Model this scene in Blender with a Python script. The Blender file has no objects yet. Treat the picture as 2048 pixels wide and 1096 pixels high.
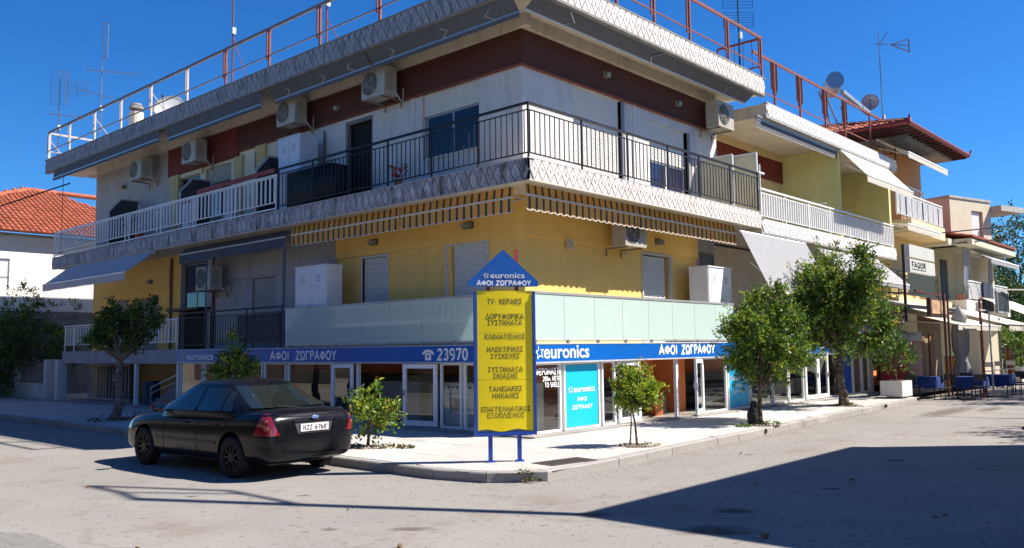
import bpy, bmesh, math, random
from mathutils import Vector, Matrix, noise
random.seed(7)
R = math.radians
sc = bpy.context.scene
COL = sc.collection

# ------------------------------------------------------------------ camera, sky, sun, exposure
cam = bpy.data.cameras.new('camera'); camo = bpy.data.objects.new('camera', cam); COL.objects.link(camo)
cam.sensor_width = 36.0; cam.lens = 1710.15 / 2048 * 36.0; cam.clip_start = 0.1; cam.clip_end = 3000
rows = ((0.67193953, -0.05570707, -0.73850795), (-0.74049203, -0.06802831, -0.66861327), (-0.01299296, 0.99612694, -0.08696155))
camo.matrix_world = Matrix.Translation((-13.42856566, -11.63423918, 1.95)) @ Matrix(rows).to_4x4()
sc.camera = camo

SUN = Vector((0.60, -0.655, 1.0)).normalized()          # direction towards the sun
elev = math.asin(SUN.z); azim = math.atan2(SUN.x, SUN.y)
w = bpy.data.worlds.new('World'); sc.world = w; w.use_nodes = True
nt = w.node_tree; bg = nt.nodes['Background']
sky = nt.nodes.new('ShaderNodeTexSky'); sky.sky_type = 'NISHITA'; sky.sun_disc = False
sky.sun_elevation = elev; sky.sun_rotation = azim
sky.air_density = 1.0; sky.dust_density = 0.15; sky.ozone_density = 4.0; sky.altitude = 300
hs = nt.nodes.new('ShaderNodeHueSaturation'); hs.inputs['Saturation'].default_value = 1.25
tint = nt.nodes.new('ShaderNodeMixRGB'); tint.blend_type = 'MULTIPLY'; tint.inputs[0].default_value = 1.0; tint.inputs[2].default_value = (0.50, 0.93, 1.30, 1)
nt.links.new(sky.outputs[0], hs.inputs['Color']); nt.links.new(hs.outputs[0], tint.inputs[1]); nt.links.new(tint.outputs[0], bg.inputs[0])
bg.inputs[1].default_value = 0.054
sl = bpy.data.lights.new('sun', 'SUN'); slo = bpy.data.objects.new('sun', sl); COL.objects.link(slo)
sl.energy = 5.0; sl.angle = R(0.5); sl.color = (1.0, 0.93, 0.83)
slo.rotation_euler = (-SUN).to_track_quat('-Z', 'Y').to_euler()
sc.view_settings.view_transform = 'Standard'; sc.view_settings.look = 'None'
sc.view_settings.gamma = 1.0; sc.view_settings.use_curve_mapping = False
sc.view_settings.exposure = 1.15
sc.render.engine = 'CYCLES'
sc.cycles.max_bounces = 8; sc.cycles.transparent_max_bounces = 16

# ------------------------------------------------------------------ helpers
ROOT = {}
def box(bm, x0, x1, y0, y1, z0, z1):
    if x0 > x1: x0, x1 = x1, x0
    if y0 > y1: y0, y1 = y1, y0
    if z0 > z1: z0, z1 = z1, z0
    v = [bm.verts.new(p) for p in ((x0,y0,z0),(x1,y0,z0),(x1,y1,z0),(x0,y1,z0),(x0,y0,z1),(x1,y0,z1),(x1,y1,z1),(x0,y1,z1))]
    for f in ((3,2,1,0),(4,5,6,7),(0,1,5,4),(1,2,6,5),(2,3,7,6),(3,0,4,7)): bm.faces.new([v[i] for i in f])
def tube(bm, p, q, r, n=8, r2=None, cap=True):
    p = Vector(p); q = Vector(q); d = q - p
    if d.length < 1e-6: return
    r2 = r if r2 is None else r2
    m = d.to_track_quat('Z', 'Y').to_matrix()
    a = []; b = []
    for i in range(n):
        t = 2*math.pi*i/n; o = m @ Vector((math.cos(t), math.sin(t), 0))
        a.append(bm.verts.new(p + o*r)); b.append(bm.verts.new(q + o*r2))
    for i in range(n): bm.faces.new((a[i], a[(i+1)%n], b[(i+1)%n], b[i]))
    if cap: bm.faces.new(a[::-1]); bm.faces.new(b)
def path(bm, pts, r, n=6):
    for i in range(len(pts)-1): tube(bm, pts[i], pts[i+1], r if not isinstance(r, (list, tuple)) else r[i], n, None if not isinstance(r, (list, tuple)) else r[i+1])
def bar(bm, p, q, w, h):                       # square bar between two points
    p = Vector(p); q = Vector(q); d = (q-p).normalized()
    s = d.cross(Vector((0,0,1)))
    if s.length < 1e-3: s = Vector((1,0,0))
    s.normalize(); u = s.cross(d).normalized()
    c = []
    for e in (p, q):
        for a, b in ((-1,-1),(1,-1),(1,1),(-1,1)): c.append(bm.verts.new(e + s*a*w/2 + u*b*h/2))
    for f in ((3,2,1,0),(4,5,6,7),(0,1,5,4),(1,2,6,5),(2,3,7,6),(3,0,4,7)): bm.faces.new([c[i] for i in f])
def prism(bm, pts, vec):
    vec = Vector(vec)
    a = [bm.verts.new(p) for p in pts]; b = [bm.verts.new(Vector(p)+vec) for p in pts]
    n = len(pts)
    bm.faces.new(a[::-1]); bm.faces.new(b)
    for i in range(n): bm.faces.new((a[i], a[(i+1)%n], b[(i+1)%n], b[i]))
def poly(bm, pts): bm.faces.new([bm.verts.new(p) for p in pts])
def sphere(bm, c, r, u=10, v=7, sc_=(1,1,1)):
    bmesh.ops.create_uvsphere(bm, u_segments=u, v_segments=v, radius=r, matrix=Matrix.Translation(c) @ Matrix.Diagonal((*sc_, 1)))
def NB(): return bmesh.new()
def rootloc(p):
    while p is not None and p.parent is not None: p = p.parent
    return ROOT.get(p.name, Vector()) if p is not None else Vector()
def link(name, bm, m, parent=None, smooth=False, bevel=0.0, label=None, kind=None, world=True, recalc=True):
    if bevel: bmesh.ops.bevel(bm, geom=[e for e in bm.edges if len(e.link_faces) == 2 and e.calc_face_angle(0) > 0.6], offset=bevel, segments=2, affect='EDGES', profile=0.6)
    if recalc: bmesh.ops.recalc_face_normals(bm, faces=bm.faces)
    if parent is not None and world: bm.transform(Matrix.Translation(-rootloc(parent)))
    me = bpy.data.meshes.new(name); bm.to_mesh(me); bm.free()
    for x in (m if isinstance(m, (list, tuple)) else [m]): me.materials.append(x)
    if smooth:
        for p in me.polygons: p.use_smooth = True
    o = bpy.data.objects.new(name, me); COL.objects.link(o)
    if parent is not None: o.parent = parent
    if label: o['label'] = label
    if kind: o['kind'] = kind
    return o
def thing(name, label, cat, loc=(0,0,0), rz=0, group=None):
    o = bpy.data.objects.new(name, None); COL.objects.link(o); o.empty_display_size = 0.2
    o.location = loc; o.rotation_euler = (0,0,rz); o['label'] = label; o['category'] = cat
    if group: o['group'] = group
    ROOT[o.name] = Vector(loc)
    return o
def tag(o, label, cat, group=None):
    o['label'] = label; o['category'] = cat
    if group: o['group'] = group
    return o
def struct(name, bm, m, **k):
    o = link(name, bm, m, **k); o['kind'] = 'structure'; return o
def piece(name, mesh, loc, parent, rot=None, scale=None):        # a piece that shares its mesh
    o = bpy.data.objects.new(name, mesh); COL.objects.link(o); o.parent = parent
    o.location = Vector(loc) - (rootloc(parent) if parent is not None else Vector())
    if rot: o.rotation_euler = rot
    if scale: o.scale = scale
    return o
def mesh_of(name, bm, m, smooth=False, bevel=0.0):
    if bevel: bmesh.ops.bevel(bm, geom=list(bm.edges), offset=bevel, segments=1, affect='EDGES')
    bmesh.ops.recalc_face_normals(bm, faces=bm.faces)
    me = bpy.data.meshes.new(name); bm.to_mesh(me); bm.free()
    for x in (m if isinstance(m, (list, tuple)) else [m]): me.materials.append(x)
    if smooth:
        for p in me.polygons: p.use_smooth = True
    return me
def kids(o): return [c for c in bpy.data.objects if c.parent == o]
def dup(root, loc, rz=0, label=None, scale=None):
    r = root.copy(); COL.objects.link(r); r.location = loc; r.rotation_euler = (0,0,rz)
    if label: r['label'] = label
    if scale: r.scale = scale
    ROOT[r.name] = Vector(loc)
    for ch in kids(root):
        c = ch.copy(); COL.objects.link(c); c.parent = r
        for g in kids(ch):
            d = g.copy(); COL.objects.link(d); d.parent = c
    return r
# facade frame: side 'L' is the street front x = depth (a runs along +y), side 'R' is y = depth (a runs along +x)
def fb(bm, s, a0, a1, d0, d1, z0, z1):
    if s == 'L': box(bm, d0, d1, a0, a1, z0, z1)
    else: box(bm, a0, a1, d0, d1, z0, z1)
def fp(s, a, d, z): return Vector((d, a, z)) if s == 'L' else Vector((a, d, z))
def wall(bm, s, a0, a1, d0, d1, z0, z1, holes=()):
    cuts = sorted({a0, a1, *[h for o in holes for h in o[:2] if a0 < h < a1]})
    for i in range(len(cuts)-1):
        c0, c1 = cuts[i], cuts[i+1]; m = (c0+c1)/2
        segs = [(z0, z1)]
        for o in holes:
            if o[0] < m < o[1]:
                ns = []
                for s0, s1 in segs:
                    if o[2] >= s1 or o[3] <= s0: ns.append((s0, s1)); continue
                    if o[2] > s0: ns.append((s0, o[2]))
                    if o[3] < s1: ns.append((o[3], s1))
                segs = ns
        for s0, s1 in segs: fb(bm, s, c0, c1, d0, d1, s0, s1)

# ------------------------------------------------------------------ materials
def M(name, col, rough=0.7, var=0.12, scale=4.0, bump=0.15, bscale=60.0, metal=0.0, spec=0.4, stain=0.0, stain_scale=1.2,
      stain_col=(0.03,0.03,0.03), rnd=0.0, streak=0.0, coat=0.0, stretch=None, trans=0.0, emit=None):
    m = bpy.data.materials.new(name); m.use_nodes = True
    n = m.node_tree; N = n.nodes; L = n.links; P = N['Principled BSDF']
    P.inputs['Roughness'].default_value = rough; P.inputs['Metallic'].default_value = metal
    P.inputs['Specular IOR Level'].default_value = spec; P.inputs['Coat Weight'].default_value = coat
    if coat: P.inputs['Coat Roughness'].default_value = 0.04
    tc = N.new('ShaderNodeNewGeometry'); src = tc.outputs['Position']
    if stretch:
        mp = N.new('ShaderNodeMapping'); mp.inputs['Scale'].default_value = stretch; L.new(src, mp.inputs[0]); src2 = mp.outputs[0]
    else: src2 = src
    nz = N.new('ShaderNodeTexNoise'); nz.inputs['Scale'].default_value = scale; nz.inputs['Detail'].default_value = 8; nz.inputs['Roughness'].default_value = 0.65
    L.new(src2, nz.inputs['Vector'])
    cr = N.new('ShaderNodeValToRGB'); cr.color_ramp.elements[0].position = 0.3; cr.color_ramp.elements[1].position = 0.7
    cr.color_ramp.elements[0].color = (*[max(0, c*(1-var)) for c in col], 1); cr.color_ramp.elements[1].color = (*[min(1, c*(1+var)) for c in col], 1)
    L.new(nz.outputs[0], cr.inputs[0]); out = cr.outputs[0]
    if stain:
        n2 = N.new('ShaderNodeTexNoise'); n2.inputs['Scale'].default_value = stain_scale; n2.inputs['Detail'].default_value = 6; n2.inputs['Roughness'].default_value = 0.6
        m2 = N.new('ShaderNodeMapping'); m2.inputs['Scale'].default_value = (2.2, 2.2, 0.45); L.new(src, m2.inputs[0]); L.new(m2.outputs[0], n2.inputs['Vector'])
        r2 = N.new('ShaderNodeValToRGB'); r2.color_ramp.elements[0].position = 0.50; r2.color_ramp.elements[1].position = 0.68
        r2.color_ramp.elements[0].color = (0,0,0,1); r2.color_ramp.elements[1].color = (stain,stain,stain,1)
        L.new(n2.outputs[0], r2.inputs[0])
        mx = N.new('ShaderNodeMixRGB'); L.new(r2.outputs[0], mx.inputs[0]); L.new(out, mx.inputs[1]); mx.inputs[2].default_value = (*stain_col, 1); out = mx.outputs[0]
    if streak:
        m4 = N.new('ShaderNodeMapping'); m4.inputs['Scale'].default_value = (7.0, 7.0, 0.22); L.new(src, m4.inputs[0])
        n4 = N.new('ShaderNodeTexNoise'); n4.inputs['Scale'].default_value = 1.6; n4.inputs['Detail'].default_value = 5; L.new(m4.outputs[0], n4.inputs['Vector'])
        n5 = N.new('ShaderNodeTexNoise'); n5.inputs['Scale'].default_value = 0.45; n5.inputs['Detail'].default_value = 3; L.new(src, n5.inputs['Vector'])
        ra = N.new('ShaderNodeMapRange'); ra.inputs[1].default_value = 0.50; ra.inputs[2].default_value = 0.72; L.new(n4.outputs[0], ra.inputs[0])
        rb = N.new('ShaderNodeMapRange'); rb.inputs[1].default_value = 0.42; rb.inputs[2].default_value = 0.62; rb.inputs[4].default_value = streak; L.new(n5.outputs[0], rb.inputs[0])
        mu = N.new('ShaderNodeMath'); mu.operation = 'MULTIPLY'; L.new(ra.outputs[0], mu.inputs[0]); L.new(rb.outputs[0], mu.inputs[1])
        mx2 = N.new('ShaderNodeMixRGB'); L.new(mu.outputs[0], mx2.inputs[0]); L.new(out, mx2.inputs[1]); mx2.inputs[2].default_value = (*[c*0.45 for c in col], 1); out = mx2.outputs[0]
    if rnd:
        oi = N.new('ShaderNodeObjectInfo'); h = N.new('ShaderNodeHueSaturation'); mr = N.new('ShaderNodeMapRange')
        mr.inputs[3].default_value = 1-rnd; mr.inputs[4].default_value = 1+rnd
        L.new(oi.outputs['Random'], mr.inputs[0]); L.new(mr.outputs[0], h.inputs['Value']); L.new(out, h.inputs['Color']); out = h.outputs[0]
    L.new(out, P.inputs['Base Color'])
    if bump:
        n3 = N.new('ShaderNodeTexNoise'); n3.inputs['Scale'].default_value = bscale; n3.inputs['Detail'].default_value = 5; L.new(src, n3.inputs['Vector'])
        b = N.new('ShaderNodeBump'); b.inputs['Strength'].default_value = bump; b.inputs['Distance'].default_value = 0.01
        L.new(n3.outputs[0], b.inputs['Height']); L.new(b.outputs[0], P.inputs['Normal'])
    if trans:
        tr = N.new('ShaderNodeBsdfTranslucent'); L.new(out, tr.inputs['Color']); ms = N.new('ShaderNodeMixShader'); ms.inputs[0].default_value = trans
        L.new(P.outputs[0], ms.inputs[1]); L.new(tr.outputs[0], ms.inputs[2]); L.new(ms.outputs[0], N['Material Output'].inputs[0])
    if emit: P.inputs['Emission Color'].default_value = (*emit[:3], 1); P.inputs['Emission Strength'].default_value = emit[3]
    return m
def glass_mat(name, tint, refl=1.0, rough=0.0):
    m = bpy.data.materials.new(name); m.use_nodes = True
    n = m.node_tree; N = n.nodes; L = n.links; N.remove(N['Principled BSDF'])
    t = N.new('ShaderNodeBsdfTransparent'); t.inputs[0].default_value = (*tint, 1)
    g = N.new('ShaderNodeBsdfGlossy'); g.inputs['Roughness'].default_value = rough; g.inputs[0].default_value = (refl, refl, refl, 1)
    f = N.new('ShaderNodeFresnel'); f.inputs[0].default_value = 1.55
    a = N.new('ShaderNodeMath'); a.operation = 'MULTIPLY'; a.inputs[1].default_value = 1.8; a.use_clamp = True; L.new(f.outputs[0], a.inputs[0])
    ge = N.new('ShaderNodeNewGeometry'); iv = N.new('ShaderNodeMath'); iv.operation = 'SUBTRACT'; iv.inputs[0].default_value = 1.0; L.new(ge.outputs['Backfacing'], iv.inputs[1])
    a2 = N.new('ShaderNodeMath'); a2.operation = 'MULTIPLY'; L.new(a.outputs[0], a2.inputs[0]); L.new(iv.outputs[0], a2.inputs[1])
    mx = N.new('ShaderNodeMixShader'); L.new(a2.outputs[0], mx.inputs[0]); L.new(t.outputs[0], mx.inputs[1]); L.new(g.outputs[0], mx.inputs[2])
    L.new(mx.outputs[0], N['Material Output'].inputs[0])
    return m
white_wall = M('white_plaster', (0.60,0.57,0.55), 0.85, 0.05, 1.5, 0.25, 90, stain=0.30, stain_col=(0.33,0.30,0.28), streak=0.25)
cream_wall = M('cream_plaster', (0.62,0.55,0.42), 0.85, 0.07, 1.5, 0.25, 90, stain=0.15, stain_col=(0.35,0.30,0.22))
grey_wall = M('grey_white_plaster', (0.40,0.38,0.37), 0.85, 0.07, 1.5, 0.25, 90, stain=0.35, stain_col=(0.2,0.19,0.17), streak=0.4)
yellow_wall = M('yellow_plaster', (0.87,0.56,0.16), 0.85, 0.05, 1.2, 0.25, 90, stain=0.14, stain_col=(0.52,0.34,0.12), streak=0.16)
pale_yellow = M('pale_yellow_plaster', (0.60,0.58,0.25), 0.85, 0.06, 1.2, 0.25, 90, streak=0.2, stain=0.15, stain_col=(0.4,0.33,0.15))
warm_yellow = M('warm_yellow_plaster', (0.66,0.50,0.24), 0.85, 0.07, 1.2, 0.25, 90, stain=0.15, stain_col=(0.4,0.30,0.18))
orange_wall = M('orange_plaster', (0.60,0.30,0.12), 0.85, 0.07, 1.2, 0.2, 90)
brown_band = M('dark_brown_plaster', (0.085,0.026,0.018), 0.8, 0.12, 2.0, 0.2, 80)
red_band = M('oxblood_plaster', (0.16,0.025,0.02), 0.8, 0.12, 2.0, 0.2, 80)
soffit_m = M('soffit_paint', (0.60,0.54,0.44), 0.85, 0.07, 1.0, 0.15, 60, stain=0.5, stain_col=(0.33,0.28,0.22))
concrete = M('concrete', (0.40,0.38,0.36), 0.9, 0.18, 2.5, 0.4, 50, stain=0.3, stain_col=(0.14,0.13,0.12))
concrete_d = M('old_grey_concrete', (0.22,0.21,0.20), 0.9, 0.2, 2.5, 0.4, 50, stain=0.4, stain_col=(0.07,0.07,0.07))
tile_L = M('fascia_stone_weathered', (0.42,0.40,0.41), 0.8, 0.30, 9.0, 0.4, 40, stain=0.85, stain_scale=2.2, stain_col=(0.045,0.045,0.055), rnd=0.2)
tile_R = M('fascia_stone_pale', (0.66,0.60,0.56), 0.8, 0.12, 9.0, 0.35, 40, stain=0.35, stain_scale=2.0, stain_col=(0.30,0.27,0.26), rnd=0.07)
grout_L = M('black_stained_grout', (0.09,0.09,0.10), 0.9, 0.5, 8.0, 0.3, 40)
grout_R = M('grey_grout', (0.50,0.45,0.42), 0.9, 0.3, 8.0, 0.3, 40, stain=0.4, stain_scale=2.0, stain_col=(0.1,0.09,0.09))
grout_roof = M('dark_grout', (0.33,0.30,0.28), 0.9, 0.4, 8.0, 0.3, 40)
black_metal = M('black_painted_metal', (0.014,0.014,0.018), 0.5, 0.3, 20, 0.05, 80, spec=0.25)
white_metal = M('white_painted_metal', (0.72,0.72,0.72), 0.45, 0.05, 5, 0.05, 80)
white_alu = M('white_aluminium', (0.78,0.79,0.80), 0.35, 0.03, 5, 0.0, 80)
grey_alu = M('grey_aluminium', (0.35,0.36,0.37), 0.35, 0.05, 5, 0.0, metal=0.6)
rust_metal = M('rust_red_metal', (0.17,0.045,0.035), 0.7, 0.35, 9, 0.2, 60)
pale_post = M('faded_grey_metal', (0.42,0.38,0.36), 0.7, 0.25, 9, 0.2, 60)
shutter_m = M('white_shutter', (0.66,0.65,0.62), 0.5, 0.04, 4, 0.0, stain=0.12, stain_col=(0.4,0.38,0.34))
dark_glass = M('dark_window_glass', (0.010,0.013,0.020), 0.03, 0.3, 2, 0.0, spec=0.9)
curtain_m = M('grey_curtain', (0.16,0.16,0.18), 0.9, 0.3, 6, 0.0, stretch=(12,12,0.6))
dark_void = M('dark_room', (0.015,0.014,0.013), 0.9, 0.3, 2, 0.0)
ac_m = M('ac_casing', (0.38,0.35,0.29), 0.5, 0.08, 5, 0.05, stain=0.3, stain_col=(0.22,0.20,0.16))
ac_dark = M('fan_black', (0.02,0.02,0.022), 0.5, 0.2, 5, 0.0)
sign_blue = M('shop_sign_blue', (0.004,0.105,0.42), 0.28, 0.08, 1.5, 0.02, 40, stain=0.12, stain_col=(0.01,0.03,0.25))
sign_white = M('lettering_white', (0.80,0.80,0.80), 0.4, 0.02, 5, 0.0)
sign_yellow = M('sign_yellow', (0.92,0.70,0.004), 0.40, 0.05, 1.2, 0.03, 6, stain=0.12, stain_col=(0.60,0.42,0.01))
logo_yellow = M('logo_yellow', (0.80,0.60,0.08), 0.4, 0.02, 5, 0.0)
letter_dark = M('lettering_dark', (0.035,0.045,0.03), 0.5, 0.1, 5, 0.0)
cyan_m = M('poster_cyan', (0.010,0.43,0.68), 0.35, 0.05, 2, 0.0)
pole_blue = M('blue_painted_steel', (0.012,0.06,0.36), 0.4, 0.15, 8, 0.1, 50)
pole_red = M('red_primer_steel', (0.50,0.06,0.05), 0.5, 0.2, 8, 0.1, 50)
pane_m = glass_mat('clear_glass', (0.93,0.95,0.94))
awn_grey = M('grey_awning_fabric', (0.11,0.115,0.13), 0.9, 0.06, 3, 0.1, 200, trans=0.12)
awn_dark = M('charcoal_awning_fabric', (0.075,0.08,0.10), 0.9, 0.10, 3, 0.1, 200)
awn_light = M('light_awning_fabric', (0.62,0.62,0.64), 0.9, 0.06, 3, 0.1, 200, trans=0.35)
awn_pale = M('pale_awning_fabric', (0.32,0.32,0.34), 0.9, 0.05, 3, 0.1, 200, trans=0.2)
awn_cream = M('cream_awning_fabric', (0.56,0.53,0.46), 0.9, 0.06, 3, 0.1, 200, trans=0.15)
bark = M('bark', (0.10,0.075,0.055), 0.95, 0.4, 14, 0.9, 40)
bark_pale = M('pale_mottled_bark', (0.17,0.14,0.11), 0.95, 0.5, 12, 0.9, 40)
leaf_a = M('leaf_dark', (0.035,0.075,0.014), 0.45, 0.3, 3, 0.0, trans=0.25)
leaf_b = M('leaf_mid', (0.10,0.185,0.022), 0.42, 0.3, 3, 0.0, trans=0.3)
leaf_c = M('leaf_young', (0.34,0.42,0.035), 0.45, 0.25, 3, 0.0, trans=0.35)
leaf_y = M('leaf_yellowing', (0.42,0.30,0.03), 0.5, 0.25, 3, 0.0, trans=0.3)
leaf_dry = M('dry_leaf', (0.20,0.11,0.05), 0.8, 0.4, 6, 0.0)
clay = M('clay_roof_tile', (0.31,0.085,0.042), 0.85, 0.35, 5, 0.3, 50, stain=0.35, stain_scale=2.5, stain_col=(0.16,0.07,0.05), rnd=0.18)
wood_brown = M('brown_wood', (0.16,0.075,0.035), 0.7, 0.3, 5, 0.2, 50, stretch=(8,8,0.6))
rubber = M('rubber', (0.012,0.012,0.013), 0.85, 0.3, 12, 0.1, 60)
soil = M('soil', (0.12,0.09,0.06), 1.0, 0.4, 12, 0.8, 40)

def stripe_mat(name, axis, period=0.235):
    m = bpy.data.materials.new(name); m.use_nodes = True
    n = m.node_tree; N = n.nodes; L = n.links; P = N['Principled BSDF']; P.inputs['Roughness'].default_value = 0.9
    tc = N.new('ShaderNodeTexCoord'); sx = N.new('ShaderNodeSeparateXYZ'); L.new(tc.outputs['Object'], sx.inputs[0])
    a = N.new('ShaderNodeMath'); a.operation = 'DIVIDE'; a.inputs[1].default_value = period; L.new(sx.outputs[axis], a.inputs[0])
    f = N.new('ShaderNodeMath'); f.operation = 'FRACT'; L.new(a.outputs[0], f.inputs[0])
    cr = N.new('ShaderNodeValToRGB'); cr.color_ramp.interpolation = 'CONSTANT'; e = cr.color_ramp.elements
    O = (0.84,0.47,0.12,1); D = (0.085,0.08,0.085,1); G = (0.34,0.29,0.20,1)
    e[0].position = 0; e[0].color = O; e[1].position = 0.30; e[1].color = G
    for p, c in ((0.34, D), (0.62, G), (0.66, O)):
        x = e.new(p); x.color = c
    L.new(f.outputs[0], cr.inputs[0])
    nz = N.new('ShaderNodeTexNoise'); nz.inputs['Scale'].default_value = 4; mx = N.new('ShaderNodeMixRGB'); mx.blend_type = 'MULTIPLY'; mx.inputs[0].default_value = 0.25
    L.new(tc.outputs['Object'], nz.inputs[0]); L.new(cr.outputs[0], mx.inputs[1]); L.new(nz.outputs[1], mx.inputs[2]); L.new(mx.outputs[0], P.inputs['Base Color'])
    tr = N.new('ShaderNodeBsdfTranslucent'); L.new(mx.outputs[0], tr.inputs[0]); ms = N.new('ShaderNodeMixShader'); ms.inputs[0].default_value = 0.32
    L.new(P.outputs[0], ms.inputs[1]); L.new(tr.outputs[0], ms.inputs[2]); L.new(ms.outputs[0], N['Material Output'].inputs[0])
    return m
stripeL = stripe_mat('striped_awning_fabric_left', 1); stripeR = stripe_mat('striped_awning_fabric_right', 0)
def frosted_mat():
    m = bpy.data.materials.new('frosted_green_glass'); m.use_nodes = True
    n = m.node_tree; N = n.nodes; L = n.links; P = N['Principled BSDF']
    P.inputs['Base Color'].default_value = (0.66,0.80,0.76,1); P.inputs['Roughness'].default_value = 0.03; P.inputs['Specular IOR Level'].default_value = 0.75
    d = N.new('ShaderNodeBsdfTranslucent'); d.inputs[0].default_value = (0.55,0.66,0.62,1)
    ms = N.new('ShaderNodeMixShader'); ms.inputs[0].default_value = 0.40
    L.new(P.outputs[0], ms.inputs[1]); L.new(d.outputs[0], ms.inputs[2]); L.new(ms.outputs[0], N['Material Output'].inputs[0])
    return m
frosted = frosted_mat()
def ground_mat(name, base, kind):
    m = bpy.data.materials.new(name); m.use_nodes = True
    n = m.node_tree; N = n.nodes; L = n.links; P = N['Principled BSDF']; P.inputs['Roughness'].default_value = 0.92; P.inputs['Specular IOR Level'].default_value = 0.2
    tc = N.new('ShaderNodeTexCoord'); O = tc.outputs['Object']
    def noise_(s, d=8, r=0.6, vec=O):
        z = N.new('ShaderNodeTexNoise'); z.inputs['Scale'].default_value = s; z.inputs['Detail'].default_value = d; z.inputs['Roughness'].default_value = r; L.new(vec, z.inputs[0]); return z.outputs[0]
    def ramp(v, p0, p1, c0, c1):
        c = N.new('ShaderNodeValToRGB'); c.color_ramp.elements[0].position = p0; c.color_ramp.elements[1].position = p1
        c.color_ramp.elements[0].color = (*c0, 1); c.color_ramp.elements[1].color = (*c1, 1); L.new(v, c.inputs[0]); return c.outputs[0]
    def mix(fac, a, b, bt='MIX'):
        x = N.new('ShaderNodeMixRGB'); x.blend_type = bt
        if isinstance(fac, float): x.inputs[0].default_value = fac
        else: L.new(fac, x.inputs[0])
        for i, v in ((1, a), (2, b)):
            if isinstance(v, tuple): x.inputs[i].default_value = (*v, 1)
            else: L.new(v, x.inputs[i])
        return x.outputs[0]
    c = ramp(noise_(0.35, 6), 0.35, 0.7, tuple(v*0.86 for v in base), tuple(v*1.06 for v in base))
    c = mix(0.55, c, ramp(noise_(70, 3, 0.7), 0.3, 0.72, (0.25,0.25,0.25), (1.35,1.35,1.35)), 'MULTIPLY')
    if kind == 'road':
        c = mix(ramp(noise_(0.16, 4, 0.5), 0.48, 0.56, (0,0,0), (0.45,0.45,0.45)), c, tuple(v*0.72 for v in base))
        c = mix(ramp(noise_(9.0, 3, 0.5), 0.63, 0.68, (0,0,0), (0.75,0.75,0.75)), c, (0.11,0.095,0.08))
        c = mix(ramp(noise_(0.55, 5, 0.65), 0.56, 0.66, (0,0,0), (0.5,0.5,0.5)), c, (0.17,0.135,0.105))
        c = mix(ramp(noise_(1.3, 5, 0.6), 0.60, 0.70, (0,0,0), (0.40,0.40,0.40)), c, (0.15,0.12,0.10))     # oily, worn patches
        mp = N.new('ShaderNodeMapping'); mp.inputs['Rotation'].default_value = (0,0,R(45)); mp.inputs['Scale'].default_value = (1.0,3.0,1); L.new(O, mp.inputs[0])
        c = mix(ramp(noise_(4.0, 3, 0.5, mp.outputs[0]), 0.66, 0.72, (0,0,0), (0.6,0.6,0.6)), c, (0.10,0.085,0.075))
        vo = N.new('ShaderNodeTexVoronoi'); vo.feature = 'DISTANCE_TO_EDGE'; vo.inputs['Scale'].default_value = 0.42
        ad = N.new('ShaderNodeMixRGB'); ad.blend_type = 'ADD'; ad.inputs[0].default_value = 0.35; L.new(O, ad.inputs[1])
        nv = N.new('ShaderNodeTexNoise'); nv.inputs['Scale'].default_value = 1.7; nv.inputs['Detail'].default_value = 6; L.new(O, nv.inputs[0]); L.new(nv.outputs[1], ad.inputs[2])
        L.new(ad.outputs[0], vo.inputs['Vector'])
        crk = ramp(vo.outputs[0], 0.0, 0.010, (1,1,1), (0,0,0)); msk = ramp(noise_(0.5, 3), 0.52, 0.62, (0,0,0), (0.35,0.35,0.35))
        c = mix(mix(1.0, crk, msk, 'MULTIPLY'), c, (0.09,0.08,0.07))
    else:
        c = mix(ramp(noise_(1.3, 7, 0.7), 0.50, 0.66, (0,0,0), (0.5,0.5,0.5)), c, tuple(v*0.55 for v in base))
        oi = N.new('ShaderNodeObjectInfo'); h = N.new('ShaderNodeHueSaturation'); mr = N.new('ShaderNodeMapRange'); mr.inputs[3].default_value = 0.93; mr.inputs[4].default_value = 1.06
        L.new(oi.outputs['Random'], mr.inputs[0]); L.new(mr.outputs[0], h.inputs['Value']); L.new(c, h.inputs['Color']); c = h.outputs[0]
    L.new(c, P.inputs['Base Color'])
    b = N.new('ShaderNodeBump'); b.inputs['Strength'].default_value = 0.35; b.inputs['Distance'].default_value = 0.012; L.new(noise_(90, 4, 0.7), b.inputs['Height']); L.new(b.outputs[0], P.inputs['Normal'])
    return m
road_m = ground_mat('worn_asphalt', (0.275,0.258,0.240), 'road')
pave_m = ground_mat('pavement_concrete', (0.52,0.495,0.465), 'pave')
kerb_m = ground_mat('kerb_concrete', (0.36,0.34,0.32), 'pave')
ground_m = ground_mat('dusty_ground', (0.22,0.19,0.15), 'pave')

# ------------------------------------------------------------------ ground, roads, pavement
bm = NB(); poly(bm, [(-600,-600,-0.03),(600,-600,-0.03),(600,600,-0.03),(-600,600,-0.03)]); struct('ground', bm, ground_m)
bm = NB()
poly(bm, [(-60,-11.0,0),(-13.5,-11.0,0),(-13.5,-60,0),(-4.0,-60,0),(-4.0,-11.0,0),(90,-11.0,0),(90,-2.0,0),(-4.0,-2.0,0),(-4.0,80,0),(-13.5,80,0),(-13.5,-2.0,0),(-60,-2.0,0)])
struct('road', bm, road_m)
K = [(-4.3,60),(-4.32,40),(-4.34,20),(-4.38,9),(-4.50,0.2),(-4.53,-1.75),(-4.44,-2.45),(-4.22,-2.98),(-3.98,-3.25),(-3.55,-3.46),(-2.96,-3.45),(-1.36,-3.38),(0.5,-3.22),(3.8,-3.06),(10.2,-2.62),(17.3,-2.3),(17.3,0.0)]
bm = NB(); poly(bm, [(x+0.05,y+0.02,0.141) for x, y in K[:-1]] + [(17.25,2.0,0.141),(30,2.0,0.141),(30,60,0.141)])
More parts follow.
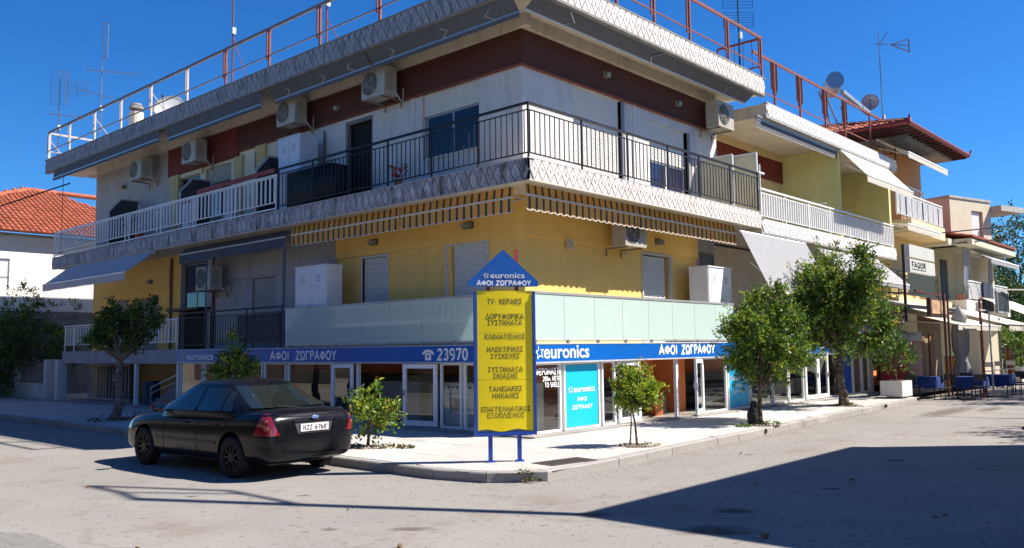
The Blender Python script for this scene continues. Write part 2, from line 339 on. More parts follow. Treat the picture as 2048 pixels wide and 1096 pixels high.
pave = struct('pavement', bm, kerb_m)
# kerb stones, one mesh each, laid along the curb line
def along(pts, step):
    out = []; L_ = 0; seg = []
    for i in range(len(pts)-1):
        a, b = Vector(pts[i]), Vector(pts[i+1]); seg.append((a, b, (b-a).length))
    cur = 0; i = 0; pos = 0
    tot = sum(s[2] for s in seg); n = int(tot/step)
    def at(t):
        for a, b, l in seg:
            if t <= l: return a + (b-a)*(t/l)
            t -= l
        return seg[-1][1]
    return [(at(k*tot/n), at((k+1)*tot/n)) for k in range(n)]
rk = random.Random(3)
for a, b in along(K[1:], 0.92):
    d = (b-a).normalized(); nrm = Vector((-d.y, d.x)); j = rk.uniform(-0.006, 0.006); g = 0.006
    a2 = a + d*g; b2 = b - d*g; h = 0.152 + rk.uniform(-0.004, 0.006)
    bm = NB(); wdt = 0.15
    prism(bm, [(*(a2+nrm*j),-0.02),(*(a2+nrm*j),h-0.02),(*(a2+nrm*(j+0.02)),h),(*(a2+nrm*wdt),h),(*(a2+nrm*wdt),-0.02)], (*(b2-a2), 0))
    link('kerb_stone', bm, kerb_m, pave)
# paving slabs in bays
def inside(x, y):
    # inside the curb line with a margin
    best = 1e9
    if x < -4.1 or y < -3.1: pass
    c = False; P_ = K[:-1] + [(17.25,2),(30,2),(30,60)]
    for i in range(len(P_)):
        x1, y1 = P_[i]; x2, y2 = P_[(i+1)%len(P_)]
        if (y1 > y) != (y2 > y) and x < (x2-x1)*(y-y1)/(y2-y1)+x1: c = not c
        dx, dy = x2-x1, y2-y1; t = max(0, min(1, ((x-x1)*dx+(y-y1)*dy)/(dx*dx+dy*dy))); best = min(best, math.hypot(x-x1-t*dx, y-y1-t*dy))
    return c and best > 0.17
def slab(x0, x1, y0, y1, z, j):
    # clip a rectangle to the pavement outline by sampling a small grid of cells
    g = 0.007; pts = [(x0+g,y0+g),(x1-g,y0+g),(x1-g,y1-g),(x0+g,y1-g)]
    ok = [inside(*p) for p in pts]
    if all(ok):
        bm = NB(); prism(bm, [(p[0],p[1],0.142) for p in pts], (0,0,z-0.142)); return link('paving_slab', bm, pave_m, pave)
    if not any(ok): return
    cx, cy = [p for p, k in zip(pts, ok) if k][0]; outp = []
    n = 8; ring = []
    for i in range(4):
        for k in range(n):
            t = k/n; ring.append((pts[i][0]*(1-t)+pts[(i+1)%4][0]*t, pts[i][1]*(1-t)+pts[(i+1)%4][1]*t))
    for p in ring:
        if inside(*p): outp.append(p)
        else:
            lo, hi = 0.0, 1.0
            for _ in range(10):
                m_ = (lo+hi)/2; q = (cx+(p[0]-cx)*m_, cy+(p[1]-cy)*m_)
                if inside(*q): lo = m_
                else: hi = m_
            outp.append((cx+(p[0]-cx)*lo, cy+(p[1]-cy)*lo))
    res = []
    for p in outp:
        if not res or math.hypot(p[0]-res[-1][0], p[1]-res[-1][1]) > 0.01: res.append(p)
    if len(res) < 3: return
    bm = NB(); prism(bm, [(p[0],p[1],0.142) for p in res], (0,0,z-0.142)); link('paving_slab', bm, pave_m, pave)
xs = [-5.0, -3.35, -2.0, -0.66]; ys = [1.3*i for i in range(-1, 20)]
for i in range(3):
    for j in range(len(ys)-1): slab(xs[i], xs[i+1], ys[j], ys[j+1], 0.152 + rk.uniform(0,0.004), j)
xr = [-5.0+1.4*i for i in range(17)]; yr = [-4.0,-2.65,-1.3]
for i in range(len(xr)-1):
    for j in range(2):
        if xr[i] < 17.2: slab(xr[i], min(xr[i+1], 17.15), yr[j], yr[j+1], 0.152 + rk.uniform(0,0.004), j)
for i in range(3, len(xr)-1): slab(xr[i] if i > 3 else -0.65, min(xr[i+1], 17.15), -1.3, -0.32, 0.153, 0)
# shop plinth step along both street fronts
bm = NB(); box(bm, -0.32, 24.9, -0.32, 0.0, 0.1, 0.175); box(bm, -0.32, 0.0, 0.0, 15.3, 0.1, 0.174)
link('plinth_step', bm, kerb_m, pave, bevel=0.012)

# ------------------------------------------------------------------ main corner building
main = thing('apartment_building', 'corner apartment block over a shop, with diamond patterned balcony edges and brown upper band', 'building', (0,0,0))
F3 = 5.97
# core walls: ground floor shop interior
bm = NB()
box(bm, 0.0, 24.9, 0.0, 15.2, 0.05, 0.16)                     # shop floor
link('shop_floor', bm, M('shop_floor_tile', (0.42,0.38,0.33), 0.35, 0.08, 2, 0.0), main)
shop_orange = M('shop_orange_paint', (0.70,0.20,0.07), 0.8, 0.08, 1.5, 0.1, 60)
bm = NB(); box(bm, 3.2, 3.4, 1.91, 15.0, 0.16, 1.66); box(bm, 3.2, 24.9, 1.7, 1.9, 0.16, 1.66); box(bm, 0.25, 4.6, 15.0, 15.2, 0.16, 1.66)
box(bm, 7.2, 7.7, 1.0, 1.69, 0.16, 1.66); box(bm, 1.25, 1.65, 1.1, 1.5, 0.16, 1.66)
link('interior_wall', bm, shop_orange, main)
bm = NB(); box(bm, 0.02, 24.85, 0.02, 3.98, 1.66, 1.68); box(bm, 0.02, 4.58, 3.99, 15.15, 1.66, 1.68)
link('shop_ceiling', bm, white_wall, main)
# upper mass behind the facades
bm = NB(); box(bm, 1.55, 10.6, 1.55, 25.2, 1.70, 9.74); box(bm, 10.6, 22.6, 3.0, 12, 1.70, 9.0); box(bm, 4.9, 24.8, 4.1, 25.2, 0.0, 1.69)
link('inner_core', bm, grey_wall, main)

# street front walls with real openings: holes are (a0,a1,z0,z1)
W = 1.3
hL3 = [(2.72,4.80,6.85,8.60),(6.85,8.10,5.97,8.50),(9.9,11.2,5.97,8.4),(14.4,16.1,6.6,8.35),(16.5,18.1,5.97,8.3)]
hL2 = [(2.45,3.75,2.07,4.55),(6.18,7.28,2.07,4.50),(11.6,13.0,2.07,4.30),(15.85,17.75,2.07,5.15),(19.45,21.1,2.07,4.05),(22.0,23.35,2.07,4.05)]
hR3 = [(3.22,5.30,5.97,8.55),(6.66,8.70,5.97,8.30)]
hR2 = [(6.15,7.58,2.07,4.50)]
def W_(s, a0, a1, z0, z1, mat_, holes, d0=1.3, d1=1.55, name='wall'):
    bm = NB(); wall(bm, s, a0, a1, d0, d1, z0, z1, holes); return link(name, bm, mat_, main)
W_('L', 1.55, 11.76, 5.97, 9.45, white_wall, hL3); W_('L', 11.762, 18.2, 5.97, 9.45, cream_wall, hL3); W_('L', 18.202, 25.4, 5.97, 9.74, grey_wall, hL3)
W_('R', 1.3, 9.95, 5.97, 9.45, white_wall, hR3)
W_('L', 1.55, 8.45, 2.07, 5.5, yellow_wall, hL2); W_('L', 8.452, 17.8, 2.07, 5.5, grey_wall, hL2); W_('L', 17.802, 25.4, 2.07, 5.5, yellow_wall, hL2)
W_('R', 1.3, 9.05, 2.07, 5.5, yellow_wall, hR2)
bm = NB(); box(bm, 9.05, 10.58, 1.58, 1.8, 2.07, 5.5); link('wall', bm, cream_wall, main)
bm = NB(); box(bm, 9.95, 10.59, 1.35, 1.6, 5.97, 9.6); box(bm, 10.3, 10.59, 1.6, 3.0, 5.97, 9.6); link('wall', bm, white_wall, main)
bm = NB(); box(bm, 1.55, 10.5, 25.2, 25.42, 0.0, 9.74); link('end_wall', bm, grey_wall, main)
# white pilasters and painted bands (slightly proud)
bm = NB(); fb(bm,'L',5.05,5.25,1.27,1.3,5.97,8.6); fb(bm,'R',5.85,6.02,1.27,1.3,5.97,8.6); fb(bm,'R',9.15,9.25,1.27,1.3,5.97,8.6); link('pilaster', bm, white_wall, main)
bm = NB(); fb(bm,'L',1.24,13.88,1.24,1.298,8.62,9.45); fb(bm,'R',1.30,9.93,1.24,1.298,8.60,9.45); link('painted_band', bm, brown_band, main)
bm = NB(); fb(bm,'L',13.885,18.8,1.22,1.298,8.45,9.45); link('painted_band', bm, red_band, main)
bm = NB(); fb(bm,'L',1.20,13.88,1.20,1.298,8.585,8.618); fb(bm,'R',1.30,9.93,1.20,1.298,8.57,8.598); link('band_trim', bm, M('brick_red_trim',(0.20,0.06,0.035),0.8), main)
bm = NB(); fb(bm,'L',1.24,8.45,1.24,1.298,4.56,5.5); fb(bm,'R',1.30,9.05,1.24,1.298,4.56,5.5); link('lintel_band', bm, yellow_wall, main)
bm = NB(); fb(bm,'L',8.452,15.3,1.24,1.298,4.35,5.1); link('lintel_band', bm, grey_wall, main)
bm = NB(); fb(bm,'L',18.6,21.6,1.24,1.298,4.3,5.05); link('lintel_band', bm, yellow_wall, main)
bm = NB(); fb(bm,'L',12.2,12.8,1.22,1.298,5.97,8.6); fb(bm,'L',13.6,14.1,1.22,1.298,5.97,8.44); fb(bm,'L',18.0,18.6,1.22,1.298,5.97,8.44); link('pilaster', bm, M('ochre_cream_paint',(0.50,0.40,0.20),0.85,0.08,1.5,0.2,80,stain=0.3,stain_col=(0.3,0.24,0.13)), main)
bm = NB(); fb(bm,'L',1.0,24.9,1.12,1.3,9.452,9.75); fb(bm,'R',1.301,10.2,1.12,1.3,9.452,9.75); link('roof_beam', bm, soffit_m, main)

# slabs
def slab_ring(name, z0, z1, La, Ra, inset=0.03, mat_=soffit_m, depth=1.35):
    bm = NB(); box(bm, inset, depth, inset, La-inset, z0, z1); box(bm, depth, Ra-inset, inset, depth, z0, z1)
    return link(name, bm, mat_, main)
slab_ring('balcony_slab', 5.50, 5.955, 26.4, 10.7)
slab_ring('roof_slab', 9.75, 10.24, 27.5, 11.3, depth=1.6)
bm = NB(); box(bm, 1.6, 11.0, 1.6, 27.4, 9.76, 10.1); link('roof_deck', bm, concrete, main)
bm = NB(); box(bm, 0.0, 1.35, 0.0, 24.95, 1.69, 2.065); box(bm, 1.35, 24.4, 0.0, 3.0, 1.69, 2.064); link('balcony_slab', bm, concrete, main)
bm = NB(); box(bm, -0.02, 0.0, 15.3, 24.95, 1.6, 2.06); box(bm, 0.0, 1.3, 24.9, 24.97, 1.6, 2.06); link('slab_edge', bm, M('slab_edge_paint',(0.30,0.30,0.32),0.8,0.15,2,0.2,50), main)
# roof slab lips and coping
bm = NB(); fb(bm,'L',-0.03,27.55,-0.03,0.12,10.24,10.29); fb(bm,'R',0.12,11.35,-0.03,0.12,10.24,10.288); fb(bm,'L',-0.03,27.5,-0.02,0.14,9.69,9.75); fb(bm,'R',0.14,11.3,-0.02,0.14,9.69,9.748); link('roof_coping', bm, concrete_d, main)
bm = NB(); fb(bm,'L',-0.02,26.42,-0.025,0.10,5.955,5.975); fb(bm,'R',0.1,10.72,-0.025,0.10,5.955,5.974)
link('balcony_coping', bm, concrete, main)
bm = NB(); fb(bm,'L',-0.02,26.42,-0.02,0.12,5.482,5.50); fb(bm,'R',0.12,10.72,-0.02,0.12,5.482,5.499); link('slab_lip', bm, soffit_m, main)

# diamond patterned stone fascias: backing plus a row of rhombus tiles with a small raised centre
def rhomb(s, mat_, wd, h):
    bm = NB(); t = 0.028
    def P3(a, z, d): return (-d if s == 'L' else a, a if s == 'L' else -d, z)
    g = 0.012; o = [(0,-h/2+g),(wd/2-g*0.6,0),(0,h/2-g),(-wd/2+g*0.6,0)]
    for k, dd in ((1.0, t),):
        a = [bm.verts.new(P3(p[0], p[1], 0)) for p in o]; b = [bm.verts.new(P3(p[0]*0.88, p[1]*0.88, t)) for p in o]
        c = [bm.verts.new(P3(p[0]*0.40, p[1]*0.40, t)) for p in o]; e = [bm.verts.new(P3(p[0]*0.34, p[1]*0.34, t-0.014)) for p in o]
        for i in range(4):
            j = (i+1) % 4
            bm.faces.new((a[i],a[j],b[j],b[i])); bm.faces.new((b[i],b[j],c[j],c[i])); bm.faces.new((c[i],c[j],e[j],e[i]))
        bm.faces.new(e)
    return mesh_of('fascia_tile', bm, mat_)
def fascia(s, a0, a1, z0, z1, n, tmat, gmat, parent):
    bm = NB(); fb(bm, s, a0, a1, 0.0, 0.03, z0, z1); link('fascia_backing', bm, gmat, parent)
    wd = (a1-a0)/n; me = rhomb(s, tmat, wd, z1-z0)
    for i in range(n):
        p = fp(s, a0+wd*(i+0.5), 0.0, (z0+z1)/2); piece('fascia_tile', me, p, parent)
    # half tiles between the diamonds, joined: too small to pick apart singly
    bm = NB()
    for i in range(1, n):
        for sg in (1, -1):
            zz = z1 if sg > 0 else z0; a = a0+wd*i; g = 0.016; hh = (z1-z0)/2
            tri = [(a-wd/2+g, zz), (a+wd/2-g, zz), (a, zz-sg*(hh-g*1.6))]
            prism(bm, [fp(s, q[0], 0.0, q[1]) for q in tri], fp(s, 0, -0.022, 0))
    link('fascia_half_tiles', bm, tmat, parent, kind='stuff')
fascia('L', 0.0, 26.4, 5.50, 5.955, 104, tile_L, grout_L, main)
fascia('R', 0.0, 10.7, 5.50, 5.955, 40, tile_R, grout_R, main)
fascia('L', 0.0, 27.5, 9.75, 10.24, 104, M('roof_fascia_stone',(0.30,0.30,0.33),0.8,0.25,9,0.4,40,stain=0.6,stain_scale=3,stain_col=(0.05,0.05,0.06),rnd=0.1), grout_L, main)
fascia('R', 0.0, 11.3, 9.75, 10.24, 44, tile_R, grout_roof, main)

# railings
def rail(s, a0, a1, z0, parent, mat_, step, top=1.23, posts=(), mid=None, low=0.13, d=0.06, hw=0.04, bal=0.009, name='railing', skip_low=False):
    bm = NB(); fb(bm, s, a0, a1, d-hw/2-0.01, d+hw/2+0.01, z0+top-0.05, z0+top)
    midz = z0 + (mid if mid else top-0.17)
    fb(bm, s, a0, a1, d-0.012, d+0.012, midz-0.012, midz+0.012); fb(bm, s, a0, a1, d-0.014, d+0.014, z0+low-0.014, z0+low+0.014)
    for p in posts: fb(bm, s, p-0.017, p+0.017, d-0.017, d+0.02, z0-0.01, z0+top-0.05)
    r = link(name, bm, mat_, parent)
    bmb = NB(); fb(bmb, s, -bal, bal, -bal, bal, z0+low, midz) ; me = mesh_of('baluster', bmb, mat_)
    n = max(1, int((a1-a0)/step)); rl = rootloc(parent)
    for i in range(n):
        a = a0 + (a1-a0)*(i+0.5)/n
        o = bpy.data.objects.new('baluster', me); COL.objects.link(o); o.parent = r
        o.location = fp(s, a, d, 0) - rl
    return r
rail('R', 0.03, 10.72, F3, main, black_metal, 0.165, posts=(0.06,1.92,3.75,5.59,7.2,8.95,10.68))
rail('L', 0.09, 9.62, F3, main, black_metal, 0.165, posts=(1.55,3.1,4.7,6.26,7.9,9.58))
rl = rail('L', 9.66, 26.38, F3-0.02, main, white_metal, 0.235, top=1.10, low=0.28, mid=1.02, hw=0.03, bal=0.02, posts=(9.7,11.95,12.15,14.38,14.58,16.8,17.1,19.3,19.6,22.2,22.5,26.35))
bm = NB(); box(bm, 0.06, 1.3, 26.34, 26.4, 6.98, 7.04); box(bm, 0.06, 1.3, 26.35, 26.38, 6.2, 6.24)
for i in range(7): box(bm, 0.15+i*0.16, 0.18+i*0.16, 26.35, 26.38, 6.24, 6.98)
box(bm, 0.03, 0.06, 9.66, 26.4, 6.03, 6.07)
link('side_railing', bm, white_metal, main)
bm = NB(); bar(bm, (0.0,14.2,7.12), (0.0,9.7,7.16), 0.04, 0.13); link('red_plank', bm, pole_red if False else M('faded_red_board',(0.22,0.045,0.04),0.7,0.2,4,0.1,40), main)
rail('L', 9.30, 15.36, 2.07, main, black_metal, 0.15, posts=(9.33,11.2,13.3,15.33), top=1.18)
rail('L', 15.42, 24.95, 2.07, main, white_metal, 0.24, top=1.02, low=0.25, mid=0.92, hw=0.03, bal=0.022, posts=(15.5,18.0,21.2,24.0,24.9))
# slender columns and open undercroft at the far end
bm = NB(); box(bm, 0.02, 0.14, 18.38, 18.5, 0.15, 1.69); box(bm, 0.0, 0.16, 15.22, 15.36, 0.15, 1.69); link('column', bm, white_metal, main)
bm = NB(); box(bm, 1.2, 1.6, 16.4, 16.9, 0.1, 1.69); box(bm, 3.0, 3.2, 15.3, 25.2, 0.1, 1.69); box(bm, 1.2, 1.6, 24.5, 25.2, 0.1, 1.69); link('undercroft_wall', bm, warm_yellow, main)
bm = NB(); bar(bm, (0.5,18.2,0.75),(0.5,15.3,1.45),0.04,0.05); bar(bm, (0.5,18.2,0.55),(0.5,15.3,1.22),0.03,0.03); bar(bm,(0.5,18.2,0.15),(0.5,18.2,0.75),0.04,0.04); link('stair_handrail', bm, grey_alu, main)
for i in range(7):
    bm = NB(); box(bm, 0.4, 1.2, 17.9-0.3*i-0.3, 17.9-0.3*i, 0.15, 0.28+0.13*i); link('stair_step', bm, concrete_d, main)

# windows, doors and shutters set into the openings
def shutter(s, a0, a1, z0, z1, parent, d=1.36, mat_=shutter_m):
    bm = NB(); n = int((z1-z0)/0.055); h = (z1-z0)/n
    for i in range(n):
        zz = z0+h*i; pts = [fp(s,a0,d+0.02,zz), fp(s,a0,d,zz+h*0.15), fp(s,a0,d-0.006,zz+h*0.5), fp(s,a0,d,zz+h*0.85), fp(s,a0,d+0.02,zz+h)]
        prism(bm, pts, fp(s, a1-a0, 0, 0))
    return link('shutter', bm, mat_, parent)
def frame(bm, s, a0, a1, z0, z1, d, t=0.06, dep=0.05):
    fb(bm,s,a0,a0+t,d,d+dep,z0,z1); fb(bm,s,a1-t,a1,d,d+dep,z0,z1); fb(bm,s,a0+t,a1-t,d,d+dep,z1-t,z1); fb(bm,s,a0+t,a1-t,d,d+dep,z0,z0+t)
def window(s, a0, a1, z0, z1, parent, d=1.40, panes=2, fm=white_alu, gm=dark_glass, sill=True, cur=False, t=0.05):
    bm = NB(); frame(bm, s, a0, a1, z0, z1, d, t)
    for k in range(1, panes):
        a = a0+(a1-a0)*k/panes; fb(bm, s, a-t*0.6, a+t*0.6, d+0.002, d+0.048, z0+t, z1-t)
    wnd = link('window', bm, fm, parent)
    for k in range(panes):
        b0 = a0+(a1-a0)*k/panes; b1 = a0+(a1-a0)*(k+1)/panes
        bm = NB(); fb(bm, s, b0+t*0.6, b1-t*0.6, d+0.02, d+0.03, z0+t, z1-t); link('pane', bm, gm, wnd)
    if sill:
        bm = NB(); fb(bm, s, a0-0.04, a1+0.04, 1.25, 1.40, z0-0.05, z0); link('sill', bm, white_wall, wnd)
    if cur:
        bm = NB(); n = 24
        for k in range(n):
            b0 = a0+(a1-a0)*k/n; b1 = a0+(a1-a0)*(k+1)/n; dd = 0.012*math.sin(k*2.1)
            fb(bm, s, b0, b1, d+0.06+dd, d+0.075+dd, z0, z1)
        link('curtain', bm, curtain_m, wnd)
    return wnd
# third storey, left
shutter('L', 2.74, 4.78, 8.02, 8.60, main); window('L', 2.74, 4.72, 6.88, 8.02, main, fm=M('frame_blue_grey',(0.26,0.30,0.36),0.4), gm=M('blue_dark_glass',(0.006,0.009,0.020),0.06,0.3,2,0.0,spec=0.45), cur=True)
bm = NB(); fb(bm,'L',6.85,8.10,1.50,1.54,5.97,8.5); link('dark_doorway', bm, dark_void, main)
bm = NB(); frame(bm,'L',6.85,8.10,5.97,8.5,1.34,0.10,0.06); link('door_frame', bm, M('grey_door_frame',(0.14,0.14,0.15),0.6), main)
shutter('L', 9.95, 11.15, 5.97, 8.4, main, mat_=M('cream_shutter',(0.50,0.45,0.36),0.6))
shutter('L', 14.45, 16.05, 7.8, 8.35, main, mat_=grey_wall); window('L', 14.45, 16.05, 6.6, 7.8, main, fm=M('dark_frame',(0.06,0.06,0.06),0.5))
window('L', 16.55, 18.05, 6.0, 8.3, main, fm=M('beige_frame',(0.30,0.27,0.22),0.5), sill=False)
# third storey, right
shutter('R', 3.24, 5.25, 5.97, 8.55, main); shutter('R', 6.68, 8.62, 7.20, 8.30, main)
window('R', 6.68, 8.62, 5.97, 7.20, main, gm=M('navy_pane',(0.02,0.022,0.05),0.05,0.3,2,0.0,spec=0.8), sill=False, fm=white_alu, cur=False)
bm = NB(); fb(bm,'R',5.30,5.42,1.26,1.42,5.97,8.55); fb(bm,'R',8.70,8.82,1.26,1.42,5.97,8.3); link('shutter_guide', bm, M('grey_guide',(0.20,0.20,0.23),0.5), main)
# second storey
shutter('L', 2.45, 3.70, 2.07, 4.53, main); shutter('L', 6.2, 7.26, 2.07, 4.48, main); shutter('R', 6.2, 7.35, 2.07, 4.45, main)
pale_frame = M('pale_frame',(0.55,0.53,0.50),0.5)
for fa in (('L',2.42,3.95,2.07,4.58,1.27,0.07,0.09),('L',6.15,7.34,2.07,4.54,1.27,0.06,0.09),('R',6.1,7.62,2.07,4.54,1.27,0.06,0.09)):
    bm = NB(); frame(bm, *fa); link('door_frame', bm, pale_frame, main)
shutter('L', 11.65, 12.95, 2.07, 4.28, main, mat_=grey_wall)
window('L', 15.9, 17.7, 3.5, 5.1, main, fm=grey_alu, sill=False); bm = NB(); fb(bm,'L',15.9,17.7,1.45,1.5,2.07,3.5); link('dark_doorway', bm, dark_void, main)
bm = NB(); fb(bm,'L',15.6,17.9,0.85,1.35,3.42,3.5); link('canopy', bm, black_metal, main)
shutter('L', 19.5, 21.05, 2.07, 4.03, main, mat_=M('grey_shutter',(0.32,0.31,0.32),0.6)); shutter('L', 22.05, 23.3, 2.07, 4.03, main, mat_=M('grey_shutter_far',(0.30,0.29,0.28),0.6))
# balcony partitions (frames with dark or cream panels, standing square to the facade)
def partition(s, a, pts, parent, fm, pm, t=0.05):
    bm = NB(); prism(bm, [fp(s, a-0.006, d, z) for d, z in pts], fp(s, 0.012, 0, 0)); p = link('partition', bm, pm, parent)
    bm = NB(); q = pts + [pts[0]]
    for i in range(len(pts)):
        bar(bm, fp(s, a, *q[i]), fp(s, a, *q[i+1]), t, t)
    link('frame', bm, fm, p)
smoked = M('smoked_panel', (0.05,0.05,0.055), 0.25, 0.2, 2, 0.0)
for a in (10.9, 15.6, 21.2):
    partition('L', a, [(0.12,6.02),(0.12,7.35),(0.55,7.85),(1.22,7.85),(1.22,6.02)], main, M('grey_white_frame',(0.42,0.43,0.45),0.5), smoked)
cream_panel = M('cream_frosted_panel', (0.60,0.58,0.48), 0.4, 0.05, 2, 0.0, trans=0.3)
partition('R', 9.35, [(0.18,6.0),(0.18,7.56),(1.25,7.56),(1.25,6.0)], main, white_metal, cream_panel)
partition('R', 10.85, [(0.15,6.0),(0.15,7.86),(1.28,7.86),(1.28,6.0)], main, white_metal, cream_panel)
bm = NB(); tube(bm, (10.72,0.0,6.0),(10.72,0.0,7.45),0.03); tube(bm,(10.6,0.0,7.2),(11.0,0.0,7.2),0.035); link('rail_end_post', bm, white_metal, main)
# downpipes and cables on the walls
bm = NB(); tube(bm, (1.24,15.35,2.1),(1.24,15.35,5.4),0.045); tube(bm, (1.24,18.4,2.1),(1.24,18.4,5.4),0.045); tube(bm,(1.22,9.0,5.97),(1.22,9.0,8.4),0.03)
link('downpipe', bm, M('brown_pipe',(0.12,0.07,0.05),0.6), main)
bm = NB(); tube(bm,(1.24,12.75,6.0),(1.24,12.75,8.4),0.04); tube(bm,(0.1,9.32,2.07),(0.1,9.32,4.95),0.045); tube(bm,(0.1,13.7,2.07),(0.1,13.7,4.9),0.03); link('pole', bm, M('slate_pole',(0.08,0.09,0.13),0.5), main)
# glass balustrade over the shop
bm = NB(); fb(bm,'L',0.06,9.12,0.0,0.06,3.10,3.15); fb(bm,'R',0.0,8.85,0.0,0.06,3.10,3.15); fb(bm,'L',0.06,9.12,0.0,0.05,2.09,2.12); fb(bm,'R',0.0,8.85,0.0,0.05,2.09,2.12)
br = link('glass_balustrade', bm, M('balustrade_rail',(0.42,0.41,0.42),0.35,metal=0.4), main)
n = 8
for i in range(n):
    a0 = 0.03+i*(9.1-0.03)/n; a1 = 0.03+(i+1)*(9.1-0.03)/n
    bm = NB(); fb(bm,'L',a0+0.008,a1-0.008,0.015,0.03,2.125,3.10); link('glass_panel', bm, frosted, br)
n = 8
for i in range(n):
    a0 = 0.01+i*(8.82)/n; a1 = 0.01+(i+1)*8.82/n
    bm = NB(); fb(bm,'R',a0+0.008,a1-0.008,0.015,0.03,2.125,3.10); link('glass_panel', bm, frosted, br)
for s in 'LR':
    for i in range(9):
        a = 0.12+i*1.1; bm = NB(); fb(bm, s, a-0.03, a+0.03, -0.02, 0.05, 2.065, 2.13); link('glass_clamp', bm, grey_alu, br)

# shop front
def shopwin(s, a0, a1, z0=0.20, z1=1.64, parent=main, label=None):
    bm = NB(); frame(bm, s, a0, a1, z0-0.02, z1, 0.02, 0.045, 0.07); f = link('shop_window', bm, white_alu, parent)
    bm = NB(); fb(bm, s, a0+0.045, a1-0.045, 0.05, 0.06, z0+0.02, z1-0.045); link('pane', bm, pane_m, f); return f
def opendoor(s, hinge, width, angle, z0=0.2, z1=1.62, handle=True):
    # a door leaf swung out of the front plane by angle (radians), hinged at a = hinge
    dirv = fp(s, math.cos(angle), -math.sin(angle), 0); p0 = fp(s, hinge, 0.0, 0); nrm = Vector((-dirv.y, dirv.x, 0))
    def B(bm, u0, u1, w0, w1, c0, c1):
        v = [p0+dirv*u*width+nrm*w_+Vector((0,0,c)) for c in (c0,c1) for u, w_ in ((u0,w0),(u1,w0),(u1,w1),(u0,w1))]
        vv = [bm.verts.new(x) for x in v]
        for f in ((3,2,1,0),(4,5,6,7),(0,1,5,4),(1,2,6,5),(2,3,7,6),(3,0,4,7)): bm.faces.new([vv[i] for i in f])
    t = 0.10/width*0.9
    bm = NB(); B(bm,0,t,-.03,.03,z0,z1); B(bm,1-t,1,-.03,.03,z0,z1); B(bm,t,1-t,-.03,.03,z1-.10,z1); B(bm,t,1-t,-.03,.03,z0,z0+.12)
    dr = link('shop_door', bm, white_alu, main)
    bm = NB(); B(bm,t,1-t,-.005,.005,z0+.12,z1-.10); link('pane', bm, pane_m, dr)
    if handle:
        bm = NB(); B(bm,1-t*0.8,1-t*0.3,-.06,.06,0.88,1.02); B(bm,1-t*2.2,1-t*0.4,-.075,-.05,0.96,0.98); link('handle', bm, grey_alu, dr)
    return dr
for a0, a1 in ((0.05,0.98),(1.08,2.36),(2.46,2.98),(6.98,8.28),(8.36,9.62),(9.70,11.08),(11.16,12.2),(12.26,13.36),(15.3,16.34),(16.42,17.5),(17.58,18.4),(18.48,19.14)): shopwin('R', a0, a1)
for a0, a1 in ((13.4,14.40),(14.42,15.24)): opendoor('R', a0, a1-a0, 0.0)
for a0, a1 in ((0.05,2.04),(2.12,2.80),(6.92,8.96),(9.06,10.16),(10.26,11.9),(12.0,13.6),(13.7,15.14)): shopwin('L', a0, a1)
opendoor('R', 3.04, 0.85, 0.05); opendoor('R', 6.9, 0.98, math.pi-0.35)
opendoor('L', 6.86, 0.98, math.pi-0.10+0.0); opendoor('L', 2.88, 1.0, 0.16)
bm = NB(); fb(bm,'L',5.78,5.88,0.0,0.08,0.16,1.66); fb(bm,'R',5.6,5.7,0.0,0.08,0.16,1.66); fb(bm,'R',-0.02,0.05,0.0,0.05,0.18,1.66); link('door_post', bm, white_alu, main)
# window posters
def text_mesh(s, bold):
    cu = bpy.data.curves.new('t', 'FONT'); cu.body = s; cu.offset = bold; cu.extrude = 0.02; cu.align_x = 'LEFT'; cu.resolution_u = 3
    o = bpy.data.objects.new('t', cu); COL.objects.link(o)
    dg = bpy.context.evaluated_depsgraph_get(); me = bpy.data.meshes.new_from_object(o.evaluated_get(dg))
    bpy.data.objects.remove(o); bpy.data.curves.remove(cu); return me
def text(s, c, right, width, height, mat_, parent, name='lettering', bold=0.02, depth=0.004, label=None, aspect=False):
    """letters of the given text, centred at c, right = reading direction, fitted to width x height"""
    me = text_mesh(s, bold); vs = [v.co for v in me.vertices]
    x0 = min(v.x for v in vs); x1 = max(v.x for v in vs); y0 = min(v.y for v in vs); y1 = max(v.y for v in vs); z0 = min(v.z for v in vs); z1 = max(v.z for v in vs)
    right = Vector(right).normalized(); up = Vector((0,0,1)); nr = right.cross(up); c = Vector(c) - rootloc(parent)
    if aspect: height = (y1-y0)*width/(x1-x0)
    for v in me.vertices:
        u = ((v.co.x-x0)/(x1-x0)-0.5)*width; q = ((v.co.y-y0)/(y1-y0)-0.5)*height; d = (v.co.z-z0)/(z1-z0)*depth
        v.co = c + right*u + up*q + nr*d
    me.materials.clear(); me.materials.append(mat_); me.name = name
    o = bpy.data.objects.new(name, me); COL.objects.link(o); o.parent = parent
    if label: o['label'] = label
    return o
def star(c, right, r, parent, mats, thick=0.30):
    right = Vector(right).normalized(); up = Vector((0,0,1)); nr = right.cross(up); c = Vector(c); bm = NB()
    for k in range(5):
        a = R(100+72*k); b = R(100+72*k+36); a2 = R(100+72*k-36)
        def q(t, rr, d=0.0): return c + right*math.cos(t)*rr + up*math.sin(t)*rr + nr*d
        for bb in (b, a2):
            if k == 0 and bb == a2: continue
            pts = [q(a, r), q(bb, r*0.46), q(bb, r*0.46*(1-thick)), q(a, r*(1-thick*1.1))]
            vs = [bm.verts.new(p + nr*0.005) for p in pts]; f = bm.faces.new(vs); f.material_index = 0 if k in (1,2) else 1
    return link('star_logo', bm, mats, parent)

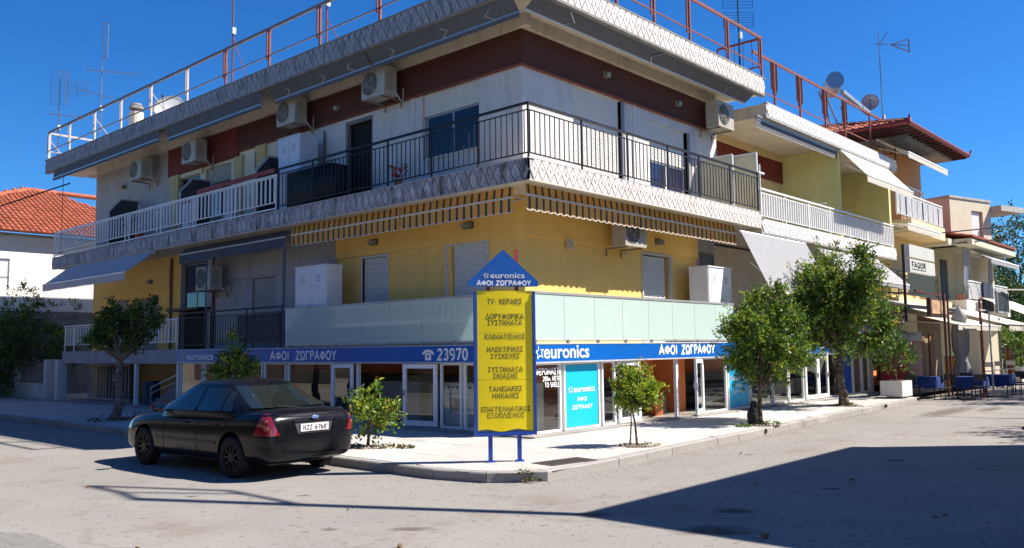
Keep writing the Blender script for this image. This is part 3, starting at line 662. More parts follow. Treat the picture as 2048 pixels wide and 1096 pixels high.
# ------------------------------------------------------------------ capital lettering built from strokes (plain or with serifs)
def _arc(cx, cy, rx, ry, a0, a1, n=10): return [(cx+rx*math.cos(R(a0+(a1-a0)*i/n)), cy+ry*math.sin(R(a0+(a1-a0)*i/n))) for i in range(n+1)]
GL = {
 'Α': (0.78, [[(0,0),(0.39,1),(0.78,0)],[(0.14,0.33),(0.64,0.33)]]), 'Λ': (0.74, [[(0,0),(0.37,1),(0.74,0)]]), 'Δ': (0.78, [[(0.03,0.04),(0.39,1),(0.75,0.04)],[(0.0,0.04),(0.78,0.04)]]),
 'Γ': (0.58, [[(0.08,0),(0.08,0.96),(0.58,0.96)]]), 'Ε': (0.60, [[(0.6,0.96),(0.08,0.96),(0.08,0.04),(0.6,0.04)],[(0.08,0.5),(0.52,0.5)]]), 'Ζ': (0.66, [[(0.04,0.96),(0.60,0.96),(0.04,0.04),(0.64,0.04)]]),
 'Η': (0.70, [[(0.08,0),(0.08,1)],[(0.62,0),(0.62,1)],[(0.08,0.5),(0.62,0.5)]]), 'Ι': (0.20, [[(0.10,0),(0.10,1)]]), 'Κ': (0.68, [[(0.08,0),(0.08,1)],[(0.62,1),(0.10,0.44)],[(0.26,0.60),(0.66,0)]]),
 'Μ': (0.86, [[(0.08,0),(0.08,1),(0.43,0.25),(0.78,1),(0.78,0)]]), 'Ν': (0.70, [[(0.08,0),(0.08,1),(0.62,0),(0.62,1)]]), 'Ξ': (0.62, [[(0.03,0.96),(0.59,0.96)],[(0.09,0.5),(0.53,0.5)],[(0.03,0.04),(0.59,0.04)]]),
 'Ο': (0.78, [_arc(0.39,0.5,0.34,0.46,0,360,20)]), 'Π': (0.70, [[(0.08,0),(0.08,0.96),(0.62,0.96),(0.62,0)]]), 'Ρ': (0.60, [[(0.08,0),(0.08,0.96),(0.34,0.96)]+_arc(0.34,0.73,0.22,0.23,90,-90,8)+[(0.08,0.5)]]),
 'Σ': (0.64, [[(0.60,0.96),(0.06,0.96),(0.38,0.5),(0.06,0.04),(0.62,0.04)]]), 'Τ': (0.66, [[(0.02,0.96),(0.64,0.96)],[(0.33,0),(0.33,0.96)]]), 'Υ': (0.70, [[(0.02,1),(0.35,0.46),(0.68,1)],[(0.35,0.48),(0.35,0)]]),
 'Φ': (0.84, [_arc(0.42,0.5,0.35,0.28,0,360,18),[(0.42,0),(0.42,1)]]), 'Ω': (0.80, [[(0.04,0.04),(0.28,0.04)]+_arc(0.40,0.55,0.33,0.41,-112,-428,16)+[(0.52,0.04),(0.76,0.04)]]),
 'Χ': (0.70, [[(0.02,0),(0.68,1)],[(0.02,1),(0.68,0)]]), 'V': (0.74, [[(0,1),(0.37,0),(0.74,1)]]), 'F': (0.56, [[(0.08,0),(0.08,0.96),(0.56,0.96)],[(0.08,0.52),(0.48,0.52)]]), 'G': (0.76, [_arc(0.40,0.5,0.33,0.46,50,340,14)+[(0.72,0.46),(0.44,0.46)]]),
 'R': (0.64, [[(0.08,0),(0.08,0.96),(0.34,0.96)]+_arc(0.34,0.73,0.22,0.23,90,-90,8)+[(0.08,0.5)],[(0.32,0.5),(0.62,0)]]), 'S': (0.60, [_arc(0.30,0.73,0.23,0.23,40,270,9)[:-1]+_arc(0.30,0.27,0.24,0.23,90,-140,9)]), 'L': (0.54, [[(0.08,1),(0.08,0.04),(0.54,0.04)]]),
 '0': (0.62, [_arc(0.31,0.5,0.25,0.46,0,360,18)]), '2': (0.60, [_arc(0.30,0.72,0.24,0.24,170,-30,9)+[(0.06,0.04),(0.58,0.04)]]), '3': (0.60, [_arc(0.28,0.74,0.22,0.22,150,-90,9)+_arc(0.28,0.27,0.25,0.23,90,-150,9)]),
 '7': (0.58, [[(0.03,0.96),(0.55,0.96),(0.22,0)]]), '9': (0.60, [_arc(0.30,0.70,0.24,0.26,0,360,14)+[(0.54,0.5)]+_arc(0.28,0.40,0.26,0.36,0,-110,6)]), '6': (0.60, [_arc(0.30,0.30,0.24,0.26,0,360,14),_arc(0.34,0.55,0.28,0.41,90,185,6)]),
 '-': (0.34, [[(0.04,0.4),(0.30,0.4)]]), '.': (0.16, [[(0.08,0.0),(0.08,0.12)]]), 'm': (0.72, [[(0.06,0),(0.06,0.55)],[(0.06,0.5),(0.30,0.55),(0.36,0.45),(0.36,0)],[(0.36,0.5),(0.60,0.55),(0.66,0.45),(0.66,0)]]), ' ': (0.36, [])}
for a, b in (('A','Α'),('O','Ο'),('T','Τ'),('H','Η'),('E','Ε'),('N','Ν'),('Z','Ζ')): GL[a] = GL[b]
def strokes(s, width, height, wt=0.16, serif=False, gap=0.16):
    """quads (list of 4 (x,z), layer) of a line of lettering centred on the origin"""
    tot = sum(GL[c][0] for c in s) + gap*(len(s)-1); kx = width/tot; out = []; x = -width/2; t = wt*height/2; lay = 0
    for c in s:
        w_, st = GL[c]
        for pl in st:
            P_ = [(x+p[0]*kx, (p[1]-0.5)*(height-2*t*0.0)) for p in pl]; n = len(P_); closed = n > 8 and math.hypot(P_[0][0]-P_[-1][0], P_[0][1]-P_[-1][1]) < 1e-6
            tt = min(t, kx*0.16*1.3)
            L_s = []; 
            for i in range(n):
                a = P_[i-1] if i > 0 else (P_[-2] if closed else None); b = P_[i+1] if i < n-1 else (P_[1] if closed else None)
                d = []
                for u, v in ((a, P_[i]), (P_[i], b)):
                    if u is None or v is None: continue
                    l = math.hypot(v[0]-u[0], v[1]-u[1]) or 1; d.append(((v[0]-u[0])/l, (v[1]-u[1])/l))
                dx = sum(q[0] for q in d); dy = sum(q[1] for q in d); l = math.hypot(dx, dy) or 1; dx /= l; dy /= l
                m = 1/max(0.45, dx*d[0][0]+dy*d[0][1]); L_s.append((-dy*tt*m, dx*tt*m))
            for i in range(n-1):
                p, q, a, b = P_[i], P_[i+1], L_s[i], L_s[i+1]
                out.append(([(p[0]+a[0],p[1]+a[1]),(p[0]-a[0],p[1]-a[1]),(q[0]-b[0],q[1]-b[1]),(q[0]+b[0],q[1]+b[1])], lay))
            if serif and not closed:
                for e in (pl[0], pl[-1]):
                    if abs(e[1]-0.5) > 0.44 and c not in 'ΣΞΖΤ' or (c == 'Τ' and e[1] == 0):
                        ex = x+e[0]*kx; ez = (e[1]-0.5)*height; sg = 1 if ez < 0 else -1; sw = kx*0.17
                        out.append(([(ex-sw,ez),(ex+sw,ez),(ex+sw,ez+sg*height*0.075),(ex-sw,ez+sg*height*0.075)], lay+1))
            lay += 2
        x += (w_+gap)*kx
    return out
def letters(s, fn, width, height, mat_, parent, wt=0.16, serif=False, gap=0.16, name='lettering'):
    """fn(x, z, d) -> point, d = distance proud of the board"""
    bm = NB()
    for q, lay in strokes(s, width, height, wt, serif, gap):
        bm.faces.new([bm.verts.new(fn(p[0], p[1], 0.002+0.00012*lay)) for p in q])
    bmesh.ops.triangulate(bm, faces=bm.faces)
    return link(name, bm, mat_, parent, world=False, recalc=False)
def caps(s, c, right, width, height, mat_, parent, wt=0.18, serif=False, gap=0.16, name='lettering'):
    right = Vector(right).normalized(); nr = right.cross(Vector((0,0,1))); c = Vector(c)-rootloc(parent)
    return letters(s, lambda x, z, d: c+right*x+Vector((0,0,z))+nr*d, width, height, mat_, parent, wt, serif, gap, name)
RL = (0,-1,0); RR = (1,0,0)
def poster(s, a0, a1, z0, z1, lab):
    bm = NB(); fb(bm, s, a0, a1, 0.040, 0.046, z0, z1); p = link('window_poster', bm, cyan_m, main, label=lab)
    rt = RL if s == 'L' else RR; wd = a1-a0; m = (a0+a1)/2
    text('euronics', fp(s, m+wd*0.07, 0.038, z0+(z1-z0)*0.60), rt, wd*0.66, 0.13, sign_white, p, bold=0.01)
    star(fp(s, m-wd*0.36, 0.038, z0+(z1-z0)*0.60), rt, 0.10, p, (logo_yellow, sign_white))
    caps('ΑΦΟΙ', fp(s, m, 0.038, z0+(z1-z0)*0.44), rt, wd*0.30, 0.09, sign_white, p)
    caps('ΖΩΓΡΑΦΟΥ', fp(s, m, 0.038, z0+(z1-z0)*0.31), rt, wd*0.62, 0.09, sign_white, p)
poster('R', 1.14, 2.30, 0.24, 1.58, 'cyan poster next to the shop corner'); poster('R', 8.42, 9.56, 0.24, 1.58, 'cyan poster behind the tree'); 
bm = NB(); fb(bm,'R',16.48,17.44,0.04,0.046,0.24,1.58); link('window_poster', bm, sign_blue, main, label='plain blue window panel')
wt = thing('window_lettering', 'white lettering stuck on the first window right of the yellow pylon', 'lettering', (0.5,0.04,1.3))
caps('ΑΦΕΡΟΜΑΣΤΕ', (0.50,0.015,1.46), RR, 0.94, 0.13, sign_white, wt); caps('200m. ΜΕΤΑ', (0.64,0.015,1.31), RR, 0.56, 0.095, sign_white, wt); caps('ΤΟ SHELL', (0.66,0.015,1.18), RR, 0.48, 0.10, sign_white, wt)

# long blue shop signs on both fronts
def band(s, a0, a1, z0, z1, label):
    t = thing('shop_sign', label, 'sign', fp(s, (a0+a1)/2, 0, z0))
    bm = NB(); fb(bm, s, a0, a1, -0.085, -0.002, z0, z1); link('sign_board', bm, sign_blue, t, bevel=0.006)
    bm = NB(); fb(bm, s, a0, a1, -0.095, -0.002, z0-0.035, z0-0.002); fb(bm, s, a0, a1, -0.095, -0.002, z1+0.002, z1+0.02); link('trim', bm, M('sign_trim',(0.45,0.47,0.50),0.4), t)
    return t
sL = band('L', -0.085, 15.22, 1.67, 2.03, 'long blue fascia sign on the shaded left street front, with the phone number 23970')
sR = band('R', 0.0, 15.2, 1.67, 2.03, 'long blue fascia sign on the sunlit right street front, white lettering')
d = -0.087
text('euronics', (d,13.68,1.83), RL, 1.66, 0.20, sign_white, sL, bold=0.01); star((d,14.78,1.83), RL, 0.14, sL, (logo_yellow, logo_yellow))
caps('ΑΦΟΙ', (d,9.21,1.84), RL, 0.92, 0.23, sign_white, sL, wt=0.21); caps('ΖΩΓΡΑΦΟΥ', (d,7.50,1.84), RL, 1.82, 0.23, sign_white, sL, wt=0.21)
caps('23970', (d,2.28,1.84), RL, 0.98, 0.25, sign_white, sL, wt=0.21)
bm = NB(); c = Vector((d,3.08,1.82))
def ph(pts): prism(bm, [c + Vector((0,-x,z)) for x, z in pts], (-0.004,0,0))
ph([(-0.10,-0.11),(0.10,-0.11),(0.10,0.0),(0.06,0.05),(-0.06,0.05),(-0.10,0.0)])
arc = [(0.20*math.cos(R(t)), 0.02+0.115*math.sin(R(t))) for t in range(0,181,20)]; arc2 = [(0.12*math.cos(R(t)), 0.02+0.05*math.sin(R(t))) for t in range(180,-1,-20)]
for i in range(9): ph([arc[i], arc[i+1], arc2[8-i], arc2[9-i]])
link('telephone_symbol', bm, sign_white, sL)
bm = NB(); bmesh.ops.create_circle(bm, cap_ends=True, segments=14, radius=0.035, matrix=Matrix.Translation((d-0.006,3.08,1.795)) @ Matrix.Rotation(R(90),4,'Y')); link('dial', bm, sign_blue, sL)
text('euronics', (1.06,d,1.87), RR, 1.56, 0.28, sign_white, sR, bold=0.015); star((0.14,d,1.86), RR, 0.16, sR, (sign_white, sign_white))
caps('ΑΦΟΙ', (5.12,d,1.87), RR, 0.82, 0.22, sign_white, sR, wt=0.24); caps('ΖΩΓΡΑΦΟΥ', (6.60,d,1.87), RR, 1.68, 0.22, sign_white, sR, wt=0.24)

# ------------------------------------------------------------------ awnings
def scallop(bm, s, a0, a1, d, ztop, zbot, per, amp=0.045, mat_i=0, edge=0.0):
    n = max(1, round((a1-a0)/per)); per = (a1-a0)/n; k = 8
    top = []; bot = []
    for i in range(n*k+1):
        a = a0+per*i/k; t = (i % k)/k
        z = zbot - amp*abs(math.sin(math.pi*t))**0.7; top.append(fp(s,a,d,ztop)); bot.append(fp(s,a,d+0.006*math.sin(i*0.9),z))
    for i in range(n*k):
        v = [bm.verts.new(p) for p in (top[i],top[i+1],bot[i+1],bot[i])]; bm.faces.new(v).material_index = mat_i
        if edge:
            e = Vector((0,0,edge)); o = fp(s,0,-0.004,0)
            v = [bm.verts.new(p) for p in (bot[i]+e+o,bot[i+1]+e+o,bot[i+1]+o,bot[i]+o)]; bm.faces.new(v).material_index = 1
def awning(label, s, a0, a1, top, barp, val, fabric, bar_m=white_metal, per=0.235, group=None, arms=2, arm_from=None, amp=0.045, trim=None, roll=True, val_in=True):
    """fabric sheet from top=(d,z) to the front bar barp=(d,z), hanging valance of height val"""
    t = thing('awning', label, 'awning', fp(s, (a0+a1)/2, top[0], top[1]), group=group)
    bm = NB(); n = 18; rows = 5; g = []
    for i in range(n+1):
        a = a0+(a1-a0)*i/n; col = []
        for j in range(rows+1):
            u = j/rows; sag = -0.015*math.sin(math.pi*u)*(0.8+0.2*math.sin(i*1.3))
            col.append(bm.verts.new(fp(s, a, top[0]+(barp[0]-top[0])*u, top[1]+(barp[1]-top[1])*u+sag)))
        g.append(col)
    for i in range(n):
        for j in range(rows): bm.faces.new((g[i][j],g[i+1][j],g[i+1][j+1],g[i][j+1]))
    link('fabric', bm, fabric, t, smooth=True)
    bm = NB(); fb(bm, s, a0, a1, barp[0]-0.025, barp[0]+0.025, barp[1]-0.02, barp[1]+0.03); link('front_bar', bm, bar_m, t)
    if val:
        bm = NB(); scallop(bm, s, a0, a1, barp[0]-0.01, barp[1]-0.02, barp[1]-val, per, amp, edge=0.012); link('valance', bm, [fabric, trim or fabric], t, recalc=False)
    if roll:
        bm = NB(); tube(bm, fp(s,a0,top[0]+0.03,top[1]-0.03), fp(s,a1,top[0]+0.03,top[1]-0.03), 0.045, 8); link('roller', bm, bar_m, t)
    for k in range(arms):
        a = a0+(a1-a0)*(0.12+0.76*k/max(1,arms-1)); f = arm_from or (top[0]+0.25, top[1]-0.45); sg = 1 if k == 0 else -1
        mid = fp(s, a+sg*0.35, (f[0]+barp[0])/2, (f[1]+barp[1])/2-0.02)
        bm = NB(); tube(bm, fp(s,a,*f), mid, 0.018, 6); tube(bm, mid, fp(s,a+sg*0.05,barp[0],barp[1]), 0.018, 6); link('arm', bm, bar_m if roll else grey_alu, t)
    return t
cream_bar = M('cream_bar', (0.60,0.54,0.42), 0.5, 0.05, 5, 0.0)
for a0, a1, lb in ((0.76,0.76+16*0.235,'striped orange and charcoal awning nearest the corner on the shaded left front'),(4.60,4.60+20*0.235,'striped orange and charcoal awning on the left front, next to the plain charcoal one')):
    awning(lb, 'L', a0, a1, (0.36,5.495), (0.33,5.25), 0.29, stripeL, cream_bar, group='striped awnings under the balcony', arm_from=(1.1,5.35), trim=sign_white, roll=False)
for a0, a1, lb in ((0.26,0.26+18*0.235,'striped orange and charcoal awning nearest the corner on the sunlit right front'),(4.54,4.54+22*0.235,'striped orange and charcoal awning on the right front, above the white balcony cabinet')):
    awning(lb, 'R', a0, a1, (0.36,5.495), (0.33,5.25), 0.29, stripeR, cream_bar, group='striped awnings under the balcony', arm_from=(1.1,5.35), trim=sign_white, roll=False)
awning('plain charcoal awning with a scalloped edge under the balcony, left of the striped ones', 'L', 9.5, 15.8, (0.45,5.46), (0.25,5.22), 0.26, awn_dark, M('cream_grey_bar',(0.40,0.38,0.33),0.5), arm_from=(1.1,5.2))
awning('pale grey awning reaching out at the far left end of the first balcony', 'L', 17.2, 24.6, (0.0,5.45), (-0.95,4.68), 0.22, awn_light, white_metal, per=0.2, arm_from=(0.3,5.3), amp=0.06)
# retracted awnings hanging under the roof edge
for s, a0, a1, top, br_, f, lb in (('L',0.5,5.6,(0.06,9.70),(0.34,9.38),awn_grey,'dusty grey awning folded under the roof edge, nearest the corner on the left front'),
        ('L',5.7,10.2,(0.06,9.70),(0.34,9.38),awn_grey,'dusty grey awning folded under the roof edge, above the two large air conditioners'),
        ('L',10.6,16.5,(0.02,9.70),(0.10,9.30),awn_grey,'weathered grey awning under the roof edge, in the middle of the left front'),
        ('L',17.0,26.6,(0.02,9.70),(0.0,9.36),awn_grey,'torn grey awning hanging under the far left end of the roof'),
        ('R',0.45,10.8,(0.10,9.70),(0.45,9.46),awn_grey,'long grey awning with a white front bar folded under the roof edge, sunlit front')):
    awning(lb, s, a0, a1, top, br_, 0 if s == 'R' else 0.10, f, M('awning_bar_grey',(0.55,0.56,0.58),0.4) if s == 'R' else grey_alu, per=0.16, group='retracted awnings under the roof', arms=3, arm_from=(0.12,9.66), roll=False, amp=0.02)

# ------------------------------------------------------------------ air conditioners (built once facing -x, copied)
def make_ac(label, wd=0.95, h=0.78, dp=0.42):
    t = thing('air_conditioner', label, 'air conditioner', (0,0,0), group='air conditioner units on the facades')
    bm = NB(); box(bm, -dp, 0, -wd/2, wd/2, 0, h); link('casing', bm, ac_m, t, world=False, bevel=0.015)
    bm = NB(); cy = wd*0.14; r = h*0.40
    for k in range(4): 
        rr = r*(0.35+0.217*k); 
        for i in range(16):
            a, b = 2*math.pi*i/16, 2*math.pi*(i+1)/16
            tube(bm, (-dp-0.012,cy+rr*math.cos(a),h/2+rr*math.sin(a)), (-dp-0.012,cy+rr*math.cos(b),h/2+rr*math.sin(b)), 0.006, 4, cap=False)
    for i in range(8):
        a = math.pi*i/8; tube(bm, (-dp-0.012,cy+r*math.cos(a),h/2+r*math.sin(a)), (-dp-0.012,cy-r*math.cos(a),h/2-r*math.sin(a)), 0.005, 4)
    link('fan_grille', bm, ac_m, t, world=False)
    bm = NB(); tube(bm, (-dp-0.003,cy,h/2), (-dp+0.01,cy,h/2), r, 20); link('fan_opening', bm, ac_dark, t, world=False)
    bm = NB(); tube(bm, (-dp-0.02,cy,h/2), (-dp+0.01,cy,h/2), r*0.22, 12)
    for i in range(3):
        a = 2*math.pi*i/3; u = Vector((0,math.cos(a),math.sin(a))); v = Vector((0,-math.sin(a),math.cos(a))); c = Vector((-dp-0.006,cy,h/2))
        poly(bm, [c+u*r*0.2-v*r*0.1, c+u*r*0.9-v*r*0.3, c+u*r*0.9+v*r*0.25, c+u*r*0.2+v*r*0.15])
    link('fan_blades', bm, M('fan_grey',(0.10,0.10,0.10),0.5), t, world=False)
    bm = NB()
    for i in range(8): box(bm, -dp*0.85+0.0, -dp*0.30, -wd/2-0.004, -wd/2, h*0.2+i*h*0.08, h*0.2+i*h*0.08+0.02)
    link('side_vent', bm, M('vent_shadow_grey',(0.16,0.15,0.13),0.6), t, world=False)
    brm = M('bracket_rust',(0.22,0.16,0.12),0.7)
    for yy in (-wd*0.35, wd*0.35): bm = NB(); bar(bm, (-dp,yy,-0.02),(0.28,yy,-0.02),0.04,0.04); bar(bm,(0.28,yy,-0.04),(0.28,yy,-0.22),0.03,0.03); link('bracket', bm, brm, t, world=False)
    bm = NB(); path(bm, [(-0.1,-wd/2-0.02,0.15),(0.05,-wd/2-0.06,-0.05),(0.25,-wd/2+0.02,-0.12),(0.27,-wd/2+0.05,0.3)], 0.018); link('pipe', bm, awn_cream, t, world=False)
    return t
ac0 = make_ac('beige air conditioner under the roof edge above the dark doorway, second from the corner'); ac0.location = (0.96,5.9,8.62)
dup(ac0, (0.96,10.0,8.66), 0, 'darker air conditioner above the tall white balcony cabinet, under the roof')
dup(ac0, (0.96,15.9,8.45), 0, 'air conditioner on the oxblood band in the middle of the left front')
dup(ac0, (0.96,20.0,8.45), 0, 'air conditioner on the grey wall at the far left end of the top floor')
dup(ac0, (0.96,14.75,4.0), 0, 'air conditioner on the grey wall beside the tall stairwell window, lower floor')
dup(ac0, (9.75,0.95,8.5), R(90), 'air conditioner under the roof where the sunlit white wall ends')
dup(ac0, (4.75,0.96,4.50), R(90), 'air conditioner on the yellow wall half hidden by the striped awning')

def lamp(label, s, a, z, col=(0.20,0.18,0.14), d=1.24, w_=0.16, group='bulkhead lamps on the facade'):
    t = thing('wall_lamp', label, 'wall lamp', fp(s,a,d,z), group=group)
    bm = NB(); fb(bm, s, a-w_, a+w_, d-0.03, d-0.001, z-0.07, z+0.09); link('base', bm, M('lamp_base',col,0.5), t)
    bm = NB(); prism(bm, [fp(s,a-w_*0.9,d-0.03,z+0.07), fp(s,a-w_*0.9,d-0.14,z+0.05), fp(s,a-w_*0.9,d-0.11,z-0.07), fp(s,a-w_*0.9,d-0.03,z-0.05)], fp(s,w_*1.8,0,0)); link('lamp_glass', bm, M('lamp_glass',(0.18,0.19,0.15),0.15), t)
lamp('small grey bulkhead lamp on the yellow wall above the narrow shuttered door', 'L', 6.7, 4.88, (0.05,0.06,0.05))
lamp('small grey bulkhead lamp on the yellow wall, nearest the corner on the shaded side', 'L', 3.05, 4.95, (0.05,0.06,0.05))
lamp('grey bulkhead lamp above the shuttered door on the sunlit yellow wall', 'R', 6.87, 4.86, (0.10,0.10,0.09))
lamp('small lamp on the brown band left of the big air conditioner, shaded front', 'L', 8.35, 8.95, w_=0.09)
for a, z, l in ((4.55,9.08,'small brass lamp on the brown band nearest the corner, sunlit front'),(8.10,9.04,'small brass lamp on the brown band left of the air conditioner, sunlit front')):
    lamp(l, 'R', a, z, (0.35,0.28,0.20), w_=0.09)
lamp('lamp on the grey upper wall at the far left end', 'L', 22.6, 8.6, (0.12,0.11,0.10), w_=0.14)
lamp('lamp on the yellow panel above the far left doors', 'L', 20.0, 4.62, (0.10,0.10,0.08), w_=0.14)
mb = thing('meter_box', 'small cream box on the yellow wall right of the pylon sign', 'box', (2.87,1.23,4.45)); bm = NB(); box(bm, 2.78,2.98,1.18,1.238,4.35,4.60); link('box', bm, M('cream_plastic',(0.55,0.48,0.34),0.5), mb, bevel=0.01); bm=NB(); box(bm,2.83,2.93,1.174,1.179,4.42,4.53); link('cover',bm,M('beige_plastic',(0.42,0.36,0.25),0.5),mb)

# ------------------------------------------------------------------ balcony cabinets and things
def cabinet(label, s, a0, a1, d0, d1, z0, z1, mat_=white_metal, group='white storage cabinets on the balconies'):
    t = thing('storage_cabinet', label, 'cabinet', fp(s,(a0+a1)/2,(d0+d1)/2,z0), group=group)
    bm = NB(); fb(bm, s, a0, a1, d0, d1, z0, z1); link('body', bm, mat_, t, bevel=0.012)
    bm = NB(); fb(bm, s, a0-0.02, a1+0.02, d0-0.03, d1, z1+0.001, z1+0.03); link('top', bm, mat_, t)
    m = (a0+a1)/2
    for b0, b1 in ((a0+0.03,m-0.01),(m+0.01,a1-0.03)):
        bm = NB(); fb(bm, s, b0, b1, d0-0.015, d0-0.001, z0+0.05, z1-0.04); dr = link('door', bm, mat_, t)
        bm = NB(); c = (b0+b1)/2
        for i in range(4): fb(bm, s, c-0.10, c+0.10, d0-0.020, d0-0.016, z1-0.42+i*0.05, z1-0.40+i*0.05)
        link('vent', bm, M('vent_grey',(0.35,0.35,0.36),0.6), dr)
    bm = NB(); fb(bm, s, m-0.03, m-0.01, d0-0.05, d0-0.016, (z0+z1)/2-0.12, (z0+z1)/2+0.02); link('handle', bm, ac_dark, t)
cabinet('white two door cabinet above the glass balustrade on the shaded left balcony', 'L', 7.55, 9.05, 0.30, 0.80, 2.08, 4.28)
cabinet('tall bluish white cabinet on the upper left balcony beside the dark cover', 'L', 8.95, 10.05, 0.35, 0.95, 5.98, 8.15, M('bluish_white_metal',(0.50,0.54,0.62),0.5,0.05,3,0.05))
cabinet('white cabinet standing on the sunlit right balcony behind the glass balustrade', 'R', 8.0, 9.35, 0.35, 0.95, 2.08, 4.18)
bm = NB(); box(bm, 0.16, 0.85, 7.2, 9.3, 5.97, 7.02); o = link('covered_table', bm, M('black_tarpaulin',(0.008,0.008,0.010),0.6,0.3,6,0.6,8), bevel=0.07, smooth=True); tag(o, 'large black tarpaulin covering furniture on the upper left balcony', 'tarpaulin')
bm = NB(); box(bm, 0.2, 0.8, 9.35, 9.6, 2.07, 2.9); box(bm,0.16,0.2,9.6,11.9,2.25,3.05); o = link('dark_panel', bm, M('bluish_dark_panel',(0.05,0.055,0.08),0.5,0.2,3,0.1)); tag(o, 'dark board behind the lower black railing by the glass balustrade', 'board')
def pot_plant(label, loc, h=0.3, r=0.11, lm=None, n=60, flower=None, cat='potted plant', potm=None, spread=1.0, group=None):
    t = thing('potted_plant', label, cat, loc, group=group); x, y, z = loc; rr = random.Random(int(x*97+y*31))
    bm = NB(); tube(bm, (x,y,z), (x,y,z+h*0.8), r*0.75, 10, r); link('pot', bm, potm or M('terracotta',(0.35,0.13,0.07),0.8), t)
    bm = NB(); bm2 = NB(); k2 = 0
    for i in range(n):
        a = rr.uniform(0,6.28); rad = rr.random()**0.5*r*2.2*spread; zz = z+h*0.8+rr.uniform(0.02,h*1.3*spread); c = Vector((x+rad*math.cos(a), y+rad*math.sin(a), zz))
        leaf(bm, c, Vector((math.cos(a),math.sin(a),rr.uniform(-0.4,0.9))), 0.09, rr)
    link('leaves', bm, lm or leaf_b, t)
    if flower:
        for i in range(9):
            a = rr.uniform(0,6.28); sphere(bm2, (x+r*1.6*math.cos(a), y+r*1.6*math.sin(a), z+h*1.1+rr.uniform(0,0.3)), 0.045, 6, 4)
        link('flowers', bm2, flower, t)
    return t
def leaf(bm, c, d, L, rr, mi=0, wide=0.42):
    d = d.normalized() if d.length > 1e-4 else Vector((0,0,1))
    s = d.cross(Vector((rr.uniform(-1,1),rr.uniform(-1,1),rr.uniform(-1,1))))
    if s.length < 1e-3: s = Vector((1,0,0))
    s.normalize(); n = d.cross(s); w_ = L*wide*0.5
    v = [bm.verts.new(p) for p in (c, c+d*L*0.45+s*w_+n*w_*0.45, c+d*L-n*L*0.08, c+d*L*0.45-s*w_+n*w_*0.45)]
    f = bm.faces.new((v[0],v[1],v[2])); f.material_index = mi; f = bm.faces.new((v[0],v[2],v[3])); f.material_index = mi
pot_plant('potted geranium with red flowers on the upper black railed balcony', (0.35,4.65,5.97), flower=M('red_petals',(0.45,0.02,0.04),0.6))
pot_plant('leafy plant behind the white railing at the far left balcony', (0.30,19.0,5.97), h=0.5, r=0.16, n=140, spread=1.5, lm=leaf_a)
bm = NB(); box(bm,0.15,0.35,12.3,12.8,5.99,7.1); box(bm,0.14,0.30,14.9,15.5,5.99,6.9); o = link('laundry', bm, M('pale_blue_cloth',(0.36,0.42,0.52),0.9,0.3,5,0.5,8)); tag(o, 'pale cloths hanging behind the white railing of the upper left balcony', 'laundry')

# ------------------------------------------------------------------ inside the shop
t = thing('cooker', 'white cooker standing behind the shop window left of the yellow pylon', 'cooker', (0.45,2.45,0.17))
cook = M('cooker_enamel',(0.50,0.54,0.55),0.35,0.04,3,0.0)
bm = NB(); box(bm,0.35,0.95,2.0,3.0,0.18,1.18); link('body', bm, cook, t, bevel=0.015)
bm = NB(); box(bm,0.33,0.349,2.06,2.94,0.48,0.98); dr = link('oven_door', bm, cook, t); bm = NB(); box(bm,0.322,0.329,2.2,2.8,0.58,0.84); link('oven_window', bm, dark_glass, dr); bm = NB(); tube(bm,(0.30,2.12,0.93),(0.30,2.88,0.93),0.014); link('handle', bm, grey_alu, dr)
bm = NB(); box(bm,0.335,0.349,2.06,2.94,0.24,0.44); link('drawer', bm, cook, t)
for i in range(6):
    bm = NB(); tube(bm,(0.349,2.15+i*0.14,1.08),(0.32,2.15+i*0.14,1.08),0.025,8); link('knob', bm, ac_dark, t)
bm = NB(); box(bm,0.33,0.95,0.5,1.85,0.18,1.2); o = link('freezer', bm, M('freezer_cream',(0.40,0.40,0.33),0.4)); tag(o, 'plain cream chest appliance beside the cooker in the shop window', 'appliance')
bm = NB(); box(bm,1.0,1.9,4.6,6.2,0.17,1.15); o = link('counter', bm, M('counter_grey',(0.20,0.22,0.21),0.5), bevel=0.02); tag(o, 'grey green counter inside the shop behind the open doorway', 'counter')
def chair(label, loc, rz, m_, group, seat=0.46, plastic=False):
    t = thing('chair', label, 'chair', loc, rz, group)
    bm = NB(); box(bm,-0.2,0.2,-0.2,0.2,seat-0.02,seat+0.02); link('seat', bm, m_, t, world=False, bevel=0.008)
    bm = NB(); box(bm,-0.19,0.19,0.17,0.20,seat+0.2,seat+0.42); link('backrest', bm, m_, t, world=False)
    for sx in (-1,1):
        bm = NB(); tube(bm,(sx*0.18,0.19,seat+0.42),(sx*0.19,0.22,0),0.014,6); link('leg', bm, m_, t, world=False)
        bm = NB(); tube(bm,(sx*0.18,-0.18,seat),(sx*0.19,-0.2,0),0.014,6); link('leg', bm, m_, t, world=False)
    return t
chair('grey metal chair inside the shop, seen through the open doorway', (1.3,4.25,0.165), R(60), grey_alu, 'chairs in the shop', 0.5)
dark_shelf = M('dark_shelving',(0.03,0.035,0.045),0.5,0.2,3,0.05)
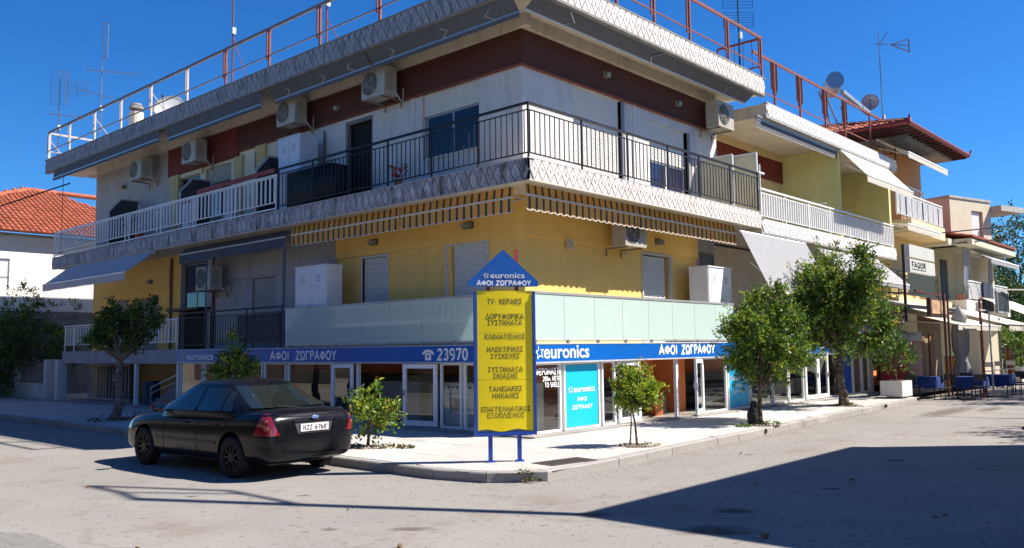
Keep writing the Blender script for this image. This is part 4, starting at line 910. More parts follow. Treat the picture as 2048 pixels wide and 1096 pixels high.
def shelf(label, x0,x1,y0,y1,n=4,z1=1.25,side='y'):
    t = thing('shelf_unit', label, 'shelf', ((x0+x1)/2,(y0+y1)/2,0.17), group='dark shelf units in the shop')
    bm = NB(); box(bm,x0,x1,y1-0.02,y1,0.17,z1) if side=='y' else box(bm,x1-0.02,x1,y0,y1,0.17,z1); link('back_panel', bm, dark_shelf, t)
    for i in range(n):
        z = 0.22+(z1-0.26)*i/(n-1); bm = NB(); box(bm,x0,x1-(0.021 if side!='y' else 0),y0,y1-(0.021 if side=='y' else 0),z,z+0.025); link('shelf', bm, dark_shelf, t)
shelf('dark shelf unit against the orange wall behind the first sunlit window', 0.55,1.15,0.95,1.35); shelf('dark shelf unit behind the open sunlit doorway', 4.3,6.6,1.25,1.65,z1=1.15); shelf('dark shelf unit far right behind the second doorway', 8.0,11.2,1.25,1.65,z1=1.15)
shelf('dark shelf wall deep in the shop on the shaded side', 2.65,3.15,3.6,8.8,side='x'); shelf('dark shelf wall behind the window over the parked car', 2.65,3.15,9.2,14.6,side='x')
shelf('dark shelf unit in the last bays of the shop', 12.0,18.5,1.25,1.65,z1=1.4)
for i,(x,y,h_,c,l) in enumerate(((5.9,0.9,0.55,(0.45,0.12,0.04),'small orange box on the shop floor by the open right door'),(6.3,1.05,0.5,(0.10,0.10,0.11),'small dark machine on the shop floor by the open right door'),(4.8,0.9,0.35,(0.5,0.5,0.48),'small white box on the shop floor inside the right doorway'),(0.45,1.15,0.35,(0.40,0.40,0.40),'pile of pale packages in the first sunlit window'))):
    bm = NB(); box(bm,x-0.18,x+0.18,y-0.18,y+0.18,0.165,0.165+h_); box(bm,x-0.1,x+0.1,y-0.1,y+0.1,0.165+h_,0.2+h_); o = link('boxed_appliance', bm, M('box_paint',c,0.5), bevel=0.012); tag(o,l,'box')

# ------------------------------------------------------------------ roof railing and roof things
def roofrail(s, a0, a1, z0, z1, d, posts, m_top, m_post, parent, double=0.12, stays=True, midz=None, name='roof_railing'):
    bm = NB(); bar(bm, fp(s,a0,d,z1), fp(s,a1,d,z1), 0.05, 0.09); r = link(name, bm, m_top, parent)
    bm = NB(); mz = midz or z0+0.45; bar(bm, fp(s,a0,d,mz), fp(s,a1,d,mz), 0.03, 0.035); link('lower_rail', bm, m_top, r)
    for i, p in enumerate(posts):
        bm = NB(); fb(bm, s, p-0.03, p+0.03, d-0.03, d+0.03, z0, z1-0.05); fb(bm, s, p+double-0.02, p+double+0.02, d-0.02, d+0.02, z0+0.35, z1-0.05); fb(bm, s, p, p+double, d-0.015, d+0.015, z0+0.33, z0+0.37)
        if stays and i % 2 == 0: tube(bm, fp(s,p,d,z1-0.3), fp(s,p-0.1,d+0.8,z0), 0.018, 6)
        link('post', bm, m_post, r)
    return r
roofrail('L', 0.15, 27.55, 10.25, 11.52, 0.10, (27.5,25.2,22.7,20.3,17.85,15.2), M('grey_weathered_rail',(0.20,0.17,0.17),0.7,0.3,6,0.1,50), pale_post, main)
for p in (12.7,10.2,7.65,5.05,2.5):
    bm = NB(); fb(bm,'L',p-0.03,p+0.03,0.07,0.13,10.25,11.48); fb(bm,'L',p+0.11,p+0.15,0.08,0.12,10.6,11.48); fb(bm,'L',p+0.03,p+0.11,0.085,0.115,10.58,10.62); link('roof_post', bm, rust_metal, main)
bm = NB(); bar(bm,(0.1,27.55,11.5),(3.0,27.55,11.5),0.04,0.08); bar(bm,(0.1,27.55,10.7),(3.0,27.55,10.7),0.03,0.03); tube(bm,(0.15,27.5,10.25),(0.15,27.5,11.5),0.03); tube(bm,(3,27.5,10.25),(3,27.5,11.5),0.03); link('roof_side_railing', bm, pale_post, main)
roofrail('R', 0.15, 11.4, 10.25, 11.62, 0.10, (1.8,3.5,5.2,7.0,9.2,11.35), rust_metal, rust_metal, main, double=-0.14, stays=False)
bm = NB(); bar(bm,(11.35,0.1,11.6),(11.35,1.6,11.6),0.05,0.07); bar(bm,(11.35,0.1,10.7),(11.35,1.6,10.7),0.03,0.04); tube(bm,(11.35,1.6,10.25),(11.35,1.6,11.6),0.03)
for i in range(4): tube(bm,(11.35,0.4+i*0.3,10.7),(11.35,0.4+i*0.3,11.6),0.012,5)
link('roof_side_railing', bm, rust_metal, main)
def yagi(bm, base, dirv, length, n, el, vert=False):
    base = Vector(base); d = Vector(dirv).normalized(); tube(bm, base-d*length*0.3, base+d*length*0.7, 0.014, 5)
    s = Vector((0,0,1)) if vert else d.cross(Vector((0,0,1))).normalized()
    for i in range(n):
        c = base+d*length*(-0.28+0.96*i/(n-1)); e = el*(1-0.3*i/n); tube(bm, c-s*e/2, c+s*e/2, 0.006, 4)
def grid_panel(bm, c, w_, h, dirv, n=7):
    c = Vector(c); d = Vector(dirv).normalized()
    for i in range(n): tube(bm, c-d*w_/2+Vector((0,0,h*(i/(n-1)-0.5))), c+d*w_/2+Vector((0,0,h*(i/(n-1)-0.5))), 0.006, 4)
    for sx in (-1,0,1): tube(bm, c+d*w_/2*sx-Vector((0,0,h/2)), c+d*w_/2*sx+Vector((0,0,h/2)), 0.008, 4)
def antenna(label, x, y, z0, z1, m_, build):
    t = thing('antenna', label, 'antenna', (x,y,z0), group='television antennas on the roofs')
    bm = NB(); tube(bm,(x,y,z0),(x,y,z1),0.03,8,0.02); link('mast', bm, m_, t)
    bm = NB(); build(bm, x, y); link('aerial', bm, m_, t)
    bm = NB(); box(bm,x-0.06,x+0.06,y-0.09,y-0.03,z0+(z1-z0)*0.35,z0+(z1-z0)*0.35+0.2); link('junction_box', bm, M('antenna_box',(0.5,0.5,0.48),0.5), t)
ant_m = M('antenna_metal',(0.25,0.25,0.27),0.4,0.3,10,0,metal=0.6)
def b1(bm,x,y): yagi(bm,(x,y,14.0),(0.55,-0.8,-0.14),2.6,10,0.5); yagi(bm,(x,y,12.95),(0.7,-0.7,-0.28),3.4,14,0.45); grid_panel(bm,(x-0.7,y+0.7,13.2),0.9,0.6,(0.6,-0.7,0)); tube(bm,(x+0.15,y-0.15,14.6),(x+0.15,y-0.15,16.1),0.025); tube(bm,(x,y,14.6),(x+0.15,y-0.15,14.6),0.02); tube(bm,(x,y,16.1),(x+0.15,y-0.15,16.1),0.02)
antenna('tallest television antenna with long booms on the far left roof', 1.3, 25.2, 10.2, 16.1, ant_m, b1)
def b2(bm,x,y): grid_panel(bm,(x,y,13.6),0.8,1.5,(0.67,-0.74,0),14); tube(bm,(x+0.18,y-0.2,12.9),(x+0.18,y-0.2,14.3),0.02); yagi(bm,(x,y,12.4),(0.67,-0.74,-0.1),1.6,8,0.6)
antenna('small square television antenna at the far left corner of the roof', 0.5, 27.6, 10.3, 14.4, ant_m, b2)
def b3(bm,x,y): sphere(bm,(x-0.05,y,13.3),0.10,8,6); tube(bm,(x+0.4,y-0.4,10.3),(x,y,12.0),0.015)
antenna('slim rusty mast with a small yellow knob, reaching above the picture', 0.35, 12.75, 10.25, 15.5, rust_metal, b3)
def b4(bm,x,y): grid_panel(bm,(x,y,13.0),0.95,0.8,(0.67,-0.74,0),9); grid_panel(bm,(x,y,12.2),0.95,0.5,(0.67,-0.74,0),7)
antenna('dark grid antenna behind the roof railing above the right front', 10.9, 0.6, 10.3, 14.0, black_metal, b4)
def b5(bm,x,y): tube(bm,(x,y,11.2),(x+0.4,y-0.3,10.3),0.015)
antenna('rusty mast on the left roof edge reaching out of the picture', 0.35, 7.7, 10.25, 14.0, rust_metal, b5)
ch = thing('chimney', 'cream round chimney with a dark cap on the far left roof', 'chimney', (3.0,25.6,10.1)); bm = NB(); tube(bm,(3.0,25.6,10.1),(3.0,25.6,12.6),0.30,14); link('flue', bm, cream_wall, ch, smooth=False); bm = NB(); tube(bm,(3.0,25.6,12.75),(3.0,25.6,13.0),0.33,14,0.2); tube(bm,(3,25.6,12.6),(3,25.6,12.75),0.15,8); link('cap', bm, concrete_d, ch)
def dish(label, c, r, az, m_, parent=None, tilt=35):
    t = thing('satellite_dish', label, 'satellite dish', c, group='satellite dishes')
    rot = Matrix.Translation(c) @ Matrix.Rotation(az,4,'Z') @ Matrix.Rotation(R(90-tilt),4,'Y'); bm = NB(); rings = []
    for k in range(5):
        rr = r*k/4; ring = []
        if k == 0: ring = [bm.verts.new(rot @ Vector((0,0,-0.18*r)))]
        else:
            for i in range(18): a = 2*math.pi*i/18; ring.append(bm.verts.new(rot @ Vector((rr*math.cos(a), rr*0.93*math.sin(a), -0.18*r*(1-(k/4)**2)))))
        rings.append(ring)
    for i in range(18): bm.faces.new((rings[0][0], rings[1][i], rings[1][(i+1)%18]))
    for k in range(1,4):
        for i in range(18): bm.faces.new((rings[k][i],rings[k+1][i],rings[k+1][(i+1)%18],rings[k][(i+1)%18]))
    bmesh.ops.solidify(bm, geom=list(bm.faces), thickness=0.015); link('reflector', bm, m_, t, smooth=True)
    bm = NB(); tube(bm, rot @ Vector((r*0.9,0,0)), rot @ Vector((r*0.35,0,r*1.0)), 0.012, 6); sphere(bm, rot @ Vector((r*0.3,0,r*1.0)), 0.05, 8, 6); link('feed_arm', bm, ac_dark, t)
    bm = NB(); cc = Vector(c); tube(bm, cc-Vector((0,0,r*1.5)), rot @ Vector((0,0,-0.2*r)), 0.025, 8); link('mount', bm, ant_m, t)
dish('white satellite dish just above the left roof edge', (0.9,18.2,10.95), 0.62, R(-135), white_metal)

# ------------------------------------------------------------------ wing: lower apartment building to the right
wing = thing('apartment_building', 'lower yellow apartment wing with white railings, adjoining the corner block on the right', 'building', (11,0,0))
Z3 = 5.78
bm = NB(); box(bm, 10.62, 24.9, 2.3, 2.6, Z3, 9.1); link('wall', bm, warm_yellow, wing)
bm = NB(); box(bm, 10.62, 24.9, 2.4, 2.6, 2.07, 5.3); link('wall', bm, cream_wall, wing)
bm = NB(); box(bm, 17.3, 17.5, 0.12, 2.29, Z3, 9.09); box(bm, 22.55, 22.75, 0.12, 2.29, Z3, 9.09); link('side_wall', bm, pale_yellow, wing)
bm = NB(); box(bm, 10.62, 17.29, 2.22, 2.298, 8.05, 8.85); link('painted_band', bm, red_band, wing)
bm = NB(); box(bm, 10.62, 17.29, 2.15, 2.298, 8.853, 9.1); link('beam', bm, warm_yellow, wing)
bm = NB(); box(bm, 10.735, 22.75, 0.03, 2.6, 5.38, Z3); link('balcony_slab', bm, soffit_m, wing)
bm = NB(); box(bm, 11.36, 23.35, 0.03, 12.0, 9.10, 9.5); link('roof_slab', bm, soffit_m, wing)
bm = NB(); box(bm, 11.36, 23.38, -0.02, 0.12, 9.5, 9.54); box(bm, 11.36, 23.38, -0.01, 0.15, 9.04, 9.1); box(bm, 10.735, 22.78, -0.02, 0.1, Z3-0.004, Z3+0.02); box(bm,10.735,22.76,-0.01,0.15,5.33,5.38); link('coping', bm, concrete, wing)
tile_W = M('wing_fascia_stone',(0.70,0.68,0.66),0.8,0.08,9,0.3,40,stain=0.2,stain_scale=2,stain_col=(0.35,0.34,0.34),rnd=0.05)
fascia('R', 10.735, 22.75, 5.38, Z3, 46, tile_W, grout_R, wing)
fascia('R', 11.36, 23.35, 9.10, 9.50, 46, tile_W, grout_R, wing)
rail('R', 10.8, 22.7, Z3, wing, white_metal, 0.17, top=0.98, low=0.12, mid=0.84, hw=0.04, bal=0.024, posts=(10.85,12.6,14.4,16.2,18.0,19.8,21.4,22.6))
rail('R', 9.0, 19.0, 2.07, wing, black_metal, 0.16, top=0.98, posts=(9.05,11,13,15,17,18.9))
bm = NB(); frame(bm,'R',10.9,12.2,Z3,8.03,2.2,0.08,0.1); link('door_frame', bm, white_metal, wing)
bm = NB(); frame(bm,'R',18.2,20.2,Z3,8.0,2.2,0.08,0.1); link('door_frame', bm, white_metal, wing)
bm = NB(); fb(bm,'R',10.98,12.12,2.24,2.29,Z3,7.95); fb(bm,'R',18.28,20.12,2.24,2.29,Z3,7.92); link('door_panel', bm, M('grey_door_panel',(0.30,0.30,0.30),0.5), wing)
bm = NB(); frame(bm,'R',9.7,10.5,3.5,4.8,1.52,0.06,0.06); fb(bm,'R',9.76,10.44,1.54,1.57,3.56,4.74); link('window', bm, M('dark_grey_window',(0.10,0.11,0.12),0.3), wing)
bm = NB(); bar(bm,(18.3,0.1,6.9),(18.3,1.9,6.9),0.04,0.04); bar(bm,(18.3,1.9,6.9),(18.3,1.9,Z3),0.04,0.04); bar(bm,(16.0,0.1,6.9),(16.0,1.7,6.9),0.04,0.04); bar(bm,(16.0,1.7,6.9),(16.0,1.7,Z3),0.04,0.04); link('clothes_frame', bm, white_metal, wing)
roofrail('R', 11.6, 24.9, 9.52, 11.35, 0.5, (13.1,15.1,17.3,19.2,21.9,24.85), rust_metal, rust_metal, wing, double=-0.0, stays=False, midz=10.15)
for p in (13.1,15.1,17.3,19.2):
    bm = NB()
    for k in range(5): h = (0.25,0.1,0.0,0.1,0.25)[k]; tube(bm, (p-0.2+k*0.1,0.5,10.15+h), (p-0.2+k*0.1,0.5,11.3), 0.03, 5)
    link('ornament_bars', bm, rust_metal, wing)
bm = NB(); bar(bm,(24.9,0.5,11.3),(24.9,3.0,11.3),0.05,0.06); bar(bm,(24.9,0.5,10.2),(24.9,3.0,10.2),0.03,0.04); tube(bm,(24.9,3,9.5),(24.9,3,11.3),0.03); link('roof_side_railing', bm, rust_metal, wing)
bm = NB(); box(bm, 10.62, 24.9, 3.0, 11.9, 9.0, 9.08); link('rear_ceiling', bm, soffit_m, wing)
bm = NB(); box(bm,22.76,24.9,0.0,0.3,0.1,3.4); box(bm,19.2,19.5,0.0,3.0,0.1,1.69); link('wall_pier', bm, cream_wall, wing)
for a, z, l in ((11.6,8.5,'small lamp on the oxblood band just right of the last air conditioner'),(14.9,8.48,'small lamp on the oxblood band above the cream balcony partitions')): lamp(l,'R',a,z,(0.35,0.28,0.20),d=2.21,w_=0.10)
awning('grey awning under the wing roof with a cream scalloped edge, above the cream partitions', 'R', 10.9, 17.6, (0.10,9.06), (0.15,8.95), 0.25, awn_grey, grey_alu, per=0.2, arm_from=(0.4,9.0), trim=awn_cream, amp=0.04)
awning('cream awning reaching out from the wing roof at the right end of the white railing', 'R', 17.3, 22.3, (0.0,9.0), (-0.9,7.95), 0.22, awn_cream, white_metal, per=0.2, arm_from=(0.15,8.6), amp=0.04)
awning('large plain grey awning dropped outward below the wing balcony, behind the trees', 'R', 9.35, 13.9, (0.0,5.30), (-0.90,3.45), 0.0, awn_pale, white_metal, arm_from=(0.0,4.4))
awning('second grey awning below the wing balcony, mostly hidden by the tall tree', 'R', 14.8, 20.6, (0.0,5.20), (-1.1,4.15), 0.15, awn_pale, white_metal, per=0.2, arm_from=(0.0,4.7))

# ------------------------------------------------------------------ pylon sign
A = R(-38)
py = thing('pylon_sign', 'tall yellow pylon sign with a blue frame and triangular top on the pavement corner', 'sign', (-3.25,-2.24,0.155), A)
def L_(name, bm, m_, **k): return link(name, bm, m_, py, world=False, **k)
for sx in (-0.25, 0.22):
    bm = NB(); box(bm, sx-0.032, sx+0.032, -0.03, 0.03, 0.0, 0.46); box(bm, sx-0.07, sx+0.07, -0.06, 0.06, 0.0, 0.02); L_('post', bm, pole_blue)
    bm = NB(); box(bm, sx-0.028, sx+0.028, 0.06, 0.11, 2.60, (3.42 if sx > 0 else 3.0)); L_('red_post', bm, pole_red)
bm = NB(); box(bm,-0.50,-0.455,-0.06,0.06,0.42,2.66); box(bm,0.455,0.50,-0.06,0.06,0.42,2.66); box(bm,-0.455,0.455,-0.06,0.06,0.42,0.47); box(bm,-0.5,-0.47,-0.05,0.05,2.66,2.72); box(bm,0.47,0.5,-0.05,0.05,2.66,2.72); L_('sign_frame', bm, pole_blue, bevel=0.004)
bm = NB(); box(bm,-0.453,0.453,0.0,0.05,0.475,2.73); L_('back_panel', bm, M('sign_back',(0.4,0.4,0.38),0.6))
rr = random.Random(5)
cuts = [0.485,1.30,2.05,2.73]
for i in range(3):
    bm = NB(); n = 30; a = cuts[i]+0.002; b = cuts[i+1]-0.002; g = []
    for k in range(n+1):
        x = -0.45+0.90*k/n; bow = -0.034-0.014*math.sin(math.pi*k/n)
        low = 0.02*math.sin(k*0.37)+0.012 if i == 0 else 0
        g.append([bm.verts.new((x,bow,a+low)), bm.verts.new((x,bow,(a+b)/2)), bm.verts.new((x,bow,b))])
    for k in range(n):
        for j in range(2): bm.faces.new((g[k][j],g[k+1][j],g[k+1][j+1],g[k][j+1]))
    L_('yellow_panel', bm, sign_yellow, smooth=True)
for s, z, wd, h in (('ΤV- ΚΕΡΑΙΕΣ',2.555,0.57,0.085),('ΔΟΡΥΦΟΡΙΚΑ',2.315,0.62,0.085),('ΣΥΣΤΗΜΑΤΑ',2.215,0.56,0.080),('ΚΛΙΜΑΤΙΣΜΟΣ',1.99,0.66,0.080),('ΗΛΕΚΤΡΙΚΕΣ',1.785,0.59,0.080),('ΣΥΣΚΕΥΕΣ',1.675,0.47,0.075),
        ('ΣΥΣΤΗΜΑΤΑ',1.465,0.56,0.078),('ΣΚΙΑΣΗΣ',1.36,0.40,0.075),('ΤΑΜΕΙΑΚΕΣ',1.155,0.54,0.078),('ΜΗΧΑΝΕΣ',1.045,0.44,0.075),('ΕΠΑΓΓΕΛΜΑΤΙΚΟΣ',0.835,0.80,0.076),('ΕΞΟΠΛΙΣΜΟΣ',0.735,0.60,0.075)):
    letters(s, lambda X, Z, d, z=z: Vector((X, -0.034-0.014*math.sin(math.pi*(X+0.45)/0.9)+0.0010-d, Z+z)), wd, h, letter_dark, py, wt=0.14, serif=True, gap=0.20)
bm = NB(); prism(bm, [(-0.59,-0.055,2.80),(0.555,-0.055,2.80),(0.555,-0.055,2.88),(-0.02,-0.055,3.40),(-0.59,-0.055,2.88)], (0,0.11,0)); tp = L_('triangular_top', bm, sign_blue, bevel=0.004)
def ltext(s, x, z, wd, h, m_, parent, bold=0.02, y=-0.058):
    me = text_mesh(s, bold); vs = [v.co for v in me.vertices]; x0 = min(v.x for v in vs); x1 = max(v.x for v in vs); y0 = min(v.y for v in vs); y1 = max(v.y for v in vs)
    for v in me.vertices: v.co = Vector((((v.co.x-x0)/(x1-x0)-0.5)*wd+x, y-(0.003 if v.co.z > 0 else 0), ((v.co.y-y0)/(y1-y0)-0.5)*h+z))
    me.materials.clear(); me.materials.append(m_); o = bpy.data.objects.new('lettering', me); COL.objects.link(o); o.parent = parent
ltext('euronics', 0.05, 2.975, 0.56, 0.085, sign_white, tp, 0.008); letters('ΑΦΟΙ ΖΩΓΡΑΦΟΥ', lambda X, Z, d: Vector((X-0.01, -0.056-d, Z+2.855)), 0.88, 0.075, sign_white, tp, wt=0.26)
bm = NB(); rs = 0.055
for k in range(5):
    a = R(100+72*k)
    for bb in (a+R(36), a-R(36)):
        pts = [(-0.30+math.cos(t)*q, -0.060, 2.975+math.sin(t)*q) for t, q in ((a,rs),(bb,rs*0.46),(bb,rs*0.28),(a,rs*0.62))]
        f = bm.faces.new([bm.verts.new(p) for p in pts]); f.material_index = k % 2
link('star_logo', bm, [logo_yellow, sign_white], tp, world=False)

# ------------------------------------------------------------------ parked car (local: +y forward, rear axle at y = 0)
from mathutils.bvhtree import BVHTree
paint = M('black_car_paint', (0.004,0.004,0.006), 0.22, 0.3, 3, 0.015, 8, spec=0.2, coat=0.22, stain=0.06, stain_col=(0.05,0.05,0.05))
plastic_b = M('dark_plastic', (0.022,0.022,0.025), 0.5, 0.2, 6, 0.05)
car_glass = M('tinted_car_glass', (0.010,0.014,0.014), 0.02, 0.2, 2, 0.0, spec=0.85)
tail_red = M('tail_lamp_red', (0.17,0.006,0.009), 0.12, 0.25, 14, 0.0, coat=1.0, spec=0.8); tail_amber = M('tail_lamp_reflector', (0.36,0.14,0.09), 0.2, 0.1, 10, 0, coat=0.8)
chrome = M('chrome', (0.6,0.6,0.62), 0.12, 0.05, 3, 0, metal=1.0); plate_m = M('plate_white', (0.62,0.60,0.58), 0.4)
car = thing('parked_car', 'black four door saloon parked at the left kerb, seen from behind', 'car', (-5.50,0.74,0.0), R(2.2))
def CL(name, bm, m_, parent=None, **k): return link(name, bm, m_, parent or car, world=False, **k)
ST = [(-0.93,0.60,0.36,0.74),(-0.92,0.74,0.32,0.86),(-0.86,0.83,0.27,0.99),(-0.70,0.875,0.23,1.045),(-0.40,0.895,0.20,1.05),(0.0,0.90,0.19,1.03),(0.6,0.905,0.18,1.0),(1.3,0.905,0.18,0.975),(2.0,0.905,0.18,0.955),(2.6,0.90,0.19,0.94),(3.0,0.885,0.20,0.90),(3.35,0.86,0.21,0.84),(3.58,0.80,0.24,0.77),(3.70,0.68,0.28,0.68),(3.73,0.5,0.34,0.60)]
bm = NB(); ringz = []
for y, wd, zb, zt in ST:
    h = zt-zb
    half = [(0,zb),(wd*0.80,zb),(wd*0.95,zb+0.05),(wd*0.99,zb+h*0.30),(wd*1.0,zb+h*0.50),(wd*0.985,zb+h*0.70),(wd*0.945,zb+h*0.88),(wd*0.87,zb+h*0.975),(wd*0.60,zt+0.010),(0,zt+0.022)]
    ringz.append([bm.verts.new((x,y,z)) for x, z in half] + [bm.verts.new((-x,y,z)) for x, z in half[-2:0:-1]])
for i in range(len(ringz)-1):
    a, b = ringz[i], ringz[i+1]; n = len(a)
    for k in range(n): bm.faces.new((a[k],a[(k+1)%n],b[(k+1)%n],b[k]))
bm.faces.new(ringz[0]); bm.faces.new(ringz[-1][::-1]); bmesh.ops.recalc_face_normals(bm, faces=bm.faces)
me = bpy.data.meshes.new('body'); bm.to_mesh(me); bm.free(); ob = bpy.data.objects.new('body', me); COL.objects.link(ob)
sub = ob.modifiers.new('s','SUBSURF'); sub.levels = 2; sub.render_levels = 2
cut = NB()
for y in (0.0, 2.76):
    for sx in (-1,1): tube(cut, (sx*0.60,y,0.34),(sx*1.3,y,0.34),0.375,36)
cm = bpy.data.meshes.new('c'); cut.to_mesh(cm); cut.free(); co = bpy.data.objects.new('c', cm); COL.objects.link(co)
bo = ob.modifiers.new('b','BOOLEAN'); bo.operation = 'DIFFERENCE'; bo.object = co; bo.solver = 'EXACT'
dg = bpy.context.evaluated_depsgraph_get(); me2 = bpy.data.meshes.new_from_object(ob.evaluated_get(dg)); bpy.data.objects.remove(ob); bpy.data.objects.remove(co)
me2.name = 'body'; me2.materials.clear(); me2.materials.append(paint)
body = bpy.data.objects.new('body', me2); COL.objects.link(body); body.parent = car
me2.polygons.foreach_set('use_smooth', [True]*len(me2.polygons)); me2.set_sharp_from_angle(angle=R(35))
# greenhouse
def gh(v):                                          # outline at height fraction v: centre y, half length, half width, z
    yf = 2.58+(1.60-2.58)*v**0.92; yr = -0.52+(0.42+0.52)*v**0.85
    hw = 0.888+(0.64-0.888)*v**1.10; return (yf+yr)/2, (yf-yr)/2, hw
NN = 5.0
def gx(y, v): yc, hl, hw = gh(v); t = min(1, abs((y-yc)/hl)); return hw*(1-t**NN)**(1/NN)
def gyr(x, v): yc, hl, hw = gh(v); t = min(1, abs(x/hw)); return yc-hl*(1-t**NN)**(1/NN)
def gyf(x, v): yc, hl, hw = gh(v); t = min(1, abs(x/hw)); return yc+hl*(1-t**NN)**(1/NN)
def gz(y, v): base = 0.985+0.045*max(0,min(1,(2.4-y)/2.9)); return base+(1.435-base)*v
bm = NB(); rows_ = []
nU = 56
for j in range(9):
    v = j/8; yc, hl, hw = gh(v); ring = []
    for i in range(nU):
        t = 2*math.pi*i/nU; c, s = math.cos(t), math.sin(t); x = hw*math.copysign(abs(c)**(2/NN),c); y = yc+hl*math.copysign(abs(s)**(2/NN),s)
        ring.append(bm.verts.new((x,y,gz(y,v)-(0.12 if j == 0 else 0))))
    rows_.append(ring)
yc, hl, hw = gh(1.0)
for k, (f, dz) in enumerate(((0.93,0.022),(0.82,0.040),(0.6,0.055),(0.3,0.063))):
    ring = []
    for i in range(nU):
        t = 2*math.pi*i/nU; c, s = math.cos(t), math.sin(t); ring.append(bm.verts.new((hw*f*math.copysign(abs(c)**(2/NN),c), yc+hl*f*math.copysign(abs(s)**(2/NN),s), 1.435+dz)))
    rows_.append(ring)
for j in range(len(rows_)-1):
    for i in range(nU): bm.faces.new((rows_[j][i],rows_[j][(i+1)%nU],rows_[j+1][(i+1)%nU],rows_[j+1][i]))
bm.faces.new(rows_[-1]); CL('roof', bm, paint, smooth=True)
def patch(fn, nu, nv, name, m_, parent=None, smooth=True):
    bm = NB(); g = [[bm.verts.new(fn(i/nu, j/nv)) for j in range(nv+1)] for i in range(nu+1)]
    for i in range(nu):
        for j in range(nv): bm.faces.new((g[i][j],g[i+1][j],g[i+1][j+1],g[i][j+1]))
    return CL(name, bm, m_, parent, smooth=smooth)
def sidewin(sx, lo, hi, v0, v1):
    def f(u, w_):
        v = v0+(v1-v0)*w_; y = lo(v)+(hi(v)-lo(v))*u; return (sx*(gx(y,v)+0.006), y, gz(y,v))
    return f
for sx in (-1,1):
    patch(sidewin(sx, lambda v: 1.06, lambda v: 2.20-0.80*v, 0.015, 0.86), 10, 5, 'front_side_window', car_glass)
    patch(sidewin(sx, lambda v: 0.30+0.12*v, lambda v: 0.98, 0.015, 0.86), 8, 5, 'rear_side_window', car_glass)
    patch(sidewin(sx, lambda v: 0.00+0.36*v, lambda v: 0.26+0.13*v, 0.015, 0.74), 3, 4, 'quarter_window', car_glass)
def rw(u, w_): v = 0.10+0.80*w_; x = (u-0.5)*2*(0.70-0.14*w_); return (x, gyr(x,v)-0.006, gz(gyr(x,v),v)+0.004)
patch(rw, 12, 6, 'rear_window', car_glass)
def ww(u, w_): v = 0.06+0.86*w_; x = (u-0.5)*2*(0.76-0.20*w_); return (x, gyf(x,v)+0.006, gz(gyf(x,v),v)+0.004)
patch(ww, 12, 6, 'windscreen', car_glass)
bt = BVHTree.FromPolygons([v.co for v in me2.vertices], [p.vertices for p in me2.polygons])
def decal(c4, org, dirv, name, m_, nu=8, nv=6, off=0.008, parent=None, uax=None):
    """project a quad (u,z) grid along dirv onto the body"""
    d_ = Vector(dirv).normalized(); ua = Vector(uax) if uax else d_.cross(Vector((0,0,1))).normalized()
    def f(i, j):
        p0 = c4[0]; p = [(c4[0][k]*(1-i)+c4[1][k]*i)*(1-j)+(c4[3][k]*(1-i)+c4[2][k]*i)*j for k in (0,1)]
        o = Vector(org)+ua*p[0]+Vector((0,0,p[1])); h = bt.ray_cast(o, d_)
        return (h[0]-d_*off) if h[0] is not None else o+d_*1.0
    return patch(f, nu, nv, name, m_, parent)
for sx in (-1,1):
    dd = (-sx*0.75, 1.0, 0); org = (sx*(0.80+0.75*1.0), -0.86-1.0, 0)
    ua = Vector((1.0,sx*0.75,0)).normalized()*1.0
    if sx < 0: q = [(-0.24,0.68),(0.18,0.68),(0.02,1.01),(-0.08,1.0)]
    else: q = [(-0.18,0.68),(0.24,0.68),(0.08,1.0),(-0.02,1.01)]
    lp = decal(q, org, dd, 'tail_lamp', tail_red, uax=ua)
    for (a, z, r, mm) in ((-0.02 if sx < 0 else 0.02, 0.79, 0.036, tail_amber), (-0.02 if sx < 0 else 0.02, 0.90, 0.024, tail_amber)):
        o_ = Vector(org)+ua*a+Vector((0,0,z)); hh = bt.ray_cast(o_, Vector(dd).normalized()); nn = hh[1]
        bm = NB(); tube(bm, hh[0], hh[0]+nn*0.016, r, 14); CL('reflector', bm, mm, lp)
RO = (0,-2,0); RD = (0,1,0)
decal([(-0.56,0.945),(0.56,0.945),(0.56,0.985),(-0.56,0.985)], RO, RD, 'boot_lip', paint, 10, 1, 0.012, uax=(1,0,0))
decal([(-0.36,0.86),(0.36,0.86),(0.40,0.905),(-0.40,0.905)], RO, RD, 'boot_trim', M('gloss_black',(0.01,0.01,0.015),0.1,0.1,3,0,coat=1.0), 10, 1, 0.022, uax=(1,0,0))
decal([(-0.30,0.685),(0.30,0.685),(0.36,0.855),(-0.36,0.855)], RO, RD, 'plate_recess', M('recess_grey',(0.05,0.05,0.055),0.4), 8, 2, 0.006, uax=(1,0,0))
pz = bt.ray_cast(Vector((0,-2,0.77)), Vector((0,1,0)))[0].y
bm = NB(); box(bm,-0.265,0.265,pz-0.024,pz+0.03,0.715,0.83); CL('number_plate', bm, plate_m)
letters('NZZ 6760', lambda X, Z, d: Vector((X, pz-0.025-d, Z+0.772)), 0.44, 0.072, ac_dark, car, wt=0.17, gap=0.22, name='plate_number')
bm = NB(); bmesh.ops.create_uvsphere(bm, u_segments=12, v_segments=8, radius=1, matrix=Matrix.Translation((0,pz-0.03,0.925)) @ Matrix.Diagonal((0.075,0.012,0.03,1))); CL('badge', bm, M('blue_badge',(0.10,0.16,0.35),0.2,coat=1), smooth=True)
decal([(-0.80,0.60),(0.80,0.60),(0.80,0.632),(-0.80,0.632)], RO, RD, 'bumper_strip', paint, 16, 1, 0.010, uax=(1,0,0))
